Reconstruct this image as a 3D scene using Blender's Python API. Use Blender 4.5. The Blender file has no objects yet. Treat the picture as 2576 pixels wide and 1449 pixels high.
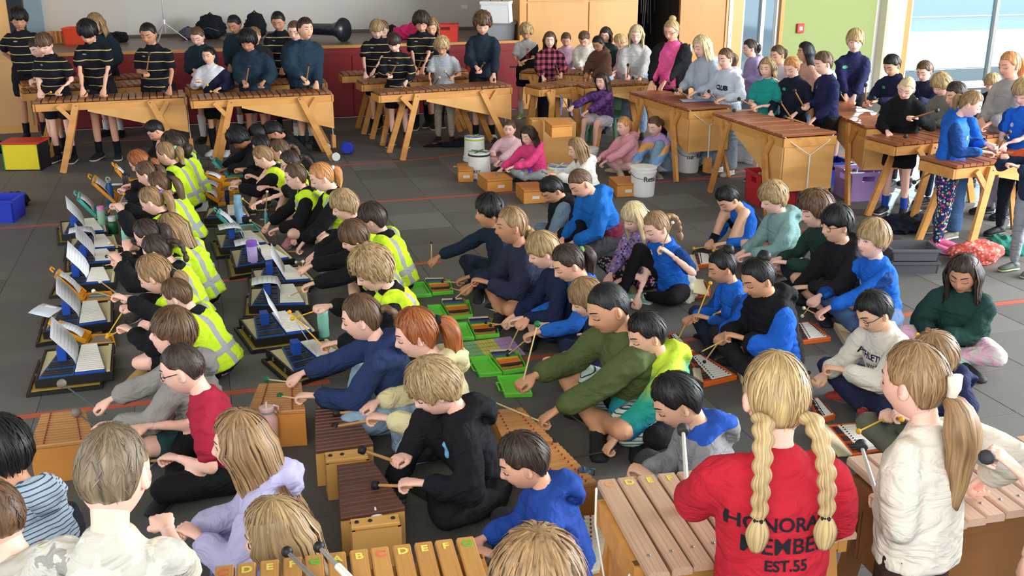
import bpy, bmesh, math, random
import numpy as np
from mathutils import Vector, Matrix, noise
from mathutils.bvhtree import BVHTree
random.seed(7)
D2R = math.pi/180
C = bpy.context.scene.collection
# ---------------- camera ----------------
F, CX, CY, PIT, H = 2600.0, 1288.0, 724.5, 18.8*D2R, 2.4
cam = bpy.data.cameras.new('camera'); camo = bpy.data.objects.new('camera', cam); C.objects.link(camo)
cam.sensor_fit = 'HORIZONTAL'; cam.sensor_width = 36; cam.lens = F/2576*36; cam.clip_end = 200
camo.location = (0, 0, H); camo.rotation_euler = (math.pi/2-PIT, 0, 0)
bpy.context.scene.camera = camo
# ---------------- light ----------------
sc = bpy.context.scene
sc.view_settings.view_transform = 'Standard'; sc.view_settings.look = 'None'
sc.view_settings.exposure = 0.32; sc.view_settings.gamma = 1.0; sc.view_settings.use_curve_mapping = False
w = bpy.data.worlds.new('sky'); sc.world = w; w.use_nodes = True
bg = w.node_tree.nodes['Background']; bg.inputs[0].default_value = (0.80, 0.90, 1.0, 1); bg.inputs[1].default_value = 2.0
def area(name, loc, target, sx, sy, power, col=(1, 1, 1)):
    l = bpy.data.lights.new(name, 'AREA'); l.shape = 'RECTANGLE'; l.size = sx; l.size_y = sy; l.energy = power; l.color = col
    o = bpy.data.objects.new(name, l); C.objects.link(o); o.location = loc
    o.rotation_euler = (Vector(target)-Vector(loc)).to_track_quat('-Z', 'Y').to_euler(); return o
area('overhead_fill', (-2.5, 8.5, 6.4), (-2.5, 9, 0), 7, 9, 1150, (1, .93, .82))  # unseen overhead area lamp, added as soft fill
area('window_daylight', (10.5, 7.5, 3.6), (0, 7.5, .6), 8, 3.6, 2500, (.93, .97, 1))
area('front_fill', (-1.5, -2.5, 5.2), (-.5, 5, .6), 6, 3, 1150, (1, .96, .9))  # area lamp added high behind the camera to brighten the hall
sun = bpy.data.lights.new('sun', 'SUN'); sun.energy = 9; sun.angle = 1.2*D2R; sun.color = (1, .95, .87)
so = bpy.data.objects.new('sun', sun); C.objects.link(so)
so.rotation_euler = Vector((-7.4*.958+8.5*.286, -7.4*.286-8.5*.958, -3.1)).to_track_quat('-Z', 'Y').to_euler()
# ---------------- picking points of the hall ----------------
def ray(px, py):
    X = (px-CX)/F; Y = -(py-CY)/F
    return Vector((X, math.cos(PIT)+Y*math.sin(PIT), -math.sin(PIT)+Y*math.cos(PIT)))
def G(px, py, z=0.0):
    d = ray(px, py); t = (z-H)/d.z
    return Vector((0, 0, H))+d*t
def near(px, py, w0):
    d = ray(px, py).normalized(); o = Vector((0, 0, H)); return o+d*max(.5, (w0-o).dot(d))
# ---------------- materials ----------------
def lin(h):
    if isinstance(h, str):
        h = h.lstrip('#'); c = [int(h[i:i+2], 16)/255 for i in (0, 2, 4)]
    else: c = h
    return [x/12.92 if x <= .04045 else ((x+.055)/1.055)**2.4 for x in c]+[1]
MC = {}
class NT:
    def __init__(s, m): s.t = m.node_tree; s.b = s.t.nodes['Principled BSDF']
    def n(s, ty, **k):
        x = s.t.nodes.new(ty)
        for a, v in k.items():
            if a.startswith('i_'): x.inputs[a[2:].replace('_', ' ')].default_value = v
            else: setattr(x, a, v)
        return x
    def l(s, a, b): s.t.links.new(a, b)
    def math(s, op, a, b=None):
        x = s.n('ShaderNodeMath', operation=op)
        for i, v in enumerate((a, b)):
            if v is None: continue
            if hasattr(v, 'links'): s.l(v, x.inputs[i])
            else: x.inputs[i].default_value = v
        return x.outputs[0]
    def mix(s, f, a, b):
        x = s.n('ShaderNodeMix', data_type='RGBA')
        for i, v in ((0, f), (6, a), (7, b)):
            if hasattr(v, 'links'): s.l(v, x.inputs[i])
            else: x.inputs[i].default_value = v
        return x.outputs[2]
    def bump(s, h, st, d=.01):
        x = s.n('ShaderNodeBump'); x.inputs['Strength'].default_value = st; x.inputs['Distance'].default_value = d
        s.l(h, x.inputs['Height']); s.l(x.outputs[0], s.b.inputs['Normal'])
def newmat(key, rough=.6):
    m = bpy.data.materials.new(key); m.use_nodes = True; t = NT(m); t.b.inputs['Roughness'].default_value = rough
    t.b.inputs['Specular IOR Level'].default_value = .35
    return m, t
def plain(h, rough=.5, metal=0, bump=0, bs=60, spec=.4, alpha=1, trans=0, name=None, var=.06):
    k = ('plain', str(h), rough, metal, bump, bs, alpha, trans)
    if k in MC: return MC[k]
    m, t = newmat(name or 'plain_'+str(h).strip('#'), rough); c = lin(h)
    t.b.inputs['Metallic'].default_value = metal; t.b.inputs['Specular IOR Level'].default_value = spec
    no = t.n('ShaderNodeTexNoise'); no.inputs['Scale'].default_value = bs; co = t.n('ShaderNodeTexCoord'); t.l(co.outputs['Object'], no.inputs['Vector'])
    d = [x*(1-var*2) for x in c[:3]]+[1]
    t.l(t.mix(no.outputs[0], d, [min(1, x*(1+var)) for x in c[:3]]+[1]), t.b.inputs['Base Color'])
    if bump: t.bump(no.outputs[0], bump)
    if alpha < 1: t.b.inputs['Alpha'].default_value = alpha
    if trans: t.b.inputs['Transmission Weight'].default_value = trans
    MC[k] = m; return m
def wood(h, h2=None, rough=.5, sc=(3, 30, 30), key=''):
    k = ('wood', h, h2, rough, sc)
    if k in MC: return MC[k]
    m, t = newmat('wood_'+h.strip('#'), rough); a = lin(h); b = lin(h2) if h2 else [x*.62 for x in a[:3]]+[1]
    co = t.n('ShaderNodeTexCoord'); mp = t.n('ShaderNodeMapping'); mp.inputs['Scale'].default_value = sc; t.l(co.outputs['Object'], mp.inputs[0])
    no = t.n('ShaderNodeTexNoise'); no.inputs['Scale'].default_value = 1.0; no.inputs['Detail'].default_value = 5; no.inputs['Distortion'].default_value = .6; t.l(mp.outputs[0], no.inputs['Vector'])
    oi = t.n('ShaderNodeObjectInfo'); f = t.math('ADD', t.math('MULTIPLY', t.math('SUBTRACT', no.outputs[0], .45), 1.5), t.math('MULTIPLY', oi.outputs['Random'], .35))
    x = t.n('ShaderNodeMath', operation='ADD', use_clamp=True); t.l(f, x.inputs[0]); x.inputs[1].default_value = 0
    t.l(t.mix(x.outputs[0], a, b), t.b.inputs['Base Color']); t.bump(no.outputs[0], .15, .004)
    MC[k] = m; return m
PLY = '#d9a257'
def skin(tone):
    k = ('skin', tone)
    if k in MC: return MC[k]
    h = {0: '#edc3b0', 1: '#e2b094', 2: '#be8c6e', 3: '#98694c', 4: '#dcb294', 5: '#cc9c7a'}[tone]
    m, t = newmat('skin_%d' % tone, .52); c = lin(h)
    no = t.n('ShaderNodeTexNoise'); no.inputs['Scale'].default_value = 14; co = t.n('ShaderNodeTexCoord'); t.l(co.outputs['Object'], no.inputs['Vector'])
    t.l(t.mix(no.outputs[0], [c[0]*1.04, c[1]*1.02, c[2], 1], [c[0]*.95, c[1]*.82, c[2]*.8, 1]), t.b.inputs['Base Color'])
    t.b.inputs['Subsurface Weight'].default_value = .12; t.b.inputs['Subsurface Radius'].default_value = (.03, .012, .006); t.b.inputs['Subsurface Scale'].default_value = .5
    MC[k] = m; return m
def lips(tone):
    h = {0: '#c77f78', 1: '#b9736a', 2: '#9a5a4a', 3: '#784338', 4: '#bd7868', 5: '#a8654f'}[tone]
    return plain(h, .45, name='lips')
HC = {'black': ('#0b0a0a', '#1d1a19'), 'dark': ('#1d1512', '#4a382c'), 'brown': ('#3a281b', '#7a5b40'), 'light': ('#6b4f34', '#b08d62'),
      'blond': ('#8a6d48', '#d3b680'), 'sandy': ('#7a6242', '#c0a274'), 'red': ('#6d3217', '#b9703a'), 'ginger': ('#a0602f', '#e0a468'), 'taupe': ('#4e4234', '#8c785c'), 'fair': ('#a58c62', '#eddcae')}
def hairmat(c, curl=0):
    k = ('hair', c, curl)
    if k in MC: return MC[k]
    m, t = newmat('hair_'+c, .5); a, b = HC[c]
    at = t.n('ShaderNodeAttribute', attribute_name='hc'); mp = t.n('ShaderNodeMapping'); mp.inputs['Scale'].default_value = (1, 1, 1); t.l(at.outputs['Vector'], mp.inputs[0])
    no = t.n('ShaderNodeTexNoise'); no.inputs['Scale'].default_value = 1; no.inputs['Detail'].default_value = 3; no.inputs['Distortion'].default_value = 2.5 if curl else .4; t.l(mp.outputs[0], no.inputs['Vector'])
    cr = t.n('ShaderNodeValToRGB'); cr.color_ramp.elements[0].position = .32; cr.color_ramp.elements[0].color = lin(a); cr.color_ramp.elements[1].position = .72; cr.color_ramp.elements[1].color = lin(b)
    t.l(no.outputs[0], cr.inputs[0]); t.l(cr.outputs[0], t.b.inputs['Base Color']); t.bump(no.outputs[0], .55, .006)
    t.b.inputs['Specular IOR Level'].default_value = .38
    MC[k] = m; return m
def fab(spec):
    """spec: '#hex' or 'pattern:#a:#b..' ; patterns read the garment attribute tc (metres in the torso frame)"""
    k = ('fab', spec)
    if k in MC: return MC[k]
    p = spec.split(':'); pat = p[0] if not spec.startswith('#') else ''
    cols = [lin(x) for x in (p[1:] if pat else p)]
    m, t = newmat('fabric_'+(pat or spec.strip('#')), .85); t.b.inputs['Specular IOR Level'].default_value = .2
    at = t.n('ShaderNodeAttribute', attribute_name='tc'); sx = t.n('ShaderNodeSeparateXYZ'); t.l(at.outputs['Vector'], sx.inputs[0]); X, Y, Z = sx.outputs
    no = t.n('ShaderNodeTexNoise'); no.inputs['Scale'].default_value = 9; no.inputs['Detail'].default_value = 4; t.l(at.outputs['Vector'], no.inputs['Vector'])
    fi = t.n('ShaderNodeTexNoise'); fi.inputs['Scale'].default_value = 260; t.l(at.outputs['Vector'], fi.inputs['Vector'])
    def band(v, per, off, wd): return t.math('LESS_THAN', t.math('FRACT', t.math('ADD', t.math('DIVIDE', v, per), off)), wd)
    def rng(v, a, b): return t.math('MULTIPLY', t.math('GREATER_THAN', v, a), t.math('LESS_THAN', v, b))
    base = cols[0]
    if pat == 'polo':      # thin double stripes
        base = t.mix(band(Z, .088, .15, .10), cols[0], cols[1]); base = t.mix(band(Z, .088, .09, .045), base, cols[2])
    elif pat == 'stripe': base = t.mix(band(Z, .018, 0, .25), cols[0], cols[1])
    elif pat == 'plaid':
        a = band(X, .08, .2, .5); b = band(Z, .08, .1, .5); base = t.mix(t.math('MULTIPLY', a, b), t.mix(t.math('MULTIPLY', t.math('ADD', a, b), .28), cols[0], cols[1]), cols[1])
    elif pat == 'vest':
        bb = t.math('MAXIMUM', rng(Z, .07, .115), rng(t.math('ABSOLUTE', X), .062, .102)); base = t.mix(bb, cols[0], cols[1])
    elif pat == 'bands':   # stacked wide colour bands
        base = cols[0]
        for i, c in enumerate(cols[1:]): base = t.mix(t.math('LESS_THAN', Z, .33-.07*i), base, c)
    elif pat == 'grad':
        v = t.n('ShaderNodeMapRange'); v.inputs[1].default_value = .04; v.inputs[2].default_value = .44; t.l(Z, v.inputs[0])
        cr = t.n('ShaderNodeValToRGB'); t.l(v.outputs[0], cr.inputs[0]); e = cr.color_ramp.elements; e[0].color = cols[0]; e[1].color = cols[-1]
        for i, c in enumerate(cols[1:-1]): q = e.new((i+1)/(len(cols)-1)); q.color = c
        base = cr.outputs[0]
    elif pat == 'halves': base = t.mix(t.math('LESS_THAN', t.math('ADD', Z, t.math('MULTIPLY', X, .9)), .2), cols[0], cols[1])
    elif pat == 'side': base = t.mix(t.math('GREATER_THAN', t.math('ABSOLUTE', X), .150), cols[0], cols[1])
    elif pat == 'cardi': base = t.mix(t.math('MULTIPLY', t.math('LESS_THAN', t.math('ABSOLUTE', X), .098), t.math('GREATER_THAN', Y, 0)), cols[0], cols[1])
    elif pat == 'top': base = t.mix(t.math('GREATER_THAN', Z, .372), cols[0], cols[1])
    elif pat == 'low': base = t.mix(t.math('LESS_THAN', Z, .12), cols[0], cols[1])
    elif pat == 'speck':
        vo = t.n('ShaderNodeTexVoronoi'); vo.inputs['Scale'].default_value = 42; t.l(at.outputs['Vector'], vo.inputs['Vector'])
        q = t.n('ShaderNodeSeparateXYZ'); t.l(vo.outputs['Color'], q.inputs[0]); base = cols[0]
        hit = t.math('LESS_THAN', vo.outputs['Distance'], .42)
        for i, c in enumerate(cols[1:]):
            base = t.mix(t.math('MULTIPLY', hit, rng(q.outputs[0], i/(len(cols)-1), (i+1)/(len(cols)-1))), base, c)
    elif pat == 'camo':
        cr = t.n('ShaderNodeValToRGB'); cr.color_ramp.interpolation = 'CONSTANT'; t.l(no.outputs[0], cr.inputs[0]); e = cr.color_ramp.elements; e[0].color = cols[0]; e[1].color = cols[-1]; e[1].position = .62
        for i, c in enumerate(cols[1:-1]): q = e.new(.36+.26*(i+1)/(len(cols)-1)); q.color = c
        base = cr.outputs[0]
    dk = t.n('ShaderNodeMapRange'); dk.inputs[3].default_value = .84; dk.inputs[4].default_value = 1.1; t.l(no.outputs[0], dk.inputs[0])
    mu = t.n('ShaderNodeVectorMath', operation='SCALE')
    if hasattr(base, 'links'): t.l(base, mu.inputs[0])
    else: mu.inputs[0].default_value = base[:3]
    t.l(dk.outputs[0], mu.inputs['Scale']); t.l(mu.outputs[0], t.b.inputs['Base Color'])
    wv = t.n('ShaderNodeTexWave'); wv.inputs['Scale'].default_value = 1.8; wv.inputs['Distortion'].default_value = 9; wv.inputs['Detail'].default_value = 2; wv.inputs['Detail Scale'].default_value = 1.4; t.l(at.outputs['Vector'], wv.inputs['Vector'])
    hh = t.math('ADD', t.math('MULTIPLY', wv.outputs['Fac'], 1.0), t.math('MULTIPLY', fi.outputs[0], .15))
    if pat == 'quilt' or 'puff' in spec:
        pass
    rd = t.n('ShaderNodeTexNoise'); rd.inputs['Scale'].default_value = 5; rd.inputs['Detail'].default_value = 3; rd.inputs['Distortion'].default_value = 1.2; mp = t.n('ShaderNodeMapping'); mp.inputs['Scale'].default_value = (1, 1, 2.2); mp.inputs['Rotation'].default_value = (0, .5, .3); t.l(at.outputs['Vector'], mp.inputs[0]); t.l(mp.outputs[0], rd.inputs['Vector'])
    rg = t.math('SUBTRACT', 1, t.math('MULTIPLY', t.math('ABSOLUTE', t.math('SUBTRACT', rd.outputs[0], .5)), 5)); hh = t.math('ADD', hh, t.math('MULTIPLY', t.math('MAXIMUM', rg, 0), 1.6))
    t.bump(hh, .42, .012); MC[k] = m; return m
# ---------------- mesh building ----------------
class MB:
    def __init__(s): s.v = []; s.f = []; s.m = []
    def add(s, vs, fs, mi=0):
        o = len(s.v); s.v += [tuple(x) for x in vs]; s.f += [tuple(i+o for i in f) for f in fs]; s.m += [mi]*len(fs); return s
    def box(s, c, size, M=None, mi=0, taper=1.0):
        x, y, z = (d/2 for d in size); c = Vector(c)
        vs = [Vector((sx*x*(taper if sz > 0 else 1), sy*y*(taper if sz > 0 else 1), sz*z)) for sz in (-1, 1) for sy in (-1, 1) for sx in (-1, 1)]
        if M: vs = [M @ v for v in vs]
        return s.add([c+v for v in vs], [(0, 2, 3, 1), (4, 5, 7, 6), (0, 1, 5, 4), (2, 6, 7, 3), (0, 4, 6, 2), (1, 3, 7, 5)], mi)
    def prism(s, poly, ax, a, b, mi=0):
        """poly: 2D list in the plane normal to axis ax (0,1,2); extruded from a to b"""
        def P(u, v, w): return {0: (w, u, v), 1: (u, w, v), 2: (u, v, w)}[ax]
        n = len(poly); vs = [P(u, v, a) for u, v in poly]+[P(u, v, b) for u, v in poly]
        return s.add(vs, [tuple(range(n))[::-1], tuple(range(n, 2*n))]+[(i, (i+1) % n, n+(i+1) % n, n+i) for i in range(n)], mi)
    def beam(s, p, q, w, t, up=(0, 0, 1), mi=0):
        p = Vector(p); q = Vector(q); d = (q-p); L = d.length; d.normalize(); u = Vector(up); sd = d.cross(u)
        if sd.length < 1e-4: sd = d.cross(Vector((0, 1, 0)))
        sd.normalize(); u = sd.cross(d).normalized()
        vs = [b+sd*(i*w/2)+u*(j*t/2) for b in (p, q) for i, j in ((-1, -1), (1, -1), (1, 1), (-1, 1))]
        return s.add(vs, [(0, 1, 2, 3), (7, 6, 5, 4), (0, 4, 5, 1), (1, 5, 6, 2), (2, 6, 7, 3), (3, 7, 4, 0)], mi)
    def loft(s, pts, rads, n=10, ux=(1, 0, 0), cap=1, mi=0, capk=1.0):
        pts = [Vector(p) for p in pts]; R = [(r, r) if not isinstance(r, tuple) else r for r in rads]; ux = Vector(ux); N = len(pts)
        rings = []; T = []
        for i in range(N):
            d = pts[min(i+1, N-1)]-pts[max(i-1, 0)]; T.append(d.normalized() if d.length > 1e-9 else Vector((0, 0, 1)))
        L = []
        def fr(t):
            x = ux-t*ux.dot(t)
            if x.length < .05: x = Vector((0, 1, .3))-t*Vector((0, 1, .3)).dot(t)
            x.normalize(); return x, t.cross(x)
        def ring(p, t, rx, ry):
            x, y = fr(t); return [p+x*(rx*math.cos(a*2*math.pi/n))+y*(ry*math.sin(a*2*math.pi/n)) for a in range(n)]
        if cap:
            m = min(R[0])*capk
            for a in (70, 35): L.append(ring(pts[0]-T[0]*m*math.sin(a*D2R), T[0], R[0][0]*math.cos(a*D2R), R[0][1]*math.cos(a*D2R)))
        for i in range(N): L.append(ring(pts[i], T[i], *R[i]))
        if cap:
            m = min(R[-1])*capk
            for a in (35, 70): L.append(ring(pts[-1]+T[-1]*m*math.sin(a*D2R), T[-1], R[-1][0]*math.cos(a*D2R), R[-1][1]*math.cos(a*D2R)))
        vs = [v for r in L for v in r]; fs = []
        for i in range(len(L)-1):
            for a in range(n): b = (a+1) % n; fs.append((i*n+a, i*n+b, (i+1)*n+b, (i+1)*n+a))
        fs.append(tuple(range(n))[::-1]); fs.append(tuple(range((len(L)-1)*n, len(L)*n)))
        return s.add(vs, fs, mi)
    def ball(s, c, r, n=10, M=None, mi=0, k=7):
        r = Vector(r) if hasattr(r, '__len__') else Vector((r, r, r)); c = Vector(c); vs = []; fs = []
        for i in range(1, k):
            ph = math.pi*i/k
            for a in range(n):
                th = 2*math.pi*a/n; vs.append(Vector((r.x*math.sin(ph)*math.cos(th), r.y*math.sin(ph)*math.sin(th), r.z*math.cos(ph))))
        vs += [Vector((0, 0, r.z)), Vector((0, 0, -r.z))]; t = (k-1)*n
        for i in range(k-2):
            for a in range(n): b = (a+1) % n; fs.append((i*n+a, (i+1)*n+a, (i+1)*n+b, i*n+b))
        for a in range(n): b = (a+1) % n; fs.append((t, a, b)); fs.append((t+1, (k-2)*n+b, (k-2)*n+a))
        if M: vs = [M @ v for v in vs]
        return s.add([c+v for v in vs], fs, mi)
    def lathe(s, prof, c=(0, 0, 0), n=20, mi=0, M=None):
        """prof: (r,z) list from bottom to top, closed with end discs"""
        c = Vector(c); vs = []; fs = []
        for r, z in prof: vs += [Vector((r*math.cos(2*math.pi*a/n), r*math.sin(2*math.pi*a/n), z)) for a in range(n)]
        for i in range(len(prof)-1):
            for a in range(n): b = (a+1) % n; fs.append((i*n+a, i*n+b, (i+1)*n+b, (i+1)*n+a))
        fs.append(tuple(range(n))[::-1]); fs.append(tuple(range((len(prof)-1)*n, len(prof)*n)))
        if M: vs = [M @ v for v in vs]
        return s.add([c+v for v in vs], fs, mi)
    def mesh(s, name, mats, smooth=False):
        me = bpy.data.meshes.new(name); me.from_pydata(s.v, [], s.f)
        for m in (mats if isinstance(mats, (list, tuple)) else [mats]): me.materials.append(m)
        if any(s.m): me.polygons.foreach_set('material_index', s.m)
        if smooth: me.polygons.foreach_set('use_smooth', [True]*len(me.polygons))
        me.update(); return me
    def build(s, name, mats, parent=None, smooth=False, bevel=0):
        o = bpy.data.objects.new(name, s.mesh(name, mats, smooth)); C.objects.link(o)
        if parent: o.parent = parent
        if bevel:
            b = o.modifiers.new('bevel', 'BEVEL'); b.width = bevel; b.segments = 1; b.limit_method = 'ANGLE'
        return o
def tag(o, label, cat, group=None, kind=None):
    if label: o['label'] = label
    if cat: o['category'] = cat
    if group: o['group'] = group
    if kind: o['kind'] = kind
    return o
def empty(name, loc, rz=0, label=None, cat=None, group=None):
    o = bpy.data.objects.new(name, None); C.objects.link(o); o.location = loc; o.rotation_euler = (0, 0, rz); o.empty_display_size = .05
    return tag(o, label, cat, group)
def inst(name, me, parent, loc, scale=(1, 1, 1), rot=(0, 0, 0)):
    o = bpy.data.objects.new(name, me); C.objects.link(o); o.parent = parent; o.location = loc; o.scale = scale; o.rotation_euler = rot; return o
def struct(o): o['kind'] = 'structure'; return o
UC = {}
def barmesh(mat, key='bar', arch=False):
    """unit bar (1x1x1) with chamfered top edges"""
    k = (mat.name, arch)
    if k in UC: return UC[k]
    m = MB(); e = .08
    prof = [(-.5, -.5), (.5, -.5), (.5, .2), (.5-e, .5), (-.5+e, .5), (-.5, .2)]
    m.prism(prof, 0, -.5, .5); UC[k] = m.mesh('bar', mat); return UC[k]
def text(body, size, mat, name='lettering', ext=.001, bold=0, align='CENTER'):
    cu = bpy.data.curves.new('t', 'FONT'); cu.body = body; cu.size = size; cu.align_x = align; cu.align_y = 'CENTER'; cu.extrude = ext; cu.offset = bold; cu.resolution_u = 4
    o = bpy.data.objects.new('t', cu); C.objects.link(o); dg = bpy.context.evaluated_depsgraph_get(); dg.update()
    me = bpy.data.meshes.new_from_object(o.evaluated_get(dg)); bpy.data.objects.remove(o); bpy.data.curves.remove(cu)
    me.materials.clear(); me.materials.append(mat); me.name = name
    return me
def obj(name, me, parent=None, loc=(0, 0, 0), rot=(0, 0, 0)):
    o = bpy.data.objects.new(name, me); C.objects.link(o); o.location = loc; o.rotation_euler = rot
    if parent: o.parent = parent
    return o
# room axes: U runs along the back wall to the right, V into the depth
PH = 16.6*D2R
U = Vector((math.cos(PH), math.sin(PH), 0)); V = Vector((-math.sin(PH), math.cos(PH), 0))
# ---------------- the hall ----------------
V0 = 14.54; VB = 16.6; SH = .98
def RM(mb):   # room coordinates -> world
    mb.v = [tuple(U*x+V*y+Vector((0, 0, z))) for x, y, z in mb.v]; return mb
def rbox(u0, u1, v0, v1, z0, z1, mb=None, mi=0):
    return (mb or MB()).box(((u0+u1)/2, (v0+v1)/2, (z0+z1)/2), (u1-u0, v1-v0, z1-z0), mi=mi)
def room(name, mats, *boxes, bevel=0, kind='structure', parent=None):
    m = MB()
    for b in boxes: rbox(*b[:6], mb=m, mi=b[6] if len(b) > 6 else 0)
    o = RM(m).build(name, mats, parent, bevel=bevel)
    if kind: o['kind'] = kind
    return o
def carpet(h, rot):
    k = ('carpet', h, rot)
    if k in MC: return MC[k]
    m, t = newmat('carpet', .62); t.b.inputs['Specular IOR Level'].default_value = .28
    co = t.n('ShaderNodeTexCoord'); mp = t.n('ShaderNodeMapping'); mp.inputs['Rotation'].default_value = (0, 0, rot); t.l(co.outputs['Object'], mp.inputs[0])
    wv = t.n('ShaderNodeTexWave'); wv.inputs['Scale'].default_value = 60; wv.inputs['Distortion'].default_value = 1.0; t.l(mp.outputs[0], wv.inputs['Vector'])
    no = t.n('ShaderNodeTexNoise'); no.inputs['Scale'].default_value = 90; no.inputs['Detail'].default_value = 4; t.l(co.outputs['Object'], no.inputs['Vector'])
    geo = t.n('ShaderNodeNewGeometry'); n2 = t.n('ShaderNodeTexNoise'); n2.inputs['Scale'].default_value = .8; t.l(geo.outputs['Position'], n2.inputs['Vector'])
    c = lin(h); a = t.mix(no.outputs[0], [x*.66 for x in c[:3]]+[1], [x*1.3 for x in c[:3]]+[1]); a = t.mix(t.math('MULTIPLY', wv.outputs['Fac'], .2), a, [x*.7 for x in c[:3]]+[1])
    a = t.mix(t.math('MULTIPLY', n2.outputs[0], .35), a, [x*.72 for x in c[:3]]+[1])
    t.l(a, t.b.inputs['Base Color']); t.bump(t.math('ADD', wv.outputs['Fac'], no.outputs[0]), .35, .003); MC[k] = m; return m
floor = struct(RM(rbox(-9, 15, -3, V0+2.4, -.12, -.008)).build('floor', plain('#4a4844', .9)))
TS = .5; tm = []
for h in ('#65635f', '#696762', '#5f5d58', '#706e69', '#66645f'):
    for r in (0, math.pi/2):
        m = MB(); e = TS/2-.0012; q = e-.003
        m.add([(-e, -e, -.008), (e, -e, -.008), (e, e, -.008), (-e, e, -.008), (-e, -e, -.0015), (e, -e, -.0015), (e, e, -.0015), (-e, e, -.0015), (-q, -q, 0), (q, -q, 0), (q, q, 0), (-q, q, 0)],
              [(8, 9, 10, 11)]+[(i, (i+1) % 4, 4+(i+1) % 4, 4+i) for i in range(4)]+[(4+i, 4+(i+1) % 4, 8+(i+1) % 4, 8+i) for i in range(4)])
        tm.append(m.mesh('carpet_tile', carpet(h, r)))
tl = []
for i in range(-18, 28):
    for j in range(3, 29):
        c = U*((i+.5)*TS)+V*((j+.5)*TS+.02); d = c-Vector((0, 0, H)); dp = d.y*math.cos(PIT)+2.4*math.sin(PIT)
        if d.y < 1.5 or abs(d.x/dp*F) > 1520: continue
        tl.append((d.length, i, j, c))
tl.sort(key=lambda a: a[0]); rest = [MB() for _ in tm]
for n, (dd, i, j, c) in enumerate(tl):
    k = ((i*7+j*13+(i*j) % 5) % 5)*2+((i+j) % 2 if n % 9 else 1)
    if (j*TS+.27) > V0-.0: continue
    if n < 300: inst('carpet_tile', tm[k], floor, c, rot=(0, 0, PH))
    else:
        me = tm[k]; rest[k].add([Matrix.Rotation(PH, 3, 'Z') @ v.co+c for v in me.vertices], [tuple(p.vertices) for p in me.polygons])
al = MB(); ms = []
for k, m in enumerate(rest):
    al.add(m.v, m.f, k); ms.append(tm[k].materials[0])
o = al.build('carpet_tiles', ms, floor); o['kind'] = 'stuff'
tape = plain('#b0523f', .55, name='line_tape')
def line(u0, u1, v, wd=.05): room('line_marking', tape, (u0, u1, v-wd/2, v+wd/2, 0, .0016), kind=None, parent=floor)
line(-4, 3.4, 9.57); line(3.7, 9, 9.57); line(-1.18, .55, 5.47, .055); line(1.2, 8, 5.47, .055)
for u in (-2.6, -.45, 1.35, 2.2, 4.6, 5.6): line(u, u+(.9 if u < 0 else .32), 7.52, .055)
for pts in ([(790, 421), (960, 408), (1090, 397), (1180, 385), (1330, 358), (1380, 345)], [(215, 358), (360, 352), (470, 345)], [(360, 345), (340, 352)], [(1690, 455), (1760, 447), (1860, 432), (2000, 410), (2230, 375)], [(2180, 565), (2210, 562)]):
    m = MB(); q = [G(*p) for p in pts]
    for a, b in zip(q, q[1:]): m.beam(a+Vector((0, 0, .0008)), b+Vector((0, 0, .0008)), .045, .0016)
    m.build('line_marking', tape, floor)
ply = wood('#d6a467', '#bd8447', .42, (1.2, 1.2, .35)); ply2 = wood('#c98a4c', '#b0703a', .42, (1.2, 1.2, .3)); pine = wood('#d49a58', '#b87a3c', .5, (1, 1, .4))
grey = plain('#bcb8b1', .8); white = plain('#d9d6d0', .7); red = plain('#8a1f23', .45, spec=.5, var=.03); blk = plain('#121213', .6)
CH = 4.6
struct(RM(rbox(-9, 15, -3, V0+5, CH, CH+.15)).build('ceiling', plain('#cfccc5', .9)))
# left panelled wall
wl = room('wall_left', ply, (-9, -2.07, V0, V0+.12, 0, CH))
for z0, z1 in ((.02, .9), (.91, 2.0), (2.01, 3.3)):
    for u0 in (-4.6, -3.35): room('panel', ply, (u0, u0+1.24, V0-.015, V0, z0+.03, z1), kind=None, parent=wl)
room('baseboard_left', pine, (-9, -2.07, V0-.03, V0, 0, .09))
room('trim_1', blk, (-2.22, -2.05, V0-.02, V0+.14, .95, CH))
# stage
st = room('wall_stage', red, (-2.07, 4.47, V0, V0+.05, 0, .86), (-2.07, 4.47, V0-.012, V0, .86, .95))
for i in range(8):
    u0 = -2.03+i*.812; room('panel', red, (u0, u0+.80, V0-.012, V0, .02, .84), kind=None, parent=st, bevel=.004)
room('trim_2', pine, (-2.07, 4.5, V0-.035, V0+.05, .95, .985))
for u in (-1.2, 1.9, 4.3): room('vent_slot', blk, (u, u+.1, V0-.016, V0-.01, .60, .625), kind=None, parent=st)
room('socket_plate', plain('#c9b9a0', .4), (3.72, 3.86, V0-.02, V0-.011, .88, .94), kind=None, parent=st)
room('stage_floor', wood('#6e5b4a', '#56463a', .35, (2, .5, .5)), (-2.4, 4.6, V0+.05, VB+.1, .9, .98))
bw = room('wall_back', grey, (-2.6, 5.0, VB, VB+.1, SH, CH))
room('skirting_back', plain('#55524e', .6), (-2.4, 4.8, VB-.02, VB, SH, SH+.04))
room('panel', plain('#7c97ab', .8), (-3.0, -2.08, VB-.03, VB, SH, CH), kind=None, parent=bw)
room('trim_3', ply2, (4.52, 4.62, VB-.1, VB, SH, CH)); room('trim_4', pine, (4.80, 4.84, VB-.08, VB, SH, CH))
room('socket_plate', white, (4.1, 4.2, VB-.012, VB, 1.3, 1.36), kind=None, parent=bw)
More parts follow.
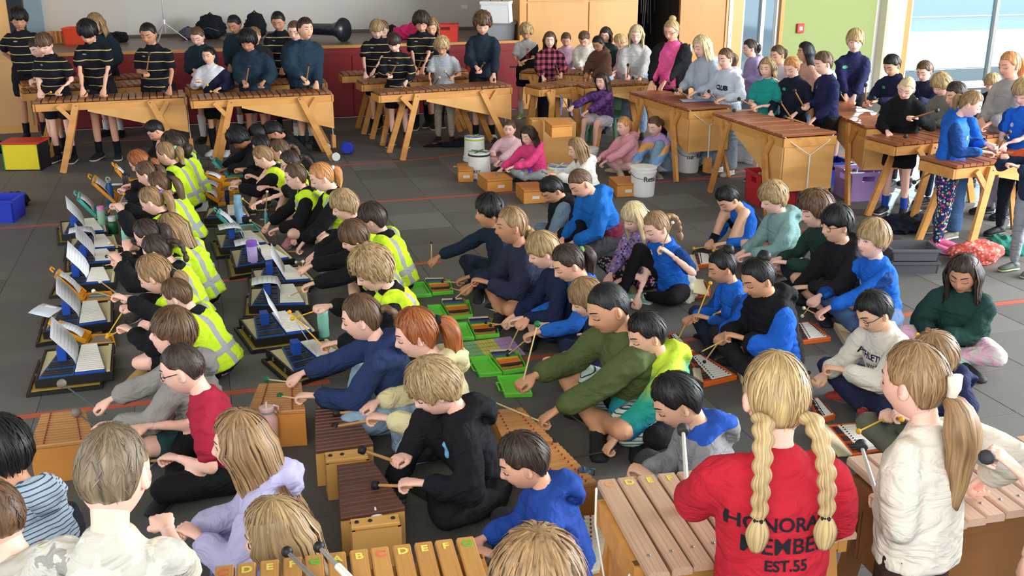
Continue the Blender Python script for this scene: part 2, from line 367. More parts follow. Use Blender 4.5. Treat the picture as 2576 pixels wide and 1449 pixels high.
# timber wall with big doors, dark store
wr = room('wall_right', ply, (4.47, 6.27, V0, V0+.12, 0, CH), (4.47, 4.55, V0+.1, VB, .9, CH))
room('trim_5', pine, (4.44, 4.52, V0-.03, V0+.06, 0, CH))
for u0, u1 in ((4.56, 5.42), (5.50, 6.25)):
    for z0, z1 in ((.03, 1.50), (1.52, CH-.05)): room('panel', ply, (u0, u1, V0-.018, V0, z0, z1), kind=None, parent=wr, bevel=.003)
room('baseboard_right', pine, (4.47, 6.27, V0-.03, V0, 0, .08))
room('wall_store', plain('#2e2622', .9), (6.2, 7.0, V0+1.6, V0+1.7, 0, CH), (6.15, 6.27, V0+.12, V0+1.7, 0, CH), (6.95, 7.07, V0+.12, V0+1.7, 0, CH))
d1 = room('door_1', ply2, (6.95, 7.70, V0-.02, V0+.04, .01, CH-.8)); room('door_handle', plain('#8d9399', .3, 1), (6.99, 7.03, V0-.06, V0-.02, .75, .86), (7.12, 7.15, V0-.06, V0-.02, .75, .86), kind=None, parent=d1)
room('trim_6', ply, (7.70, 7.98, V0-.04, V0+.12, 0, CH)); room('trim_7', plain('#ddd6c8', .6), (7.74, 7.80, V0-.055, V0-.04, 0, CH))
m = MB()
for k in range(7):
    x = 6.45+.05*k; r = random.random
    m.loft([(x+.02*math.sin(q+k), V0+.35+.03*k, 3.3-q*(.25+.02*(k % 3))) for q in range(9)], [.014]*9, 6)
tag(RM(m).build('cable', plain('#0c0c0d', .5), smooth=True), 'bundle of black cables hanging in the dark store doorway', 'cable', kind='stuff')
glass, t = newmat('window_glass', .05); tr = t.n('ShaderNodeBsdfTransparent'); tr.inputs[0].default_value = (.60, .72, .80, 1); mx = t.n('ShaderNodeMixShader'); mx.inputs[0].default_value = .12
gl = t.n('ShaderNodeBsdfGlossy'); gl.inputs['Roughness'].default_value = .05; t.l(tr.outputs[0], mx.inputs[1]); t.l(gl.outputs[0], mx.inputs[2]); t.l(mx.outputs[0], t.t.nodes['Material Output'].inputs[0])
alu = plain('#b9b6ae', .4, .3); frost = plain('#e6f1f4', .5, name='white_frame')
def window(n, u0, u1, z0, z1, muls, fw=.045):
    m = MB(); rbox(u0, u1, V0+.0, V0+.09, z0, z0+fw, m); rbox(u0, u1, V0, V0+.09, z1-fw, z1, m); rbox(u0, u0+fw, V0, V0+.09, z0, z1, m); rbox(u1-fw, u1, V0, V0+.09, z0, z1, m)
    o = struct(RM(m).build('window_%d' % n, alu if n == 1 else frost))
    for u in muls: room('mullion', alu, (u-.03, u+.03, V0-.01, V0+.08, z0, z1), kind=None, parent=o)
    e = [u0+fw]+list(muls)+[u1-fw]
    for a, b in zip(e, e[1:]): room('pane', glass, (a+.02, b-.02, V0+.04, V0+.048, z0+fw, z1-fw), kind=None, parent=o)
window(1, 7.98, 8.62, .02, 3.6, (8.34,))
window(2, 10.98, 16, .05, 3.2, (12.66, 14.3)); room('transom_bar', alu, (11.05, 12.62, V0+.045, V0+.055, .30, .312))
wg = room('wall_window', white, (8.62, 10.98, V0, V0+.14, 0, CH), (10.98, 16, V0, V0+.12, 3.2, CH), (7.7, 8.62, V0, V0+.12, 3.6, CH), (4.47, 7.7, V0+.0, V0+.12, 3.85, CH), (6.27, 6.95, V0, V0+.12, 3.0, CH))
m, t = newmat('felt_green', .95); t.b.inputs['Base Color'].default_value = lin('#95a068'); no = t.n('ShaderNodeTexNoise'); no.inputs['Scale'].default_value = 300; t.bump(no.outputs[0], .2)
room('pin_board', m, (8.68, 10.33, V0-.03, V0, .39, CH-.3), kind=None, parent=wg); room('trim_8', pine, (8.62, 8.68, V0-.05, V0+.02, 0, CH))
room('trim_9', plain('#e5dcc8', .7), (10.42, 10.78, V0-.2, V0+.1, 0, CH), bevel=.03); room('trim_10', ply, (10.80, 10.96, V0-.06, V0+.12, 0, CH))
fa = room('fire_alarm', plain('#c23028', .4), (8.92, 9.04, V0-.07, V0-.03, .98, 1.12), kind=None, bevel=.006); tag(fa, 'red fire alarm call point on the green pin board wall', 'fire alarm')
room('alarm_plate', plain('#e8dcd8', .5), (8.955, 9.005, V0-.073, V0-.069, 1.02, 1.075), kind=None, parent=fa)
so_ = room('power_socket', plain('#cfcac2', .4), (-2.72, -2.52, V0-.05, V0-.015, .62, .84), kind=None, bevel=.006); tag(so_, 'grey double power socket on the left timber wall', 'socket')
room('socket_face', plain('#44403c', .4), (-2.67, -2.57, V0-.054, V0-.049, .66, .72), (-2.67, -2.57, V0-.054, V0-.049, .75, .81), kind=None, parent=so_)
# outside: paved court and building beyond the panes, tall slab added to block sun
yd = room('ground_outside', plain('#e2e6e8', .8), (7, 30, V0+2.4, V0+30, -.2, -.05)); hd = room('wall_outside_sun_block', plain('#dfe8ee', .8), (9, 30, V0+14, V0+14.3, 0, 1.5), (9.0, 10.4, V0+2.5, V0+2.7, 0, 4))
# ---------------- heads, hands, hair ----------------
def headmap(d):
    p = d*np.array([.073, .090, .110]); low = np.clip(-d[:, 2], 0, 1); bk = np.clip(-d[:, 1], 0, 1)
    p[:, 0] *= 1-.34*low**1.6; p[:, 0] *= 1+.03*np.exp(-((d[:, 2]-.35)/.4)**2)
    p[:, 1] *= np.where(d[:, 1] < 0, 1-.42*low*bk**.5, 1-.02*low)
    X, Z = p[:, 0], p[:, 2]; f = np.clip((d[:, 1]-.25)/.45, 0, 1); f = f*f*(3-2*f); A = np.abs(X); g = lambda v, s: np.exp(-(v/s)**2)
    r = np.clip((.012-Z)/.036, 0, 1)*np.where(Z < -.024, g(Z+.024, .0075), 1)
    y = .021*g(X, .0095)*r+.008*g(A-.011, .006)*g(Z+.027, .008)
    y = y-.0085*g(A-.029, .015)*g(Z-.004, .012)+.003*g(Z-.026, .01)*g(X, .05)+.005*g(A-.036, .018)*g(Z+.032, .022)
    y = y+.008*g(X, .019)*g(Z+.053, .011)-.004*g(Z+.053, .0026)*g(X, .02)+.009*g(X, .024)*g(Z+.086, .017)-.004*g(Z+.069, .005)*g(X, .02)
    p[:, 1] += y*f
    return p
def sphdirs(na, nt, warp=.45):
    az = np.arange(na)*2*np.pi/na; az = az-warp*np.sin(az)          # denser towards the face (az = 0 is +Y)
    t = (np.arange(nt)+1)/(nt+1)*np.pi; t = t+.12*np.sin(2*t)*-1*0
    A, T = np.meshgrid(az, t); d = np.stack([np.sin(A)*np.sin(T), np.cos(A)*np.sin(T), np.cos(T)], -1).reshape(-1, 3); return d
HR = headmap(sphdirs(120, 90)); HRf = HR[HR[:, 1] > 0]
def facey(x, z): i = np.argmin((HRf[:, 0]-x)**2+(HRf[:, 2]-z)**2); return HRf[i, 1]
# material slots of a body: 0 skin, 1 lips, 2 brow, 3 eye white, 4 iris/lash, 5 inner ear
def make_head(na, nt, eyes):
    d = sphdirs(na, nt); p = headmap(d); vs = [tuple(v) for v in p]; fs = []; mi = []
    for i in range(nt-1):
        for a in range(na):
            b = (a+1) % na; fs.append((i*na+a, (i+1)*na+a, (i+1)*na+b, i*na+b))
    top = len(vs); vs += [(0, 0, .110), (0, -.01, -.088)]
    for a in range(na): b = (a+1) % na; fs.append((top, a, b)); fs.append((top+1, (nt-1)*na+b, (nt-1)*na+a))
    fs = [f[::-1] for f in fs]
    m = MB()
    for f in fs:
        c = sum((Vector(vs[i]) for i in f), Vector())/len(f)
        mi.append(1 if (c.y > .05 and abs(c.x) < .0195*(1-((c.z+.053)/.011)**2) and abs(c.z+.053) < .0095) else 0)
    m.v = vs; m.f = fs; m.m = mi
    for s in (-1, 1):   # ears
        M = Matrix.Rotation(s*-.35, 3, 'Z') @ Matrix.Rotation(.18, 3, 'X')
        m.ball((s*.0735, -.006, -.004), (.0085, .0175, .029), 8, M, 0, 6); m.ball((s*.0785, -.003, .0), (.0055, .0105, .019), 6, M, 5, 5)
        br = [(s*(.012+.0085*i), .0275+.0035*math.sin(i/4*math.pi*.8)) for i in range(5)]
        m.loft([(x, facey(x, z)+.0008, z) for x, z in br], [(.0022, .0032)]*4+[(.0015, .0015)], 5, ux=(0, 1, 0), mi=2)
        ey = facey(s*.030, .004)
        if eyes == 'open':
            m.ball((s*.030, ey-.0045, .004), (.0125, .0075, .0068), 10, None, 3, 6); m.ball((s*.030, ey+.0005, .0035), (.0050, .0036, .0052), 8, None, 4, 5)
            ls = [(s*(.0185+.0058*i), .0045+.0068*math.sin(i/4*math.pi)) for i in range(5)]; m.loft([(x, facey(x, z)+.0016, z) for x, z in ls], [.0016]*5, 4, ux=(0, 1, 0), mi=4)
        else:
            m.ball((s*.030, ey-.0055, .0035), (.0140, .0088, .0095), 10, None, 0, 6)
            ls = [(s*(.0165+.0052*i), .0005-.0050*math.sin(i/6*math.pi)) for i in range(7)]; m.loft([(x, max(facey(x, z)+.0018, ey+.0036-abs(i-2.5)**2*.0012), z) for i, (x, z) in enumerate(ls)], [.0017]*7, 4, ux=(0, 1, 0), mi=4)
    return m
HEADS = {(lod, e): make_head(*(((34, 30), (52, 44))[lod]), e) for lod in (0, 1) for e in ('open', 'down')}
def remesh_np(mb, vox, it=3, fac=.5):
    me = mb.mesh('t', []); o = bpy.data.objects.new('t', me); C.objects.link(o); r = o.modifiers.new('r', 'REMESH'); r.mode = 'VOXEL'; r.voxel_size = vox
    q = o.modifiers.new('s', 'SMOOTH'); q.iterations = it; q.factor = fac; return o
def pull(objs):
    """evaluate temp objects together, return (verts, faces) arrays"""
    dg = bpy.context.evaluated_depsgraph_get(); dg.update(); out = []
    for o in objs:
        e = o.evaluated_get(dg); me = e.to_mesh(); n = len(me.vertices); v = np.empty(n*3, np.float32); me.vertices.foreach_get('co', v)
        k = len(me.polygons); ls = np.empty(len(me.loops), np.int32); me.loops.foreach_get('vertex_index', ls); st = np.empty(k, np.int32); tt = np.empty(k, np.int32)
        me.polygons.foreach_get('loop_start', st); me.polygons.foreach_get('loop_total', tt); out.append((v.reshape(-1, 3), ls, st, tt)); e.to_mesh_clear()
    for o in objs:
        me = o.data; bpy.data.objects.remove(o); bpy.data.meshes.remove(me)
    return out
def make_hand(grip):
    m = MB(); m.loft([(0, -.03, 0), (0, .0, 0), (.0, .035, 0), (0, .068, -.002)], [(.020, .017), (.024, .016), (.034, .015), (.035, .012)], 10)
    for i in range(4):
        x = -.027+.018*i; k = (1, 1.08, 1.0, .82)[i]
        if grip: P = [(x, .062, 0), (x, .062+.030*k, -.010), (x+.001, .060+.030*k, -.034), (x+.002, .066, -.044), (x+.002, .050, -.036)]
        else: P = [(x, .060, 0), (x*1.1, .062+.032*k, -.004), (x*1.15, .062+.054*k, -.016), (x*1.15, .060+.066*k, -.032)]
        m.loft(P, [.0095, .0092, .0086, .0078, .007][:len(P)], 7)
    if grip: m.loft([(-.022, .012, -.006), (-.042, .040, -.016), (-.036, .064, -.030), (-.018, .080, -.038)], [.013, .0115, .010, .008], 7)
    else: m.loft([(-.022, .012, -.006), (-.046, .036, -.010), (-.054, .060, -.018), (-.052, .080, -.026)], [.013, .0115, .0095, .008], 7)
    return m
_h = pull([remesh_np(make_hand(g), v, 2, .4) for g in (1, 0) for v in (.0074, .0048)])
HANDS = {(1, 0): _h[0], (1, 1): _h[1], (0, 0): _h[2], (0, 1): _h[3]}
def unit(v): return v/np.linalg.norm(v, axis=-1, keepdims=True)
def sstep(x, a, b): t = np.clip((x-a)/(b-a), 0, 1); return t*t*(3-2*t)
NS = {}
def vnoise(arr, s, seed=0):
    return np.array([noise.noise((x*s+seed, y*s, z*s)) for x, y, z in arr])
STY = {  # front, side, back hairline polar angle (deg); thickness; roughness; fringe jag
    'short': (56, 80, 124, .013, .003, 3), 'crop': (54, 74, 112, .004, .0012, 2), 'fringe': (77, 88, 125, .020, .004, 5), 'bowl': (78, 104, 122, .022, .003, 4),
    'spiky': (56, 80, 122, .020, .010, 6), 'mop': (76, 98, 124, .028, .010, 8), 'curly': (70, 104, 128, .038, .016, 6),
    'tied': (53, 84, 122, .008, .002, 1), 'half': (55, 96, 128, .012, .003, 2), 'long': (56, 112, 130, .016, .004, 2), 'longf': (76, 112, 130, .018, .004, 5)}
def hair_mesh(sty, lod, g, seed, L=.30, wave=0, part=0):
    """g: direction of gravity in head space"""
    F_, S_, B_, T, R_, J = STY[sty]; na, nt = ((48, 10), (76, 16))[lod]; rnd = np.random.RandomState(seed)
    az = np.arange(na)*2*np.pi/na; A = np.abs((az+np.pi) % (2*np.pi)-np.pi)*180/np.pi
    mx = F_+(S_-F_)*sstep(A, 38, 78); mx = mx+(B_-mx)*sstep(A, 92, 128)
    if S_ > 95 and F_ < 80: mx = mx-0*A
    jag = np.interp(np.arange(na), np.arange(0, na, 2), rnd.uniform(-1, 1, (na+1)//2), period=na)
    mx = (mx+jag*J)*np.pi/180; vs = []; hc = []
    for k in range(nt+2):
        t = min(k/(nt-1), 1) if k < nt else 1; ph = .04+(mx-.04)*t
        c = -.12*(1-t); d = np.stack([np.sin(az)*np.sin(ph), np.cos(az)*np.sin(ph)+c, np.cos(ph)], -1); d = unit(d); p = headmap(d)
        nn = unit(p/np.array([.073, .090, .110])**2*.008)
        th = T*(1-.55*t**3)*(1+.25*np.clip(d[:, 2], 0, 1))+R_*vnoise(d, 9 if R_ > .008 else 6, seed)+.5*R_*vnoise(d, 22, seed+9)
        if k == nt: th = th*0+.002
        if k == nt+1: th = th*0-.006; p = p*.97
        if sty in ('spiky',): nn = unit(nn+np.array([0, .1, .6])*vnoise(d, 14, seed)[:, None])
        vs.append(p+nn*np.maximum(th, -.006 if k > nt else .002)[:, None]); hc.append(np.stack([az*9+1.5*np.sin(az*3), np.full(na, t*1.5), np.zeros(na)], -1))
    n = nt+2; vs = np.concatenate(vs); hc = np.concatenate(hc); fs = []
    for i in range(n-1):
        for a in range(na): b = (a+1) % na; fs.append((i*na+a, (i+1)*na+a, (i+1)*na+b, i*na+b))
    fs.append(tuple(range(na))); fs = [f[::-1] for f in fs]; V_ = [vs]; H_ = [hc]; g = np.array(g); o = len(vs)
    def addp(v, h, f):
        nonlocal o
        V_.append(np.array(v)); H_.append(np.array(h)); fs.extend([tuple(i+o for i in q) for q in f]); o += len(v)
    ns = 240 if lod else 100; sz = rnd.uniform(0, 2*np.pi, ns); t0 = rnd.uniform(.02, .6, ns); t1 = np.minimum(t0+rnd.uniform(.3, .6, ns), 1.05); lf = rnd.uniform(.0, 1, ns)*(.0035+R_*.8); dr = rnd.uniform(-.3, .3, ns); ww = (.0032 if lod else .005)*rnd.uniform(.6, 1.3, ns); RV = []
    if sty == 'crop': t0 = rnd.uniform(0, .9, ns); t1 = t0+.14; lf = lf*.4; ww = ww*.6
    for k in range(7):
        s = k/6; t = t0+(t1-t0)*s; a0 = sz+dr*s; mxa = np.interp(a0 % (2*np.pi), az, mx, period=2*np.pi); ph = .04+(mxa-.04)*t; dl = ww*(1-s**3*.9)/(.09*np.sin(ph)+.012)
        for sg in (-1, 1):
            aa = a0+sg*dl; c = -.12*(1-t); d = unit(np.stack([np.sin(aa)*np.sin(ph), np.cos(aa)*np.sin(ph)+c, np.cos(ph)], -1)); p = headmap(d); nn = unit(p/np.array([.073, .090, .110])**2*.008)
            RV.append(p+nn*(T*(1-.5*np.clip(t, 0, 1)**3)*(1+.25*np.clip(d[:, 2], 0, 1))+.0012+lf*(s if R_ > .008 else math.sin(s*2.6)))[:, None])
    RV = np.stack(RV, 1).reshape(-1, 3); RH_ = np.stack([np.repeat(sz*9+rnd.uniform(0, 3, ns), 14), np.tile(np.repeat(np.arange(7)/6, 2), ns), np.zeros(ns*14)], -1)
    addp(RV, RH_, [(i*14+k*2, i*14+k*2+1, i*14+k*2+3, i*14+k*2+2) for i in range(ns) for k in range(6)])
    if sty in ('long', 'longf'):   # hanging sheet of hair, thick crescent lofted along gravity
        m = 26 if lod else 18; lo = 62 if sty == 'longf' else 66; aa = np.linspace(lo, 360-lo, m)*np.pi/180; rows = 12 if lod else 9; vv = []; hh = []
        ph = 88*np.pi/180; d = np.stack([np.sin(aa)*np.sin(ph), np.cos(aa)*np.sin(ph), np.full(m, np.cos(ph))], -1); base = headmap(d)
        en = np.interp(np.arange(m), np.arange(0, m+1, 1.5), rnd.uniform(.74, 1.08, len(np.arange(0, m+1, 1.5))))
        for r in range(rows):
            s = r/(rows-1); flare = 1+.10*math.sin(s*2.2); q = base*flare+g*(L*s*en)[:, None]; q = q*np.array([1, 1, 1])
            q[:, 1] -= .035*s; q[:, 0] *= 1+.10*s
            w_ = wave*np.sin(s*L*48+rnd.uniform(-.5, .5)+aa*4)*s; out = q*np.array([1, 1, 0]); out = unit(out+1e-6)
            th = .014*(1-.92*s)+.004*np.sin(aa*23+s*3)
            vv.append(np.concatenate([q+out*(th+w_)[:, None], (q-out*(.010*(1-.8*s)-w_)[:, None])[::-1]])); hh.append(np.concatenate([np.stack([aa*9, np.full(m, 1+s*2), aa*0], -1)]*2))
        nl = 170 if lod else 70; sa = rnd.uniform(lo, 360-lo, nl)*np.pi/180; of = rnd.uniform(0, 1, nl); drf = rnd.uniform(-.12, .12, nl); QV = []; sE = rnd.uniform(.6, 1.0, nl)
        for k in range(11):
            s = (k-3)/7
            for sg in (-1, 1):
                a_ = sa+drf*max(s, 0)+sg*(.03 if lod else .055)*(1-max(s, 0)**4*.8)
                if s < 0: ph_ = (88+s*95)*np.pi/180; dd = unit(np.stack([np.sin(a_)*np.sin(ph_), np.cos(a_)*np.sin(ph_)+.0*a_, np.full(nl, np.cos(ph_))], -1)); q = headmap(dd); oo = unit(q/np.array([.073, .090, .110])**2*.008); QV.append(q+oo*(T+.004+.003*of)[:, None])
                else:
                    s2 = s*sE*1.03; dd = unit(np.stack([np.sin(a_), np.cos(a_), np.full(nl, math.cos(88*np.pi/180))], -1)); q = headmap(dd)*(1+.10*np.sin(s2*2.2))[:, None]+g*(L*s2)[:, None]; q[:, 1] -= .035*s2; q[:, 0] *= 1+.10*s2; oo = unit(q*np.array([1, 1, 0])+1e-6); oo = unit((headmap(dd))*np.array([1, 1, 0])); ww_ = wave*np.sin(s2*L*48+a_*4)*s2; QV.append(q+oo*(T*max(0, 1-s*4)+.016*(1-.55*s2)+.004*of+ww_)[:, None])
        QV = np.stack(QV, 1).reshape(-1, 3); addp(QV, np.stack([np.repeat(sa*9+of*3, 22), np.tile(np.repeat(np.arange(11)/5, 2), nl), np.zeros(nl*22)], -1), [(i*22+k*2, i*22+k*2+1, i*22+k*2+3, i*22+k*2+2) for i in range(nl) for k in range(10)])
        K = 2*m; f = [(i*K+a, i*K+(a+1) % K, (i+1)*K+(a+1) % K, (i+1)*K+a) for i in range(rows-1) for a in range(K)]
        f += [tuple(range(K))[::-1], tuple(range((rows-1)*K, rows*K))]; addp(np.concatenate(vv), np.concatenate(hh), f)
    return V_, H_, fs, addp
def tail_mesh(p0, d0, g, L, r, lod, braid=0, wave=0, seed=0):
    """ponytail or braid as a tube that leaves along d0 and falls along g (head space)"""
    n = 14 if lod else 10; N = int(L*150) if braid else (14 if lod else 10); p = Vector(p0); d = Vector(d0).normalized(); g = Vector(g); P = [p.copy()]
    for i in range(N): d = (d+g*(.6 if not braid else .3)*14/N).normalized(); p = p+d*(L/N); P.append(p.copy())
    vs = []; hc = []
    for i, q in enumerate(P):
        s = i/N; t = (P[min(i+1, N)]-P[max(i-1, 0)]).normalized(); x = Vector((1, 0, 0)); x = (x-t*x.dot(t)).normalized(); y = t.cross(x)
        rr = r*(.45+.9*math.sin(min(1, s*3)*math.pi/2))*(1-.75*s**2.2) if not braid else r*(1-.35*s)
        if braid and s > .74: rr = r*(.5+.75*math.sin(min(1, (s-.74)/.14)*math.pi/2))*(1-.55*((s-.74)/.26)**3)
        for a in range(n):
            an = a*2*math.pi/n; k = 1+.12*math.sin(an*5+s*6+seed)
            if braid and s <= .74: k = .78+.42*abs(math.sin(s*L*75+(0 if math.cos(an) > 0 else math.pi/2))); rx, ry = 1.2, .85
            else: rx, ry = 1.1, .8
            off = x*(wave*math.sin(s*L*55))
            vs.append(q+x*(rr*rx*k*math.cos(an))+y*(rr*ry*k*math.sin(an))+off); hc.append((an*5, s*2+(math.cos(an)*2 if braid else 0), 0))
    fs = [(i*n+a, i*n+(a+1) % n, (i+1)*n+(a+1) % n, (i+1)*n+a) for i in range(N) for a in range(n)]+[tuple(range(n))[::-1], tuple(range(N*n, (N+1)*n))]
    return [tuple(v) for v in vs], hc, fs, P
# ---------------- people ----------------
POSES = {  # pelvis, knee L(-x)/R(+x), ankle L/R, foot direction L/R
    'stand': ((0, 0, .80), (-.085, .015, .43), (.085, .015, .43), (-.095, -.01, .07), (.095, -.01, .07), (-.2, 1, 0), (.2, 1, 0)),
    'cross': ((0, 0, .105), (-.275, .25, .15), (.275, .25, .17), (.10, .19, .055), (-.10, .27, .06), (1, .5, -.1), (-1, .45, -.1)),
    'knees': ((0, 0, .10), (-.11, .25, .40), (.12, .25, .40), (-.10, .42, .06), (.10, .42, .06), (-.1, 1, 0), (.1, 1, 0)),
    'oneup': ((0, 0, .10), (-.27, .22, .13), (.12, .24, .40), (.06, .22, .05), (.12, .40, .06), (1, .5, 0), (.1, 1, 0)),
    'oneupL': ((0, 0, .10), (-.12, .24, .40), (.27, .22, .13), (-.12, .40, .06), (-.06, .22, .05), (-.1, 1, 0), (-1, .5, 0)),
    'kneel': ((0, -.02, .20), (-.12, .30, .07), (.12, .30, .07), (-.10, -.06, .05), (.10, -.06, .05), (-.1, -1, 0), (.1, -1, 0)),
    'chair': ((0, 0, .50), (-.10, .35, .50), (.11, .35, .52), (-.09, .38, .12), (.10, .42, .12), (-.1, 1, -.1), (.1, 1, -.1))}
JOBS = []; PEOPLE = []
def ik(s, t, a, b, pole):
    d = t-s; L = d.length; mxl = (a+b)*.995
    if L > mxl: t = s+d*(mxl/L); d = t-s; L = mxl
    L = max(L, abs(a-b)+.02); x = (a*a-b*b+L*L)/(2*L); h = math.sqrt(max(0, a*a-x*x)); u = d.normalized(); p = (pole-u*pole.dot(u)).normalized()
    return s+u*x+p*h, t
def P(x, y, pose, a, top, bot, label, hair=('short', 'brown'), sk=0, S=1.0, lean=None, nod=18, turn=0, fy=None, hands=None, sleeve='long', legs='long', shoe='#1b1b1d', sock=None, kind='tee',
      eyes=None, tail=None, mal=None, tint=None, fat=1.0, glasses=None, zc=None, extra=None, socklen=.12, hs=None, grip=1, group=None, w=None, roll=0, hem=None, twist=0):
    """x, y: pixel of the head centre; a: facing (0 = to the camera, 90 = to the left of the photograph)"""
    pel, kL, kR, aL, aR, fL, fR = [Vector(v) for v in POSES[pose]]; st = pose == 'stand'
    if hs is None: hs = 1.04 if st else 1.09
    if lean is None: lean = 4 if st else 16
    ln = lean*D2R; RL = Matrix.Rotation(-ln, 3, 'X'); tl = .42 if st or pose == 'chair' else .405
    T = Matrix.Rotation(math.pi-a*D2R, 3, 'Z')
    nb = pel+RL @ Vector((0, 0, tl)); RH = Matrix.Rotation((turn)*D2R, 3, 'Z') @ Matrix.Rotation(-nod*D2R, 3, 'X') @ Matrix.Rotation(roll*D2R, 3, 'Y')
    hc = nb+RL @ Vector((0, .012, .026))+RH @ Vector((0, .020, .092*hs))
    # placing: world position of the head centre
    if w:                      # apparent head width in pixels fixes the distance
        zd = F*.165*S*hs/w; d = ray(x, y); pos = Vector((0, 0, H))+d*zd; S_ = S; dz = pos.z-hc.z*S
        root = pos-T @ (hc*S); root.z = 0 if not st else root.z
        if st: root.z = 0; S = pos.z/hc.z; root = Vector((pos.x, pos.y, 0))-T @ Vector((hc.x, hc.y, 0))*S
    elif fy is not None:
        d = ray(x, y); g = G(x, fy); k = g.y/d.y
        for _ in range(3):
            pos = Vector((0, 0, H))+d*k; S = pos.z/hc.z; k = (g.y-(T @ hc).y*0)/d.y
        root = Vector((pos.x, pos.y, 0))-T @ Vector((hc.x, hc.y, 0))*S
    else:
        pos = G(x, y, hc.z*S+(zc or 0)); root = Vector((pos.x, pos.y, zc or 0))-T @ Vector((hc.x, hc.y, 0))*S
    dist = (pos-camo.location).length; lod = 1 if dist < 6.3 else 0; vox = .0075+.0012*dist
    W = lambda p: T @ (Vector(p)*S)+root
    Li = lambda p: (T.transposed() @ (Vector(p)-root))/S
    pr = {'pose': pose, 'label': label}
    shL, shR = [pel+RL @ Vector((s*.138*(.5+.5*fat), 0, tl-.066)) for s in (-1, 1)]
    # hands (screen pixels, or None for rest)
    dfl = [Vector((s*.12, .30, .27 if not st else .82)) for s in (-1, 1)]
    if pose == 'chair': dfl = [Vector((s*.1, .34, .62)) for s in (-1, 1)]
    if pose in ('knees', 'oneup', 'oneupL'): dfl = [Vector((s*.14, .40, .30)) for s in (-1, 1)]
    if hands and all(isinstance(h, tuple) and len(h) < 4 for h in hands):
        Pq = [Li(near(h[0], h[1], W(Vector((0, .3, dfl[0].z)))) if len(h) == 2 else G(*h)) for h in hands]
        if (Pq[0]-shL).length+(Pq[1]-shR).length > (Pq[1]-shL).length+(Pq[0]-shR).length:
            hands = hands[::-1]
            if mal: mal = (mal[0],)+tuple(mal[1:])[::-1] if len(mal) > 2 else (mal[0], None, mal[1])
    arms = []; wr = []
    for i, s in ((0, -1), (1, 1)):
        sh = (shL, shR)[i]; h = hands[i] if hands else None; t = dfl[i]
        if h == 'down': t = sh+Vector((s*.05, .03, -.44))
        elif h == 'back': t = sh+Vector((-s*.08, -.14, -.33))
        elif isinstance(h, tuple) and len(h) == 4: t = Vector(h[:3])
        elif h is not None:
            q = W(t) if len(h) == 2 else None; t = Li(near(h[0], h[1], q)) if q is not None else Li(G(h[0], h[1], h[2]))
        el, t2 = ik(sh, t, .235, .21, Vector((s*.55, -.55, -.6))); arms.append((sh, el, t2)); wr.append((el, t2))
    # ---- body
    m = MB(); fb = fat
    m.loft([pel+Vector((0, 0, -.02)), pel+RL @ Vector((0, 0, .10)), pel+RL @ Vector((0, 0, .22)), pel+RL @ Vector((0, 0, .33)), pel+RL @ Vector((0, -.005, .385))],
           [(.112*fb, .080*fb), (.104*fb, .078*fb), (.108*fb, .078*fb), (.112*fb, .070), (.070, .050)], 12)
    m.loft([nb+RL @ Vector((0, -.005, -.06)), nb+RL @ Vector((0, .0, .0)), hc+RH @ Vector((0, -.022, -.050*hs))], [.062, .047, .050], 10, ux=(1, 0, 0))
    hips = [pel+Vector((s*.075, 0, -.01)) for s in (-1, 1)]
    for hp, kn, an in ((hips[0], kL, aL), (hips[1], kR, aR)):
        m.loft([hp, hp.lerp(kn, .5), kn], [.076*fb, .066*fb, .049], 10); c = kn.lerp(an, .35); m.loft([kn, c, an], [.047, .046, .029], 10)
    for sh, el, t2 in arms: m.loft([sh, sh.lerp(el, .5), el], [.020, .034*fb, .031], 9); m.loft([el, el.lerp(t2, .3), t2], [.031, .031, .0225], 9)
    m.v = [tuple(Vector(v)*S) for v in m.v]; jb = {'body': remesh_np(m, vox*(1.9 if sleeve == 'long' and legs != 'shorts' else 1.4), 3)}
    # ---- garments
    K = MB(); th = {'tee': .010, 'polo': .012, 'hoodie': .022, 'jacket': .026, 'puffer': .034, 'jumper': .024}.get(kind, .014)
    bot_z = (-.05 if st else -.035) if hem is None else hem
    lo = pel+Vector((0, 0, bot_z)) if not st else pel+RL @ Vector((0, 0, bot_z))
    K.loft([lo, pel+RL @ Vector((0, 0, .06)), pel+RL @ Vector((0, .005, .18)), pel+RL @ Vector((0, 0, .29)), pel+RL @ Vector((0, -.004, .342)), pel+RL @ Vector((0, -.006, .378)), pel+RL @ Vector((0, -.004, tl-.004))],
           [((.132+th)*fb, (.098+th)*fb), ((.126+th)*fb, (.098+th)*fb), ((.128+th)*fb, (.094+th)*fb), ((.134+th)*fb, (.084+th)*fb), ((.122+th*.7)*fb, .070+th*.8), (.086+th*.5, .060+th*.6), (.056+th*.4, .052+th*.4)], 14, capk=.3)
    slv = MB() if False else K
    for (sh, el, t2), s in zip(arms, (-1, 1)):
        e2 = el.lerp(sh, .03)
        if sleeve == 'short': K.loft([sh+RL @ Vector((-s*.035, 0, .004)), sh.lerp(el, .2), sh.lerp(el, .5), sh.lerp(el, .80)], [.040+th*.6, .045+th*.7, .044+th*.8, .047+th*.8], 10, capk=.3)
        elif sleeve != 'none':
            K.loft([sh+RL @ Vector((-s*.035, 0, .003)), sh.lerp(el, .2), sh.lerp(el, .55), el], [.038+th*.5, .044*fb+th*.8, .042*fb+th, .038+th], 10); q = t2.lerp(el, .08)
            K.loft([el, el.lerp(q, .5), el.lerp(q, .85), q], [.037+th, .036+th, .034+th*.9, .027+th*.35], 10, capk=.3)
    up = RL @ Vector((0, 0, 1))
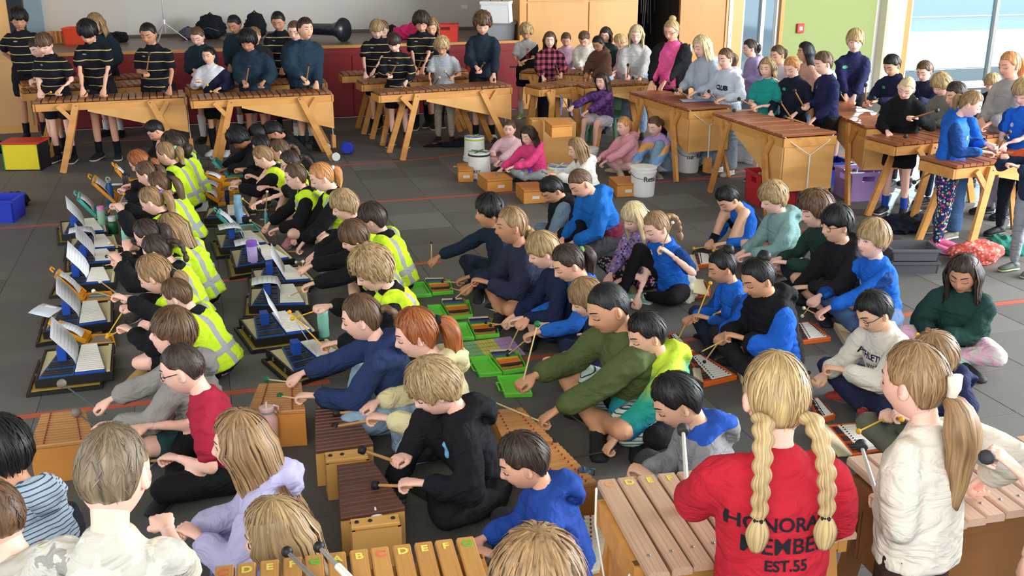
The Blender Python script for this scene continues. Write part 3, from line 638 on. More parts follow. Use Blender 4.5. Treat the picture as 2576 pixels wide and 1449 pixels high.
    if kind == 'hoodie' or (extra and 'hood' in extra):
        c0 = nb+RL @ Vector((0, -.005, -.02)); R0 = [(math.sin(q), -math.cos(q)) for q in (2.5, 1.9, 1.3, .65, 0, -.65, -1.3, -1.9, -2.5)]
        K.loft([c0+RL @ Vector((.080*u, .078*v+(-.012 if v < 0 else .0), -.018*(1+v)*(v > .2)-.0)) for u, v in R0], [.018, .024, .030, .036, .040, .036, .030, .024, .018], 9)
        K.loft([c0+RL @ Vector((0, -.085, .015)), c0+RL @ Vector((0, -.125, -.03)), c0+RL @ Vector((0, -.120, -.085))], [(.062, .034), (.085, .036), (.055, .022)], 10)
    elif kind in ('jacket', 'puffer', 'fleece') or (extra and 'collar' in extra):
        c0 = nb+RL @ Vector((0, -.004, -.015)); K.loft([c0+RL @ Vector((0, 0, -.02)), c0+RL @ Vector((0, .0, .028))], [(.070, .066), (.062, .058)], 12, capk=.1)
    elif kind == 'polo':
        c0 = nb+RL @ Vector((0, .002, -.012)); K.loft([c0+RL @ Vector((0, 0, -.014)), c0+RL @ Vector((0, .0, .010))], [(.070, .062), (.058, .054)], 12, capk=.1)
    K.v = [tuple(Vector(v)*S) for v in K.v]; jb['top'] = remesh_np(K, vox*.85, 2, .5)
    B = MB(); fl = 1.0
    wd = {'long': 0, 'jeans': .006, 'wide': .028, 'tight': -.005, 'shorts': .012, 'skirt': 0, 'none': 0}.get(legs, 0)
    if legs != 'none':
        B.loft([pel+Vector((0, 0, -.03)), pel+RL @ Vector((0, 0, .08))], [(.138*fb, .105*fb), (.130*fb, .098*fb)], 14, capk=.4)
        for hp, kn, an in ((hips[0], kL, aL), (hips[1], kR, aR)):
            if legs == 'shorts':
                k2 = hp.lerp(kn, .80); B.loft([hp, hp.lerp(k2, .5), k2], [.090*fb, .088*fb, .084*fb], 12, capk=.15)
            else:
                B.loft([hp, hp.lerp(kn, .5), kn], [.086*fb+wd*.5, (.078+wd*.6)*fb, .063+wd], 11); a2 = an.lerp(kn, .06)
                B.loft([kn, kn.lerp(a2, .4), a2], [.061+wd, .059+wd, .043+wd*1.2], 11, capk=.3)
        B.v = [tuple(Vector(v)*S) for v in B.v]; jb['bot'] = remesh_np(B, vox*1.12, 2)
    if extra and 'vest' in extra:
        E = MB(); e = .012; lo2 = pel+RL @ Vector((0, 0, -.02)) if st else pel+Vector((0, -.01, -.02))
        E.loft([lo2, pel+RL @ Vector((0, 0, .06)), pel+RL @ Vector((0, .004, .18)), pel+RL @ Vector((0, 0, .29)), pel+RL @ Vector((0, -.004, .342)), pel+RL @ Vector((0, -.008, .378))],
               [((.152+th)*fb+e, (.118+th)*fb+e), ((.134+th)*fb+e, (.106+th)*fb+e), ((.132+th)*fb+e, (.096+th)*fb+e), ((.134+th)*fb+e*.7, (.088+th)*fb+e), ((.118+th)*fb+e, .071+th+e), (.066+e+th*.4, .058+e+th*.4)], 16, capk=.12)
        for s, sh in ((-1, shL), (1, shR)): E.loft([sh+RL @ Vector((-s*.05, 0, .014)), sh+RL @ Vector((s*.006, 0, .006))], [.050+th, .054+th], 10, capk=.2)
        E.v = [tuple(Vector(v)*S) for v in E.v]; jb['vest'] = remesh_np(E, vox*.85, 2, .5)
    PEOPLE.append(dict(n=len(PEOPLE), S=S, T=T, root=root, pel=pel, RL=RL, RH=RH, hc=hc, arms=arms, lod=lod, jb=jb, top=top, bot=bot, label=label, hair=hair, sk=sk, legs=legs, feet=((kL, aL, fL), (kR, aR, fR)), shoe=shoe,
                       sock=sock, kind=kind, eyes=eyes or ('down' if nod > 8 else 'open'), tail=tail, mal=mal, glasses=glasses, extra=extra or (), socklen=socklen, hs=hs, grip=grip, dist=dist, sleeve=sleeve, group=group, W=W, Li=Li, nb=nb, tl=tl, tint=tint, st=st))
    return PEOPLE[-1]
def to_mesh(name, verts, ls, st, tt, mats, tc=None, mi=None, an='tc'):
    me = bpy.data.meshes.new(name); me.vertices.add(len(verts)); me.vertices.foreach_set('co', np.asarray(verts, np.float32).ravel())
    me.loops.add(len(ls)); me.loops.foreach_set('vertex_index', np.asarray(ls, np.int32)); me.polygons.add(len(st)); me.polygons.foreach_set('loop_start', np.asarray(st, np.int32)); me.polygons.foreach_set('loop_total', np.asarray(tt, np.int32))
    me.polygons.foreach_set('use_smooth', [True]*len(st))
    for m in mats: me.materials.append(m)
    if mi is not None: me.polygons.foreach_set('material_index', np.asarray(mi, np.int32))
    if tc is not None:
        at = me.attributes.new(an, 'FLOAT_VECTOR', 'POINT'); at.data.foreach_set('vector', np.asarray(tc, np.float32).ravel())
    me.update(calc_edges=True); me.validate(); return me
class Cat:
    def __init__(s): s.v = []; s.ls = []; s.tt = []; s.mi = []; s.o = 0
    def add(s, v, ls, tt, mi=0): s.v.append(v); s.ls.append(np.asarray(ls)+s.o); s.tt.append(np.asarray(tt)); s.mi.append(np.full(len(tt), mi) if np.isscalar(mi) else np.asarray(mi)); s.o += len(v)
    def addf(s, v, fs, mi=0): s.add(np.asarray(v, float), [i for f in fs for i in f], [len(f) for f in fs], mi)
    def mesh(s, name, mats, tc=None, an='tc'):
        tt = np.concatenate(s.tt); st = np.concatenate([[0], np.cumsum(tt)[:-1]]); return to_mesh(name, np.concatenate(s.v), np.concatenate(s.ls), st, tt, mats, tc, np.concatenate(s.mi), an)
def npM(M): return np.array([list(r) for r in M])
def folds(v, tc, amp, seed):
    n = np.array([(1-3*abs(noise.noise((a*7+seed, b*7, c*13+a*6))))*.9 + .55*(1-3*abs(noise.noise((a*15, b*15+seed, c*22-a*9)))) for a, b, c in tc]); return np.maximum((n-.25)*amp, -.005)
MALLETS = []
def mallet(h, tip, col, head, hr, label, r=.0048, hl=None, group=None):
    h = Vector(h); tip = Vector(tip); d = (tip-h).normalized(); b0 = h-d*.035; m = MB(); Q = d.to_track_quat('Z', 'Y').to_matrix(); L = (tip-b0).length
    o = empty_mesh('mallet', MB().loft([(0, 0, 0), (0, 0, L)], [r*1.15, r*.8], 8, cap=0).mesh('mallet', col), b0, Q); tag(o, label, 'mallet', group)
    k = MB()
    if hl: k.loft([(0, 0, L-hl), (0, 0, L)], [hr, hr], 10, capk=.3)
    else: k.ball((0, 0, L), (hr, hr, hr*.92), 12, None, 0, 8)
    k.build('mallet_head', head, o, smooth=True); return o
def empty_mesh(name, me, loc, Q):
    o = bpy.data.objects.new(name, me); C.objects.link(o); o.location = loc; o.rotation_euler = Q.to_euler(); return o
MC_ = {'green': ('#d8c88a', '#0e6b3c', .018, None), 'yellow': ('#e0ae34', '#e6a91c', .013, None), 'black': ('#c9a468', '#1c1c1e', .011, None), 'bass': ('#b98a4e', '#17171a', .019, .022), 'grey': ('#4a4f58', '#7b7064', .024, None),
       'wood': ('#a8794a', '#2a2a2c', .017, .02), 'cream': ('#b08850', '#d8cfae', .012, None), 'white': ('#c9c4ba', '#2b2b2f', .020, .024), 'felt': ('#33312f', '#b39a78', .019, None), 'smallgrey': ('#3c3a38', '#77726e', .014, None)}
def shoe_mesh(k, an, fd, S, up, sole, st):
    m = MB(); f = Vector(fd).normalized(); z = Vector((0, 0, 1)); s = f.cross(z).normalized(); z = s.cross(f)
    b = an-z*.030 if not st else Vector((an.x, an.y, .035)); A = lambda x, y, h: b+f*y+s*x+z*h
    m.loft([A(0, -.045, .008), A(0, .0, .012), A(0, .06, .006), A(0, .12, -.004), A(0, .155, -.010)], [(.032, .034), (.036, .042), (.038, .034), (.042, .026), (.036, .020)], 10, ux=s, mi=0, capk=.6)
    m.loft([A(0, -.050, -.020), A(0, .03, -.020), A(0, .10, -.022), A(0, .158, -.022)], [(.037, .013), (.038, .013), (.046, .013), (.040, .012)], 10, ux=s, mi=1, capk=.8)
    if not st: pass
    m.loft([an, an.lerp(b, .5)], [.040, .040], 9, mi=0, capk=.3); m.v = [tuple(Vector(v)*S) for v in m.v]; return m
def finish():
    keys = [(p, k) for p in PEOPLE for k in p['jb']]; data = pull([p['jb'][k] for p, k in keys]); G_ = {}
    for (p, k), d in zip(keys, data): G_[(p['n'], k)] = d
    for p in PEOPLE:
        S = p['S']; n = p['n']; T = p['T']; rz = T.to_euler().z; lod = p['lod']; c = Cat(); v, ls, st, tt = G_[(n, 'body')]; c.add(v, ls, tt, 0)
        hm = HEADS[(lod, p['eyes'])]; RH = npM(p['RH']); hc = np.array(p['hc']); hv = np.array(hm.v)*p['hs'] @ RH.T+hc; c.addf(hv*S, hm.f, hm.m)
        hl = 1 if p['dist'] < 5.2 else 0; hp = []
        for i, (sh, el, t2) in enumerate(p['arms']):
            hv, hls, hst, htt = HANDS[(p['grip'] if not isinstance(p['grip'], tuple) else p['grip'][i], hl)]; y = (t2-el).normalized(); y = (y+Vector((0, 0, -.12))).normalized(); x = y.cross(Vector((0, 0, 1))).normalized(); z = x.cross(y)
            M = np.array([list(x*(1 if i else -1)), list(y), list(z)]).T*.92; q = hv @ M.T+np.array(t2+y*.012); ls2 = hls.reshape(-1, 4)[:, ::-1].ravel() if (i == 0 and (htt == 4).all()) else hls
            c.add(q*S, ls2, htt, 0); hp.append(t2+y*.075-z*.022)
        tone = p['sk']; hcn = p['hair'][1] if p['hair'] else 'brown'
        me = c.mesh('person', [skin(tone), lips(tone), plain(HC[hcn][0] if hcn not in ('fair', 'blond') else '#8a6c45', .8, name='brow'), plain('#d8d2cc', .3, name='eye_white'), plain('#241812', .4, name='iris'), plain({0: '#d9a594', 1: '#cc9480', 2: '#a06a4c', 3: '#7d4c34', 4: '#bd8a68', 5: '#a87048'}[tone], .6, name='ear')])
        o = bpy.data.objects.new('person', me); C.objects.link(o); o.location = p['root']; o.rotation_euler = (0, 0, rz); tag(o, p['label'], 'person', p['group'])
        RLt = npM(p['RL']); pel = np.array(p['pel'])
        for k, nm, spec, amp in (('top', {'tee': 't_shirt', 'polo': 'polo_shirt', 'hoodie': 'hoodie', 'jacket': 'jacket', 'puffer': 'padded_jacket', 'jumper': 'jumper'}.get(p['kind'], 'shirt'), p['top'], .010), ('bot', {'shorts': 'shorts', 'jeans': 'jeans'}.get(p['legs'], 'trousers'), p['bot'], .007), ('vest', 'safety_vest', 'vest:#cdee2e:#a7aba9', .011)):
            if (n, k) not in G_: continue
            v, ls, st, tt = G_[(n, k)]; tc = (v/S-pel) @ RLt
            nn = v-v.mean(0); nn = unit(nn*np.array([1, 1, .25])); fo = folds(v, tc, amp*(.35 if 'flat' in p['extra'] else 1), n*3.1)
            if k == 'top' and p['kind'] == 'puffer': fo = fo*.5+.009*np.abs(np.sin(tc[:, 2]*62))
            v2 = v+nn*(fo*S)[:, None]; mm = to_mesh(nm, v2, ls, st, tt, [fab(spec)], tc); obj(nm, mm, o)
            if k == 'top': p['topmesh'] = (v2, ls, st, tt)
        # hair
        if p['hair']:
            sty, col = p['hair'][:2]; opt = p['hair'][2] if len(p['hair']) > 2 else {}; g = p['RH'].transposed() @ Vector((0, 0, -1)); gg = (g+p['RH'].transposed() @ (p['RL'] @ Vector((0, -.25, 0)))).normalized()
            Vv, Hh, fs, addp = hair_mesh(sty, lod, tuple(gg), n*7+1, L=opt.get('L', .28), wave=opt.get('wave', 0)); ties = []
            t = p['tail']
            def tail(pp, dd, L, r, braid=0, wave=0):
                tv, th, tf, PP = tail_mesh(pp, dd, g, L, r, lod, braid, wave, n); addp(tv, th, tf); ties.append((PP[0] if not braid else PP[int(len(PP)*.75)], r*.72))
            if t:
                if t[0] == 'pony': tail((0, -.098, .045+t[3] if len(t) > 3 else .03), (0, -1, .25), t[1], t[2] if len(t) > 2 else .033, 0, .004)
                elif t[0] == 'low': tail((0, -.092, -.03), (0, -1, -.2), t[1], t[2] if len(t) > 2 else .031, 0, .004)
                elif t[0] == 'braid': tail((0, -.096, .02), (0, -1, .1), t[1], .021, 1)
                elif t[0] == 'braids':
                    for s in (-1, 1): tail((s*.056, -.074, -.030), (s*.25, -1, -.35), t[1], .021, 1)
                elif t[0] == 'bun':
                    b = MB(); b.ball((0, 0, 0), (.040, .036, .036), 14, None, 0, 10); q = np.array(b.v); q *= (1+.14*vnoise(q, 60, n))[:, None]; ctr = np.array([0, -.070, .095]) if len(t) < 2 else np.array(t[1]); addp(q+ctr, np.stack([q[:, 0]*90, q[:, 2]*90, q[:, 1]*60], -1), b.f)
                elif t[0] == 'buns':
                    for s in (-1, 1):
                        b = MB(); b.ball((0, 0, 0), (.030, .030, .030), 12, None, 0, 9); q = np.array(b.v); q *= (1+.2*vnoise(q, 70, n))[:, None]; addp(q+np.array([s*.055, -.05, .095]), q*80, b.f)
            V2 = (np.concatenate(Vv)*p['hs']) @ RH.T+hc; cc = Cat(); cc.addf(V2*S, fs); mh = cc.mesh('hair', [hairmat(col, 1 if sty in ('curly', 'mop') else 0)], np.concatenate(Hh), 'hc'); ho = obj('hair', mh, o)
            for q, r in ties:
                if p['tint'] is None: break
                b = MB()
                if 'bow' in p['extra']:
                    for sb in (-1, 1): b.loft([(0, -.01, sb*.004), (0, -.02, sb*.030), (.004, -.022, sb*.062)], [(.016, .012), (.020, .018), (.034, .016)], 10, capk=.4)
                    b.ball((0, -.012, 0), (.016, .016, .014), 8, None, 0, 6)
                else: b.ball((0, 0, 0), (r*1.05, r*.8, r*.8), 10, None, 0, 7)
                b.v = [tuple((p['RH'] @ (Vector(v)+q)*p['hs']+p['hc'])*S) for v in b.v]; b.build('hair_tie', fab(p['tint']), ho, smooth=True)
        if p['glasses']:
            b = MB()
            for s in (-1, 1):
                ey = .074; cs_ = lambda v: math.copysign(abs(v)**.6, v); pts = [(s*.031+.0195*cs_(math.cos(q*math.pi/8)), ey+.012-abs(.02*math.cos(q*math.pi/8))*.2, .001+.0165*cs_(math.sin(q*math.pi/8))) for q in range(17)]; b.loft(pts, [.0016]*17, 5, ux=(0, 1, 0), cap=0)
                b.loft([(s*.050, ey+.009, .008), (s*.068, .06, .010), (s*.076, -.004, .010)], [.0019]*3, 5, ux=(0, 0, 1))
            b.loft([(-.012, ey+.012, .006), (.012, ey+.012, .006)], [.0016]*2, 5, ux=(0, 1, 0)); b.v = [tuple((p['RH'] @ Vector(v)*p['hs']+p['hc'])*S) for v in b.v]; b.build('glasses', plain(p['glasses'], .3), o, smooth=True)
        for i, (kn, an, fd) in enumerate(p['feet']):
            if p['shoe'] is None: continue
            sc_ = p['shoe'] if isinstance(p['shoe'], tuple) else (p['shoe'], '#3a3a3c' if p['shoe'] in ('#1b1b1d',) else '#c9c2b4')
            shoe_mesh(kn, an, fd, S, 0, 0, p['st']).build('shoe', [plain(sc_[0], .7, bump=.3), plain(sc_[1], .6)], o, smooth=True)
            if p['sock']:
                d = (kn-an).normalized(); m = MB().loft([an-d*.01, an+d*.02, an+d*p['socklen']], [.037, .035, .037+.10*max(0, p['socklen']-.1)], 10, capk=.05); m.v = [tuple(Vector(v)*S) for v in m.v]; m.build('sock', fab(p['sock']), o, smooth=True)
        # mallets
        if p['mal']:
            kind, tips = p['mal'][0], p['mal'][1:]
            for i, tp in enumerate(tips):
                if tp is None: continue
                cst, ch, hr, hl = MC_[kind]; hw = p['W'](hp[i]); sd = 'left' if i == 0 else 'right'; el, wt = p['arms'][i][1:]; fw = (p['W'](wt)-p['W'](el)).normalized()
                if tp == 1: tw = hw+(fw*.5+T @ Vector((0, .75, -.55))).normalized()*.26*S
                else:
                    gs = hw+(fw*.6+T @ Vector((0, .6, -.35))).normalized()*.27*S; tw = near(tp[0], tp[1], gs) if len(tp) == 2 else G(*tp)
                    if (tw-hw).length > .42: tw = hw+(tw-hw).normalized()*.42
                who = p['label']; nm = {'green': 'green-headed', 'yellow': 'yellow', 'black': 'small black-headed', 'bass': 'black-capped wooden', 'grey': 'grey-headed', 'wood': 'wooden rubber-tipped', 'cream': 'cream-headed', 'white': 'taped black-headed', 'felt': 'felt-headed', 'smallgrey': 'grey-headed thin'}[kind]
                lb = '%s mallet in %s hand of %s' % (nm, sd, who); lb = lb if len(lb.split()) <= 16 else lb.replace(' with ', ' ').replace(' the ', ' '); lb = ' '.join(lb.split()[:16])
                mallet(hw, tw, plain(cst, .5), plain(ch, .6), hr*(1 if S > .8 else .9), lb, r=.0075 if kind in ('bass', 'wood', 'white') else .0042, hl=hl)
        p['obj'] = o
def decal(p, body, size, col, uz, front=1, ux=0, rot=0, bold=.0006, me=None):
    """lettering wrapped on the garment: placed at (ux, uz) of the torso frame on its front (1) or back (-1)"""
    v, ls, st, tt = p['topmesh']; faces = []; i = 0
    for s_, t_ in zip(st, tt): faces.append(tuple(int(x) for x in ls[s_:s_+t_]))
    bv = BVHTree.FromPolygons([tuple(map(float, q)) for q in v], faces); S = p['S']; RL = p['RL']; me = me or text(body, size, fab(col), bold=bold, ext=0)
    bm = bmesh.new(); bm.from_mesh(me); bmesh.ops.triangulate(bm, faces=bm.faces); bmesh.ops.subdivide_edges(bm, edges=[e for e in bm.edges if e.calc_length() > .012], cuts=1); bmesh.ops.triangulate(bm, faces=bm.faces); bmesh.ops.subdivide_edges(bm, edges=[e for e in bm.edges if e.calc_length() > .012], cuts=1); bmesh.ops.triangulate(bm, faces=bm.faces); bm.to_mesh(me); bm.free()
    cr, sr = math.cos(rot), math.sin(rot)
    for q in me.vertices:
        x, z = q.co.x*cr-q.co.y*sr, q.co.x*sr+q.co.y*cr
        o = (p['pel']+RL @ Vector(((ux+x)*(-1 if front > 0 else 1), (.175 if front > 0 else -.6), uz+z)))*S; h = bv.ray_cast(o, RL @ Vector((0, -front, 0)))
        if h[0] is None: h = bv.find_nearest(o)
        q.co = h[0]+RL @ Vector((0, front*.0035, 0))
    me.update(); return obj('lettering' if body else 'badge', me, p['obj'])
def badge(p, w_, h_, col, uz, ux=.07):
    m = MB(); n = 12; m.v = [(w_/2*math.cos(a*6.283/n), h_/2*math.sin(a*6.283/n), 0) for a in range(n)]; m.f = [tuple(range(n))]; m.m = [0]; decal(p, '', 0, '', uz, 1, ux, me=m.mesh('badge', fab(col)))
# ---------------- marimbas ----------------
BRW = wood('#94603a', '#603820', .38, (1.5, 14, 8)); BRR = wood('#9c5c38', '#6c3a22', .35, (1.5, 14, 8)); BRD = wood('#54382f', '#33201d', .4, (1.5, 14, 8)); BRT = wood('#c08a50', '#98622f', .42, (1.5, 12, 8))
BRP = wood('#c4a184', '#94705a', .5, (1.5, 12, 8)); BRO = wood('#c2904e', '#a06c34', .5, (1.5, 12, 8)); FRM = wood('#d19650', '#a2642a', .48, (1.6, 14, 14)); FRD = wood('#8a5a30', '#65401f', .5, (.9, 6, 6)); PLB = wood('#daa461', '#b87c40', .45, (1.6, 1.6, 7))
STEEL = plain('#9fa3a6', .3, .9); ROPE = plain('#ded9cc', .8); BLK = plain('#17171a', .5)
def marimba(A, B, ref, label, h=.73, wA=.27, wB=.38, nb=21, bar=BRW, frame=FRM, ply_=PLB, deep=.30, legs=1, rope=True, block=True, wheels=False, group=None, pipes=0, flipdeep=False):
    A = G(*A, h); B = G(*B, h); A.z = B.z = 0; L = (B-A).length; ex = (B-A)/L; ey = Vector((-ex.y, ex.x, 0)); r = G(*ref, h); r.z = 0; s = 1 if (r-A).dot(ey) > 0 else -1
    o = empty('marimba', A, math.atan2(ex.y, ex.x), label, 'marimba', group); w = lambda x: wA+(wB-wA)*x/L
    rt = h; me = barmesh(bar); pw = L/nb
    def Q(x, y, z): return (x, s*y, z)
    for i in range(nb):
        x = (i+.5)*pw; inst('bar', me, o, Q(x, w(x)/2, rt+.016+.002*((i*7) % 3)), (w(x)+.05, pw*.88, .024), (0, 0, math.pi/2+.01*((i*5) % 3-1)))
    for nm, y0, y1 in (('front_rail', 0, 0), ('back_rail', wA, wB)): MB().beam(Q(0, y0, rt-.042), Q(L, y1, rt-.042), .028, .078).build(nm, frame, o)
    MB().beam(Q(0, -.014, rt-.042), Q(0, wA+.014, rt-.042), .028, .078).build('end_board', frame, o); MB().beam(Q(L, -.014, rt-.042), Q(L, wB+.014, rt-.042), .028, .078).build('end_board', frame, o)
    xs = .34*L; zt = rt-.08; k = 1.0
    for y0, y1 in ((-.004, -.004), (w(xs), wB)):
        m = MB(); P_ = [(xs, y0, zt), (L, y1, zt), (L, y1, zt-deep), (xs, y0, zt-.02)]; t = .012*(1 if y0 > 0 else -1)
        m.add([Q(*p) for p in P_]+[Q(p[0], p[1]+t, p[2]) for p in P_], [(0, 1, 2, 3), (7, 6, 5, 4), (0, 4, 5, 1), (1, 5, 6, 2), (2, 6, 7, 3), (3, 7, 4, 0)]); m.build('side_panel', ply_, o)
    m = MB(); m.beam(Q(L, -.0, zt-deep/2), Q(L, wB, zt-deep/2), .014, deep); m.build('end_panel', ply_, o)
    if legs:
        for y, e in ((-.03, -.06), (None, .06)):
            for xt, xf in ((.27, .13), (.76, .97)):
                yy = y if y is not None else w(xt*L)+.03; a = Q(xt*L, yy, rt-.012); b = Q(xf*L, yy+e, 0.0); lg = MB().beam(a, b, .028, .065, up=ex if False else (1, 0, 0)).build('leg', frame, o)
                k = Vector(a).lerp(Vector(b), .24); xb = xt+(-.12 if xt < .5 else .12); MB().beam(Q(xb*L, yy, rt-.03), k, .026, .045, up=(1, 0, 0)).build('brace', frame, o)
                MB().ball(Vector(a)+Vector((0, -.016*s if y is not None else .016*s, -.02)), .008, 6, None, 0, 4).build('bolt', STEEL, lg)
                if wheels and xt > .5:
                    wl = MB().lathe([(.044, -.011), (.048, -.008), (.048, .008), (.044, .011)], (0, 0, 0), 16, 0, Matrix.Rotation(math.pi/2, 3, 'X')); wl.v = [tuple(Vector(v)+Vector(b)+Vector((.03, (-.03*s if y is not None else .03*s), .047))) for v in wl.v]; wl.build('wheel', plain('#e4e2de', .4), o)
    if rope:
        kn = Vector(Q(L+.02, wB*.5, rt-.16)); m = MB()
        for yy in (.0, wB): m.loft([Q(L-.01, yy, rt+.01), Q(L+.022, yy+(wB*.5-yy)*.3, rt-.05), kn], [.004]*3, 6)
        m.loft([kn, kn+Vector((0, 0, -.34))], [.004, .004], 6); m.loft([kn+Vector((0, .006, 0)), kn+Vector((0, .008, -.34))], [.004, .004], 6); m.build('rope', ROPE, o, smooth=True)
        if block: MB().box(kn+Vector((0, 0, -.40)), (.045, .085, .15)).build('weight_block', frame, o, bevel=.004)
    for i in range(pipes):
        x = L*(.5+.09*i); ln = .12+.09*i; MB().lathe([(.026, 0), (.03, .02), (.03, ln)], Q(x, w(x)/2, rt-.10-ln), 12).build('resonator_tube', plain('#8e9498', .35, .3), o, smooth=True)
    return o
BM = 'bars laid over a long angled timber frame'
marimba((85, 262), (465, 245), (85, 240), 'front left wooden marimba nearest the yellow box', wheels=False)
marimba((58, 236), (400, 214), (58, 215), 'wooden marimba behind front left one, second rail from front', rope=False)
marimba((57, 217), (400, 195), (57, 200), 'rearmost wooden marimba at far left before red stage', rope=False, bar=BRR)
marimba((483, 254), (835, 237), (483, 235), 'wooden marimba with white wheel and hanging block, left of centre', wheels=True)
marimba((476, 226), (820, 207), (476, 210), 'wooden marimba hidden behind the white wheeled one', rope=False, pipes=4)
marimba((955, 240), (1285, 219), (955, 225), 'centre wooden marimba before the grey t-shirt', wheels=True)
marimba((912, 213), (1195, 198), (912, 200), 'wooden marimba behind the centre one', rope=False, pipes=3)
marimba((863, 192), (1175, 180), (863, 180), 'rearmost centre marimba with grey tubes against red stage', rope=False, bar=BRR, pipes=5)
marimba((1358, 225), (1462, 215), (1358, 210), 'small wooden xylophone on legs before checked jacket', rope=False, nb=9, wB=.30, deep=.10)
marimba((1468, 222), (1660, 212), (1468, 208), 'wooden xylophone on legs before brown hoodie', rope=False, nb=15, deep=.18)
marimba((1310, 184), (1470, 190), (1310, 170), 'low wooden xylophone behind checked jacket by timber doors', rope=False, nb=14, deep=.12)
marimba((1587, 236), (1735, 280), (1650, 228), 'large marimba with blue sheet beside pink-topped adult', wA=.36, wB=.46, nb=18, bar=BRR, deep=.34)
marimba((1797, 290), (1975, 348), (1880, 280), 'large right-hand marimba beside the red crate', wA=.36, wB=.50, nb=18, bar=BRR, deep=.40)
marimba((2030, 262), (2182, 325), (2130, 262), 'marimba behind navy fleece wearer, above purple crate', wA=.34, wB=.42, nb=18, bar=BRR, deep=.30, rope=False)
marimba((2250, 368), (2590, 338), (2250, 340), 'marimba played by black hoodie near the window', wA=.34, wB=.42, nb=20, bar=BRR, deep=.2, rope=True)
marimba((2400, 424), (2720, 392), (2400, 400), 'marimba at right edge in front of flowery leggings', wA=.34, wB=.42, nb=20, bar=BRR, deep=.2, rope=False)
def bigxylo(name, P0, P1, h, lens, nb, bar, frame, label, letters=None, cols=None, z0=0, thick=.026, boxd=.22, legs=True, gap=.90, side=-1, pins=True):
    """bars reach from the line P0-P1 towards the camera side"""
    A = G(*P0, h); B = G(*P1, h); A.z = B.z = 0; L = (B-A).length; ex = (B-A)/L; o = empty(name, A, math.atan2(ex.y, ex.x), label, 'marimba'); me = barmesh(bar); pw = L/nb; w = lambda x: lens[0]+(lens[1]-lens[0])*x/L
    for i in range(nb):
        x = (i+.5)*pw; b = inst('bar', me, o, (x, -w(x)/2, h-thick/2), (w(x), pw*gap, thick), (0, 0, math.pi/2+.006*((i*5) % 3-1)))
        if pins: inst('pin', UC.setdefault('pin', MB().ball((0, 0, 0), (1, 1, .6), 8, None, 0, 5).mesh('pin', STEEL)), b, (-.34, .06, .5), (.006/w(x), .006/pw/gap, .006/thick))
        if letters and i < len(letters) and letters[i] != ' ':
            m = text(letters[i], .042, plain(cols[i], .6), ext=.0004, bold=.0012); t = obj('lettering', m, o, (x, -.035, h+.0008))
    for f in (.16, .80):
        MB().beam((-.01, -w(0)*f, h-thick-.045), (L+.01, -w(L)*f, h-thick-.045), .026, .075).build('rail', frame, o)
    for x in (0.0, L): MB().beam((x, -w(x)*.12, h-thick-.05), (x, -w(x)*.84, h-thick-.05), .028, .085).build('end_board', frame, o)
    if boxd:
        for f in (.20, .76): MB().beam((.02, -w(0)*f, h-thick-.09-boxd/2), (L-.02, -w(L)*f, h-thick-.09-boxd/2), .014, boxd).build('side_panel', frame, o)
        MB().beam((.03, -w(0)*.20, h-thick-.09-boxd/2), (.03, -w(0)*.76, h-thick-.09-boxd/2), .014, boxd).build('end_panel', frame, o)
    if legs:
        for x, dx in ((.12*L, -.06), (.88*L, .06)):
            for f, dy in ((.10, .08), (.86, -.08)): MB().beam((x, -w(x)*f, h-thick-.02), (x+dx, -w(x)*f+dy, z0), .03, .07, up=(1, 0, 0)).build('leg', frame, o)
    return o
YL, OR, GR = '#e3d35e', '#d8694a', '#5ab23a'
bigxylo('marimba', (535, 1426), (1196, 1348), .74, (.52, .36), 12, BRO, FRM, 'lettered wooden marimba along the bottom edge', 'CDEFGABCDEFG', [OR, YL, YL, YL, GR, YL, YL, OR, YL, YL, YL, GR], gap=.86)
W1 = bigxylo('marimba', (1500, 1208), (1990, 1158), .74, (.53, .44), 10, BRP, FRM, 'pale weathered marimba in front of red sweatshirt', 'CDEFGABC', ['#d8905a', '#d6c84a', '#d6c84a', '#d6c84a', '#7ab04a', '#d6c84a', '#d6c84a', '#d8905a'])
m = MB(); m.loft([(-.02, -.07, .75), (-.028, -.10, .64), (-.03, -.24, .50), (-.02, -.36, .56), (-.015, -.41, .66)], [.004]*5, 6); m.loft([(-.03, -.24, .50), (-.032, -.24, .1)], [.004]*2, 6); m.build('rope', ROPE, W1, smooth=True)
bigxylo('marimba', (2128, 1150), (2640, 1088), .74, (.46, .38), 11, wood('#cfae98', '#a88570', .45, (1.5, 12, 8)), FRD, 'pale-barred marimba on brown legs right of cream jumper')
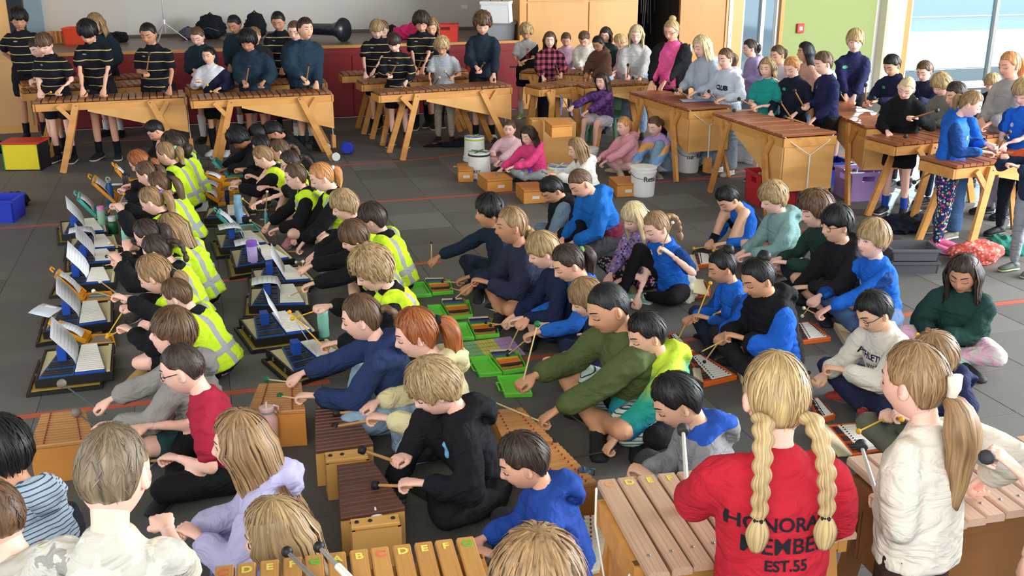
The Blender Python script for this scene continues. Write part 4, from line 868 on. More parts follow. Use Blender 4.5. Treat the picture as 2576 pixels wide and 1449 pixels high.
# ---------------- floor xylophones, each set down by its own corners ----------------
def quad(c, z): return [G(*p, z) for p in c]
def trap(name, c, z, nb, bar, body, label, cat='xylophone', group=None, thick=.018, boxh=None, gap=.88, pins=None, z0=0.0, note=None, inset=.07, rects=None, piece='bar'):
    """c: far left, far right, near left, near right corners of the bar field (pixels), z its height"""
    FL, FR, NL, NR = quad(c, z); ctr = (FL+FR+NL+NR)/4; ctr.z = z0; o = empty(name, ctr, 0, label, cat, group); R_ = lambda p: Vector(p)-ctr; me0 = [barmesh(b) for b in (bar if isinstance(bar, list) else [bar])]
    D = ((NL+NR)/2-(FL+FR)/2).length
    for i in range(nb):
        t = (i+.5)/nb; a = FL.lerp(NL, t); b = FR.lerp(NR, t); d = b-a; L = d.length; x = inst(piece, me0[i % len(me0)], o, R_((a+b)/2)-Vector((0, 0, thick/2)), (L, D/nb*gap, thick), (0, 0, math.atan2(d.y, d.x)))
        if pins:
            for q in (-.28, .28): inst('pin', UC.setdefault('p'+pins, MB().ball((0, 0, 0), (1, 1, 1), 6, None, 0, 4).mesh('pin', plain(pins, .5))), x, (q, 0, .7), (.0045/L, .0045/(D/nb*gap), .006/thick))
    bh = boxh if boxh is not None else z-thick-.006; zt = z-thick-.004; cs = [FL, FR, NR, NL]; cc = (FL+FR+NL+NR)/4
    cs = [cc+(p-cc)*(1-inset) for p in cs]; lo = zt-bh
    for i in range(4):
        a, b = cs[i], cs[(i+1) % 4]; a = Vector((a.x, a.y, 0)); b = Vector((b.x, b.y, 0)); e = (b-a).normalized()*.006; MB().beam(R_((a-e).to_tuple()+()) if False else Vector((a.x-e.x-ctr.x, a.y-e.y-ctr.y, (zt+lo)/2-ctr.z)), Vector((b.x+e.x-ctr.x, b.y+e.y-ctr.y, (zt+lo)/2-ctr.z)), .014, bh).build('side_board', body, o)
    m = MB(); q = [(p.x-ctr.x, p.y-ctr.y) for p in cs]; m.prism(q, 2, lo-ctr.z+.003, lo-ctr.z+.012); m.build('base_board', body, o)
    if note: # paper label on the near board
        a, b = cs[3], cs[2]; a = Vector((a.x-ctr.x, a.y-ctr.y, 0)); b = Vector((b.x-ctr.x, b.y-ctr.y, 0)); n = (b-a).cross(Vector((0, 0, 1))).normalized(); k = a.lerp(b, .55)+n*.008+Vector((0, 0, (zt+lo)/2-ctr.z)); MB().beam(k-(b-a).normalized()*.035, k+(b-a).normalized()*.035, .002, .03).build('paper_label', plain('#d8cfc4', .7), o)
    return o
XB = wood('#c47f3e', '#a5642a', .42, (1.2, 8, 8)); XBX = wood('#cf8d45', '#ad6d2c', .45, (1.5, 1.5, 5)); XW = plain('#dcd6bc', .35, .1); XD = wood('#6b4535', '#452a22', .38, (1.5, 12, 8)); BL = wood('#d9a75e', '#bf8a42', .45, (1.5, 1.5, 5))
trap('xylophone', ((105, 1040), (214, 1030), (72, 1124), (240, 1104)), .20, 13, BRT, XBX, 'tan box xylophone at left, near grey hoodie', pins='#7a2a22')
trap('xylophone', ((652, 964), (757, 961), (620, 1040), (768, 1030)), .20, 13, BRT, XBX, 'tan box xylophone behind pink sticker bottle', pins='#7a2a22')
trap('xylophone', ((793, 1026), (876, 1018), (793, 1134), (940, 1114)), .19, 13, XD, BL, 'dark-barred bass xylophone before yellow hoodie')
trap('xylophone', ((848, 1169), (937, 1157), (856, 1303), (1020, 1276)), .19, 13, XD, BL, 'dark-barred bass xylophone before black zip hoodie')
trap('xylophone', ((1232, 1031), (1312, 1024), (1272, 1120), (1392, 1106)), .19, 11, BRT, XBX, 'tan xylophone in front of olive fleece wearer', pins='#a02a22')
trap('xylophone', ((1326, 1122), (1402, 1112), (1392, 1232), (1502, 1212)), .19, 11, BRT, XBX, 'tan xylophone next to navy bottle, centre', pins='#a02a22')
trap('metallophone', ((1470, 1296), (1540, 1290), (1472, 1440), (1550, 1420)), .13, 13, XW, XBX, 'white-barred metallophone on floor under pale marimba', 'metallophone', pins='#a0201c')
trap('metallophone', ((2440, 1240), (2600, 1222), (2462, 1300), (2570, 1330)), .30, 9, XW, wood('#dcc49a', '#c4a472', .5, (1.5, 1.5, 5)), 'white-barred metallophone on pale box at bottom right', 'metallophone')
for c, z, lb in ((((816, 1137), (918, 1125), (821, 1159), (928, 1148)), .20, 'single bass bar box between the two dark xylophones'), (((880, 1305), (998, 1291), (886, 1327), (1008, 1313)), .20, 'single bass bar box behind white water bottle'),
                 (((856, 1156), (922, 1147), (858, 1165), (925, 1157)), .18, 'small bass bar box at head of near dark xylophone'), (((802, 1014), (858, 1010), (803, 1022), (860, 1018)), .18, 'small bass bar box at head of far dark xylophone')):
    b = trap('chime_bar', c, z, 1, BL, BL, lb, 'chime bar', gap=1.0, inset=.05, thick=.014)
    w_ = [x for x in b.children if x.name.startswith('bar')][0]
    for q in (-.38, -.1, .38): inst('bolt', UC.setdefault('bolt', MB().ball((0, 0, 0), (1, 1, .7), 8, None, 0, 5).mesh('bolt', BLK)), w_, (q, 0, .55), (.010/w_.scale.x, .010/w_.scale.y, .010/w_.scale.z))
for c, z, lb in ((((1150, 411), (1186, 409), (1153, 428), (1190, 427)), .13, 'small wooden xylophone left of white bucket drum'), (((1200, 434), (1262, 430), (1226, 454), (1290, 449)), .13, 'small wooden xylophone before hot pink hoodie'),
                 (((1297, 459), (1352, 456), (1318, 480), (1374, 477)), .13, 'small wooden xylophone behind crouching black jacket'), (((1531, 444), (1588, 442), (1553, 464), (1606, 461)), .13, 'small wooden xylophone beside lidded white bucket')):
    trap('xylophone', c, z, 9, XB, XBX, lb, note=1, thick=.014, gap=.96, group=None)
rs = G(1402, 425); rb = empty('resonator_box', rs+Vector((0, .2, 0)), .12, 'plain wooden resonator box under small xylophone beside green chair', 'box'); MB().box((0, 0, .25), (.36, .34, .50)).build('box_body', PLB, rb, bevel=.005); MB().box((-.17, .16, .25), (.2, .2, .48)).build('box_side', PLB, rb, bevel=.004)
trap('xylophone', ((1370, 301), (1424, 298), (1388, 317), (1440, 313)), .63, 9, XB, XBX, 'small wooden xylophone standing on the resonator box', thick=.014, gap=.96, boxh=.10, z0=.5)
# ---------------- glockenspiels in cases ----------------
paper, t = newmat('printed_paper', .8); at = t.n('ShaderNodeAttribute', attribute_name='tc'); sx = t.n('ShaderNodeSeparateXYZ'); t.l(at.outputs['Vector'], sx.inputs[0])
ln_ = t.math('LESS_THAN', t.math('FRACT', t.math('MULTIPLY', sx.outputs[1], 9)), .28); nz = t.n('ShaderNodeTexNoise'); nz.inputs['Scale'].default_value = 40; t.l(at.outputs['Vector'], nz.inputs['Vector'])
inn = t.math('MULTIPLY', t.math('GREATER_THAN', nz.outputs[0], .5), t.math('LESS_THAN', t.math('ABSOLUTE', t.math('SUBTRACT', sx.outputs[0], .5)), .36)); inn = t.math('MULTIPLY', inn, t.math('LESS_THAN', t.math('ABSOLUTE', t.math('SUBTRACT', sx.outputs[1], .5)), .4))
t.l(t.mix(t.math('MULTIPLY', t.math('MULTIPLY', ln_, inn), .55), lin('#dfe1e6'), lin('#55565c')), t.b.inputs['Base Color'])
def sheet(pts0, pts1, label, group=None, th=.0012):
    """paper swept between two edge curves (lists of world points of equal length)"""
    n = len(pts0); vs = []; tc = []; b = Vector(pts0[0])
    nn = (Vector(pts1[0])-Vector(pts0[0])).cross(Vector(pts0[-1])-Vector(pts0[0])).normalized()*th
    for sgn in (0, 1):
        for i in range(n):
            for q, u in ((pts0[i], 0), (pts1[i], 1)): vs.append(Vector(q)-b+nn*sgn); tc.append((u, i/(n-1), 0))
    fs = []; o = 2*n
    for i in range(n-1): fs += [(2*i, 2*i+1, 2*i+3, 2*i+2), (o+2*i+2, o+2*i+3, o+2*i+1, o+2*i)]; fs += [(2*i, 2*i+2, o+2*i+2, o+2*i), (2*i+1, o+2*i+1, o+2*i+3, 2*i+3)]
    fs += [(0, o, o+1, 1), (2*n-2, 2*n-1, o+2*n-1, o+2*n-2)]
    c = Cat(); c.addf([tuple(v) for v in vs], fs); m = c.mesh('sheet_music', [paper], np.array(tc)); x = obj('sheet_music', m, None, b); return tag(x, label, 'sheet music', group)
CB = plain('#191715', .45, bump=.2, bs=200); FOAM = plain('#d8cb9c', .8); BLU = plain('#1d4aa8', .45); BLU2 = plain('#24508f', .45); XK = plain('#3a3837', .35, .5); WB = plain('#f3f0e4', .3)
def bil(q, s, t): return q[0].lerp(q[1], s).lerp(q[2].lerp(q[3], s), t)
def qbox(mb, q, s0, s1, t0, t1, z0, z1, far=None, mi=0):
    """box over a patch of a ground quad; far=(s0,s1) narrows its far end"""
    f0, f1 = far or (s0, s1); p = [bil(q, f0, t0), bil(q, f1, t0), bil(q, s1, t1), bil(q, s0, t1)]
    return mb.add([(v.x, v.y, z0) for v in p]+[(v.x, v.y, z1) for v in p], [(3, 2, 1, 0), (4, 5, 6, 7), (0, 1, 5, 4), (1, 2, 6, 5), (2, 3, 7, 6), (3, 0, 4, 7)][::1], mi)
def walls(mb, q, z0, z1, w=.03, base=.008):
    qbox(mb, q, 0, 1, 0, w, z0, z1); qbox(mb, q, 0, 1, 1-w, 1, z0, z1); qbox(mb, q, 0, w, w, 1-w, z0, z1); qbox(mb, q, 1-w, 1, w, 1-w, z0, z1); qbox(mb, q, w, 1-w, w, 1-w, z0, z0+base)
def prect(o, c, n, me, s0, s1, t0, t1, far, q, z, th, piece='bar', gap=.86, skip=()):
    for i in range(n):
        if i in skip: continue
        t = t0+(t1-t0)*(i+.5)/n; k = (i+.5)/n; a = bil(q, far[0]+(s0-far[0])*k, t); b = bil(q, far[1]+(s1-far[1])*k, t); d = b-a; w_ = (bil(q, .5, t1)-bil(q, .5, t0)).length/n*gap
        m_ = me[i % len(me)]; inst(piece, m_, o, ((a+b)/2)*1+Vector((-c.x, -c.y, z-(a+b).z/2)), (d.length, w_, th), (0, 0, math.atan2(d.y, d.x)))
def glock(c, label, lid=None, stand=True, dz=0, sheetlab=None, mode=0):
    q = quad(c, .07); q = [Vector((v.x, v.y, 0)) for v in q]; ctr = sum(q, Vector())/4; q = [v-ctr for v in q]; o = empty('glockenspiel', ctr, 0, label, 'glockenspiel'); Z0 = .022
    mt = MB(); walls(mt, q, Z0, .070); mt.build('case_tray', CB, o)
    l0 = lid or (-.10, -.0, .86, 1.13); ml = MB(); ql = [bil(q, a, b) for a, b in ((l0[0], l0[1]+.06), (l0[2], l0[1]+.02), (l0[0], l0[3]), (l0[2], l0[3]))]; walls(ml, ql, 0, .022, .035, .006); ml.build('case_lid', CB, o)
    mf = MB(); qbox(mf, ql, .04, .96, .05, .95, .006, .010); mf.build('lid_lining', plain('#b99a45', .8), o)
    mf = MB(); qbox(mf, q, .035, .965, .035, .965, Z0+.008, .060); mf.build('foam_insert', FOAM, o); mf = MB(); qbox(mf, q, .92, .965, .06, .94, .06, .074); mf.build('foam_block', FOAM, o)
    mb_ = MB(); qbox(mb_, q, .05, .495, .06, .955, .05, .074, (.23, .50)); mb_.build('accidental_base', BLU2, o); mb_ = MB(); qbox(mb_, q, .51, .91, .05, .955, .05, .078, (.52, .76)); mb_.build('natural_base', BLU, o)
    prect(o, Vector(), 14, [barmesh(WB)], .515, .90, .05, .93, (.53, .75), q, .084, .006, gap=.88); prect(o, Vector(), 14, [barmesh(XK)], .08, .475, .08, .93, (.25, .475), q, .079, .005, skip=(2, 6, 10), gap=.62)
    for s_, t_ in ((-.005, .3), (-.005, .75), (1.0, .4)): p = bil(q, s_, t_); MB().box((p.x, p.y, .05), (.012, .02, .022)).build('latch', STEEL, o)
    px = (q[1]-q[0]).normalized(); py = (q[0]-q[2]).normalized(); b = bil(q, .36, .45)
    if stand: MB().box((b.x-px.x*.02, b.y-px.y*.02, .115), (.05, .07, .09), Matrix.Rotation(math.atan2(px.y, px.x), 3, 'Z')).build('music_holder', BLU, o, bevel=.004)
    b = b+ctr
    if mode == 0:     # page curls down from the holder towards the player
        a0 = b+Vector((0, 0, .285))-px*.06; crv = [(0, 0), (.030, -.040), (.070, -.090), (.105, -.145), (.122, -.20)]; e = py*.078+Vector((0, 0, .038))
        sheet([a0+px*u+Vector((0, 0, w_))+e for u, w_ in crv], [a0+px*u+Vector((0, 0, w_))-e for u, w_ in crv], sheetlab)
    elif mode == 1:   # page bent flat over the holder
        a0 = b+Vector((0, 0, .182))-px*.12; crv = [(0, -.01), (.06, .0), (.12, .002), (.17, -.010), (.190, -.055), (.19, -.10)]; e = py*.085
        sheet([a0+px*u+Vector((0, 0, w_))+e for u, w_ in crv], [a0+px*u+Vector((0, 0, w_))-e for u, w_ in crv], sheetlab)
    elif mode == 2:   # page standing steeply, seen almost edge-on
        a0 = b+Vector((0, 0, .26))+px*.0; crv = [(0, 0), (.03, -.06), (.06, -.12), (.085, -.18)]; e = py*.10+px*.01+Vector((0, 0, .02))
        sheet([a0+px*u+Vector((0, 0, w_))+e for u, w_ in crv], [a0+px*u+Vector((0, 0, w_))-e for u, w_ in crv], sheetlab)
    return o
GK = [(((150, 556), (265, 549), (154, 592), (272, 583)), 'farthest black-cased blue glockenspiel of left row, by mint bottle', 0), (((176, 597), (290, 589), (170, 632), (302, 624)), 'second farthest black-cased glockenspiel of left row, page folded over', 1),
      (((172, 634), (300, 626), (172, 668), (306, 658)), 'third farthest black-cased glockenspiel of left row', 0), (((156, 682), (296, 671), (138, 722), (291, 711)), 'black-cased glockenspiel just behind left yellow case', 0),
      (((124, 770), (284, 753), (107, 836), (284, 810)), 'black-cased glockenspiel with cream lid gap, second nearest of left row', 0), (((113, 879), (288, 861), (86, 958), (283, 936)), 'nearest black-cased glockenspiel of left row, lid beneath', 0),
      (((523, 521), (615, 516), (512, 550), (633, 545)), 'farthest black-cased glockenspiel of second row, behind pale blue bottle', 3), (((540, 588), (659, 580), (553, 625), (682, 613)), 'black-cased glockenspiel below teal case, second row', 1),
      (((577, 627), (702, 614), (590, 674), (742, 650)), 'black-cased glockenspiel behind lilac tumbler, second row', 1), (((632, 677), (757, 666), (642, 716), (796, 706)), 'black-cased glockenspiel with upright blue holder, near clear bottle', 2),
      (((628, 723), (774, 714), (625, 771), (782, 768)), 'black-cased glockenspiel with broad folded page, second row middle', 1), (((600, 800), (752, 779), (641, 855), (800, 834)), 'black-cased glockenspiel left of tall mint bottle', 2),
      (((668, 878), (825, 850), (736, 938), (880, 892)), 'nearest black-cased glockenspiel of second row', 2)]
for i, (c, lb, md) in enumerate(GK): glock(c, lb, mode=md, stand=md != 3, sheetlab='white song sheet on '+' '.join(lb.replace('black-cased ', '').replace('blue ', '').split()[:12]))
def plastic(c, tip, label, col, bars, sheetlab=None, lidang=None, n=11, lid=True, zt=.035):
    q = [Vector((v.x, v.y, 0)) for v in quad(c, zt)]; ctr = sum(q, Vector())/4; q = [v-ctr for v in q]; o = empty('glockenspiel', ctr, 0, label, 'glockenspiel'); M_ = plain(col, .4, spec=.5)
    m = MB(); walls(m, q, 0, zt, .06, .010); m.build('case_tray', M_, o, bevel=.003); prect(o, Vector(), n, [barmesh(b) for b in bars], .10, .90, .08, .92, (.22, .78), q, .026, .005)
    for s0 in (.25, .75): m = MB(); qbox(m, q, s0-.03, s0+.03, .08, .92, .010, .022); m.build('bar_rail', plain('#4a4844', .6), o)
    px = (q[1]-q[0]).normalized(); wd = (q[1]-q[0]).length; T0 = near(tip[0], tip[1], ctr+(q[0]+q[2])/2-px*.14+Vector((0, 0, .17)))-ctr; h0 = (q[0]+q[2])/2+Vector((0, 0, zt)); d = T0-h0; k = min(d.length, .30); d = d.normalized()*k; e = (q[0]-q[2])/2; n_ = d.cross(e).normalized(); n_ = n_ if n_.z > 0 else -n_
    ql = [h0+d+e*.8, h0+e, h0+d-e*.8, h0-e]; m = MB()
    def slab(a, b, c_, d_, o0, o1): m.add([v+n_*o0 for v in (a, b, c_, d_)]+[v+n_*o1 for v in (a, b, c_, d_)], [(0, 1, 2, 3), (7, 6, 5, 4), (0, 4, 5, 1), (1, 5, 6, 2), (2, 6, 7, 3), (3, 7, 4, 0)])
    L_ = lambda s_, t_: bil(ql, s_, t_)
    slab(L_(0, 0), L_(1, 0), L_(1, 1), L_(0, 1), -.006, 0); w_ = .09
    slab(L_(0, 0), L_(w_, 0), L_(w_, 1), L_(0, 1), 0, .022); slab(L_(0, 0), L_(1, 0), L_(1, w_), L_(0, w_), 0, .022); slab(L_(0, 1-w_), L_(1, 1-w_), L_(1, 1), L_(0, 1), 0, .022); m.build('case_lid', M_, o, bevel=.002)
    a = L_(-.10, .5)+n_*.006; MB().loft([a+e*.35, a+e*.3+d*.10, a-e*.3+d*.10, a-e*.35], [.007]*4, 6).build('handle', M_, o, smooth=True)
    if sheetlab:
        p0 = [L_(-.02+.28*i, .14)+n_*(.014+.02*math.sin(i))+ctr for i in range(4)]; p1 = [L_(-.02+.28*i, .86)+n_*(.014+.02*math.sin(i))+ctr for i in range(4)]; sheet(p0, p1, sheetlab)
    return o
YC = '#e79a18'; TC = '#4dafa2'; GYB = [plain('#8b857a', .35, .4), plain('#7a756c', .35, .4)]
RB = [plain(x, .4) for x in ('#d9d6c8', '#2f4f9a', '#2f8a4a', '#e0c02a', '#dd7a26', '#3a2320')]
for c, tip, lb, col, bars, sl in (
    (((322, 452), (352, 448), (326, 470), (356, 466)), (288, 420), 'rearmost yellow plastic glockenspiel case of left row', YC, GYB, 1), (((292, 489), (336, 485), (288, 513), (342, 507)), (233, 452), 'yellow plastic glockenspiel case beside blue metal bottle', YC, [BLU, plain('#7a8ab0', .4), plain('#c9b05a', .4)], 1),
    (((242, 524), (294, 517), (240, 547), (302, 541)), (195, 493), 'teal plastic glockenspiel case of left row', TC, GYB, 1), (((213, 737), (280, 731), (206, 757), (288, 751)), (140, 688), 'yellow case with rainbow bars, middle of left row', YC, [BLU, plain('#3aa0c8', .4), plain('#3a9a4a', .4), plain('#d8c030', .4), plain('#d84a3a', .4)], 1),
    (((228, 841), (284, 837), (214, 864), (290, 860)), (140, 820), 'yellow case with grey bars, nearest of left row', YC, GYB, 1), (((566, 447), (602, 444), (558, 459), (600, 456)), (516, 438), 'rearmost yellow glockenspiel case of second row', YC, GYB, 1),
    (((556, 466), (602, 462), (552, 482), (602, 478)), (513, 460), 'middle yellow glockenspiel case of second row', YC, GYB, 1), (((554, 490), (590, 488), (548, 510), (592, 506)), (516, 480), 'nearest yellow glockenspiel case of second row, by black bottle', YC, GYB, 1),
    (((576, 428), (612, 424), (570, 442), (612, 438)), (536, 402), 'rear teal glockenspiel case of second row', TC, GYB, 0), (((592, 566), (640, 562), (588, 584), (656, 578)), (546, 534), 'near teal glockenspiel case of second row', TC, GYB, 1)):
    plastic(c, tip, lb, col, bars, ('white song sheet propped in '+lb) if sl else None)
GP, t = newmat('clear_green_plastic', .15); t.b.inputs['Base Color'].default_value = lin('#7af04c'); t.b.inputs['Alpha'].default_value = .82; t.b.inputs['Specular IOR Level'].default_value = .6
def greenbox(base, lid, label, lid_only=False):
    cs = base or lid; qb = [Vector((v.x, v.y, 0)) for v in quad(cs, .02)]; ctr = sum(qb, Vector())/4; o = empty('glockenspiel' if base else 'case_lid', ctr, 0, label, 'glockenspiel' if base else 'lid')
    def lidm(c_, nm):
        q = [Vector((v.x, v.y, 0))-ctr for v in quad(c_, .02)]; m = MB(); walls(m, q, .0, .024, .07, .004); m.build(nm, GP, o, bevel=.002); p = bil(q, -.10, .5); r = (q[0]-q[2])*.22
        MB().loft([bil(q, 0, .28)+Vector((0, 0, .01)), p+r+Vector((0, 0, .01)), p-r+Vector((0, 0, .01)), bil(q, 0, .72)+Vector((0, 0, .01))], [.006]*4, 6).build('handle', GP, o, smooth=True)
    if lid: lidm(lid, 'case_lid' if base else 'lid_tray')
    if base:
        q = [v-ctr for v in qb]; m = MB(); walls(m, q, 0, .026, .05, .004); m.build('case_tray', GP, o, bevel=.002)
        m = MB(); qbox(m, q, .02, .12, .04, .96, .004, .038); qbox(m, q, .74, .84, .04, .96, .004, .038); qbox(m, q, .04, .82, .90, .97, .004, .036); m.build('wooden_frame', wood('#b98a4a'), o)
        prect(o, Vector(), 8, [barmesh(b) for b in (RB[0], RB[5], RB[1], RB[2], RB[3], RB[4], RB[4], RB[5])], .0, .86, .03, .90, (.0, .72), q, .043, .007, gap=.84)
    return o
for b, l, lb in ((((1068, 706), (1132, 705), (1088, 738), (1141, 733)), ((1020, 714), (1066, 709), (1032, 744), (1087, 741)), 'clear green case with rainbow bars, farthest'), (((1110, 758), (1180, 755), (1133, 799), (1190, 793)), ((1074, 768), (1108, 766), (1088, 803), (1131, 801)), 'clear green case with rainbow bars, second farthest'),
                 (((1177, 805), (1245, 802), (1196, 847), (1257, 841)), ((1130, 812), (1175, 810), (1144, 850), (1194, 849)), 'clear green case with rainbow bars, second nearest'), (((1230, 888), (1305, 884), (1266, 936), (1326, 926)), ((1180, 898), (1228, 895), (1206, 943), (1264, 938)), 'clear green case with rainbow bars on chart edge, nearest')):
    greenbox(b, l, lb)
greenbox(None, ((1250, 946), (1321, 941), (1270, 993), (1340, 991)), 'empty clear green case lid before olive fleece wearer')
chq = quad(((1148, 864), (1284, 846), (1180, 906), (1322, 892)), .002); cc_ = sum(chq, Vector())/4; co_ = empty('note_chart', cc_, 0, 'laminated green, yellow and lilac note chart on floor', 'chart'); q_ = [v-cc_ for v in chq]
for i, (a, b, h_) in enumerate(((0, .33, '#8fc489'), (.33, .66, '#e0d36c'), (.66, 1, '#c39ad0'))):
    m = MB(); qbox(m, q_, a, b, 0, 1, -.0015, .0005); x = m.build('chart_panel', plain(h_, .25, var=.02), co_); m = MB()
    for k in range(1, 5): qbox(m, q_, a, b, k/5-.008, k/5+.008, .0005, .0008)
    for k in range(1, 6): qbox(m, q_, a+(b-a)*k/6-.002, a+(b-a)*k/6+.002, 0, 1, .0005, .0009)
    m.build('grid_line', plain('#6a7a66', .5), x)
OC = '#e2682a'; CL = plain('#d8c6a0', .5)
def orange(c, lidc, label):
    q = [Vector((v.x, v.y, 0)) for v in quad(c, .03)]; ctr = sum(q, Vector())/4; q = [v-ctr for v in q]; o = empty('glockenspiel', ctr, 0, label, 'glockenspiel'); m = MB(); walls(m, q, 0, .03, .05, .012); m.build('case_tray', plain(OC, .4), o, bevel=.003)
    prect(o, Vector(), 12, [barmesh(WB)], .28, .90, .06, .94, (.25, .80), q, .030, .005, gap=.8); prect(o, Vector(), 10, [barmesh(XK)], .07, .26, .1, .9, (.07, .22), q, .033, .005, gap=.7, skip=(3, 6)); m = MB()
    for i in range(12):
        for s_ in (.34, .84): p = bil(q, s_*.96+.02, .06+.88*(i+.5)/12); m.ball((p.x, p.y, .036), .0042, 6, None, 0, 4)
    x = m.build('pin_heads', BLK, o); x['kind'] = 'stuff'
    h = MB(); a = bil(q, 1.07, .35); b = bil(q, 1.07, .65); h.loft([bil(q, 1, .3)+Vector((0, 0, .015)), a+Vector((0, 0, .015)), b+Vector((0, 0, .015)), bil(q, 1, .7)+Vector((0, 0, .015))], [.008]*4, 6); h.build('handle', plain(OC, .4), o, smooth=True)
    if lidc:
        l = [v-ctr for v in [G(*p, z) for p, z in zip(lidc, (.10, .03, .10, .03))]]; nrm = (l[1]-l[0]).cross(l[2]-l[0]).normalized(); nrm = nrm if nrm.z > 0 else -nrm; m = MB(); m.add([l[0], l[1], l[3], l[2]]+[v-nrm*.012 for v in (l[0], l[1], l[3], l[2])], [(0, 1, 2, 3), (7, 6, 5, 4), (0, 4, 5, 1), (1, 5, 6, 2), (2, 6, 7, 3), (3, 7, 4, 0)]); m.build('case_lid', CL, o, bevel=.003)
for c, l, lb in ((((1745, 630), (1790, 640), (1748, 668), (1800, 662)), ((1738, 640), (1748, 640), (1740, 690), (1760, 680)), 'orange case glockenspiel played by squatting blue polo'), (((1740, 712), (1775, 706), (1745, 742), (1788, 736)), ((1740, 700), (1770, 702), (1745, 735), (1785, 742)), 'orange glockenspiel under cream lid beside cream cloth'),
                 (((1680, 838), (1702, 838), (1712, 893), (1749, 884)), ((1668, 850), (1680, 848), (1690, 902), (1712, 896)), 'orange case glockenspiel before pink bow wearer'), (((1727, 892), (1764, 889), (1770, 964), (1855, 944)), ((1745, 925), (1762, 925), (1748, 945), (1770, 960)), 'orange case glockenspiel before padded vest wearer'),
                 (((2000, 812), (2036, 807), (2012, 858), (2091, 848)), None, 'orange case glockenspiel right of padded vest'), (((2036, 1002), (2060, 998), (2062, 1055), (2102, 1043)), None, 'orange case glockenspiel right of blond braids'),
                 (((2082, 1068), (2162, 1062), (2146, 1144), (2240, 1130)), ((2046, 1052), (2082, 1068), (2112, 1146), (2146, 1144)), 'orange case glockenspiel behind pale marimba, cream lid')): orange(c, l, lb)
for c, lb in ((((2098, 812), (2140, 822), (2128, 862), (2168, 872)), 'upright cream case lid behind ATHLETICS sweatshirt'), (((1856, 925), (1884, 920), (1866, 950), (1895, 945)), 'cream case edge behind blond braids')):
    q = quad(c, .04); ctr = sum(q, Vector())/4; ctr.z = 0; o = empty('case_lid', ctr, 0, lb, 'lid'); m = MB(); walls(m, [Vector((v.x-ctr.x, v.y-ctr.y, 0)) for v in q], 0, .045, .06); m.build('lid_tray', CL, o, bevel=.003)
# ---------------- buckets, bottles, crates, bags ----------------
BW = plain('#e6e5e0', .4)
def bucket(x, y, r, h, label, up=False, band=None, top=None, word=None, lidc=None):
    p = G(x, y); o = empty('bucket', p+Vector((0, r, 0)), 0, label, 'bucket'); k = (.88, 1.0) if not up else (1.0, .90)
    b = MB(); b.lathe([(r*k[0], 0), (r*k[0]+.004, .015), (r*k[1]-.004, h*.86), (r*k[1]+.006, h*.87), (r*k[1]+.006, h*.91), (r*k[1], h*.92), (r*k[1], h)], n=28) if not up else b.lathe([(r*1.12, 0), (r*1.12, .02), (r*1.08, .024), (r*1.10, .05), (r*1.02, .055), (r*.93, h-.01), (r*.91, h)], n=28)
    body = b.build('bucket_body', BW, o, smooth=False); t = MB().lathe([(r*k[1]+.008, h), (r*k[1]+.008, h+.014), (r*k[1]-.012, h+.018)], n=28) if not up else MB().lathe([(r*.90, h), (r*.90, h+.004)], n=28); ld = t.build('lid' if not up else 'drum_head', plain(top or '#eae9e6', .4), o)
    if band: MB().lathe([(r*.945+.004, h-.035), (r*.935+.005, h-.018)], n=28).build('tape_band', plain(band, .5), o)
    if band and up:
        for q in (0, 1.2, 2.4): MB().beam((r*.95*math.cos(q), r*.95*math.sin(q), h+.006), (-r*.95*math.cos(q), -r*.95*math.sin(q), h+.006), .012, .003).build('tape_strip', plain(band, .5), ld)
    if not up:
        MB().loft([(r*1.02*math.cos(q), -abs(r*1.02*math.sin(q))-.004, h*.86-.05*math.sin(q)) for q in [i*math.pi/8 for i in range(9)]], [.0035]*9, 5).build('handle', STEEL, o, smooth=True); MB().lathe([(r*k[0]+.003, .012), (r*k[0]+.004, .022)], n=28).build('base_ring', plain('#2a2a2c', .5), o)
    if word:
        m = text(word, .07 if not up else .04, plain('#1b1b1d', .5), ext=0, bold=.001)
        for v in m.vertices:
            a = v.co.x/r+(.45 if not up else -.5); z = v.co.y+(h*.66 if not up else h*.3); rr = r*(k[0]+(k[1]-k[0])*z/h)+.006; v.co = (rr*math.sin(a), -rr*math.cos(a), z)
        obj('lettering', m, o)
bucket(1193, 408, .118, .27, 'upturned white bucket with blue and lime taped top', True, '#b9c247', '#4a62c8', 'Pl'); bucket(1205, 452, .118, .27, 'upturned white bucket with mint top and black band', True, '#1c1c1e', '#b9e0cc', 'BUCKET')
bucket(1620, 498, .125, .27, 'lidded white bucket with tally marks and black letters', False, word='Rese'); bucket(1735, 437, .12, .27, 'lidded white bucket under large marimba beside hanging block', False, word='ne  Re')
bucket(1722, 405, .11, .25, 'rear white bucket with lime band under large marimba', True, '#b9c247', '#6a8ac8'); bucket(1482, 425, .10, .2, 'white bucket behind white hoodie wearer', False); bucket(1408, 492, .125, .27, 'upturned bucket with blue top behind raincoat wearer', True, '#d8cf4a', '#4a6ac8')
bucket(1868, 408, .12, .28, 'white bucket behind teal polo wearer, left one', False); bucket(1908, 414, .12, .28, 'white bucket with lime band near teal polo wearer', True, '#c2c85a', '#dfe4e4'); bucket(1895, 385, .12, .28, 'white bucket farther back behind teal polo wearer', False)
for i in (0, 1):
    m = MB().beam((0, 0, .008), (.10, .004, .008), .012, .012).build('drumstick', plain('#d0b488', .5), None); m.location = G((1140, 1175)[i], (421, 455)[i]); m.rotation_euler = (0, 0, .1); MB().beam((.05, .002, .008), (.10, .004, .008), .014, .014).build('tape_grip', plain('#2a4fb0', .5), m)
    tag(m, ('drumstick with blue tape left of smallest xylophone', 'drumstick with blue tape below mint bucket')[i], 'drumstick')
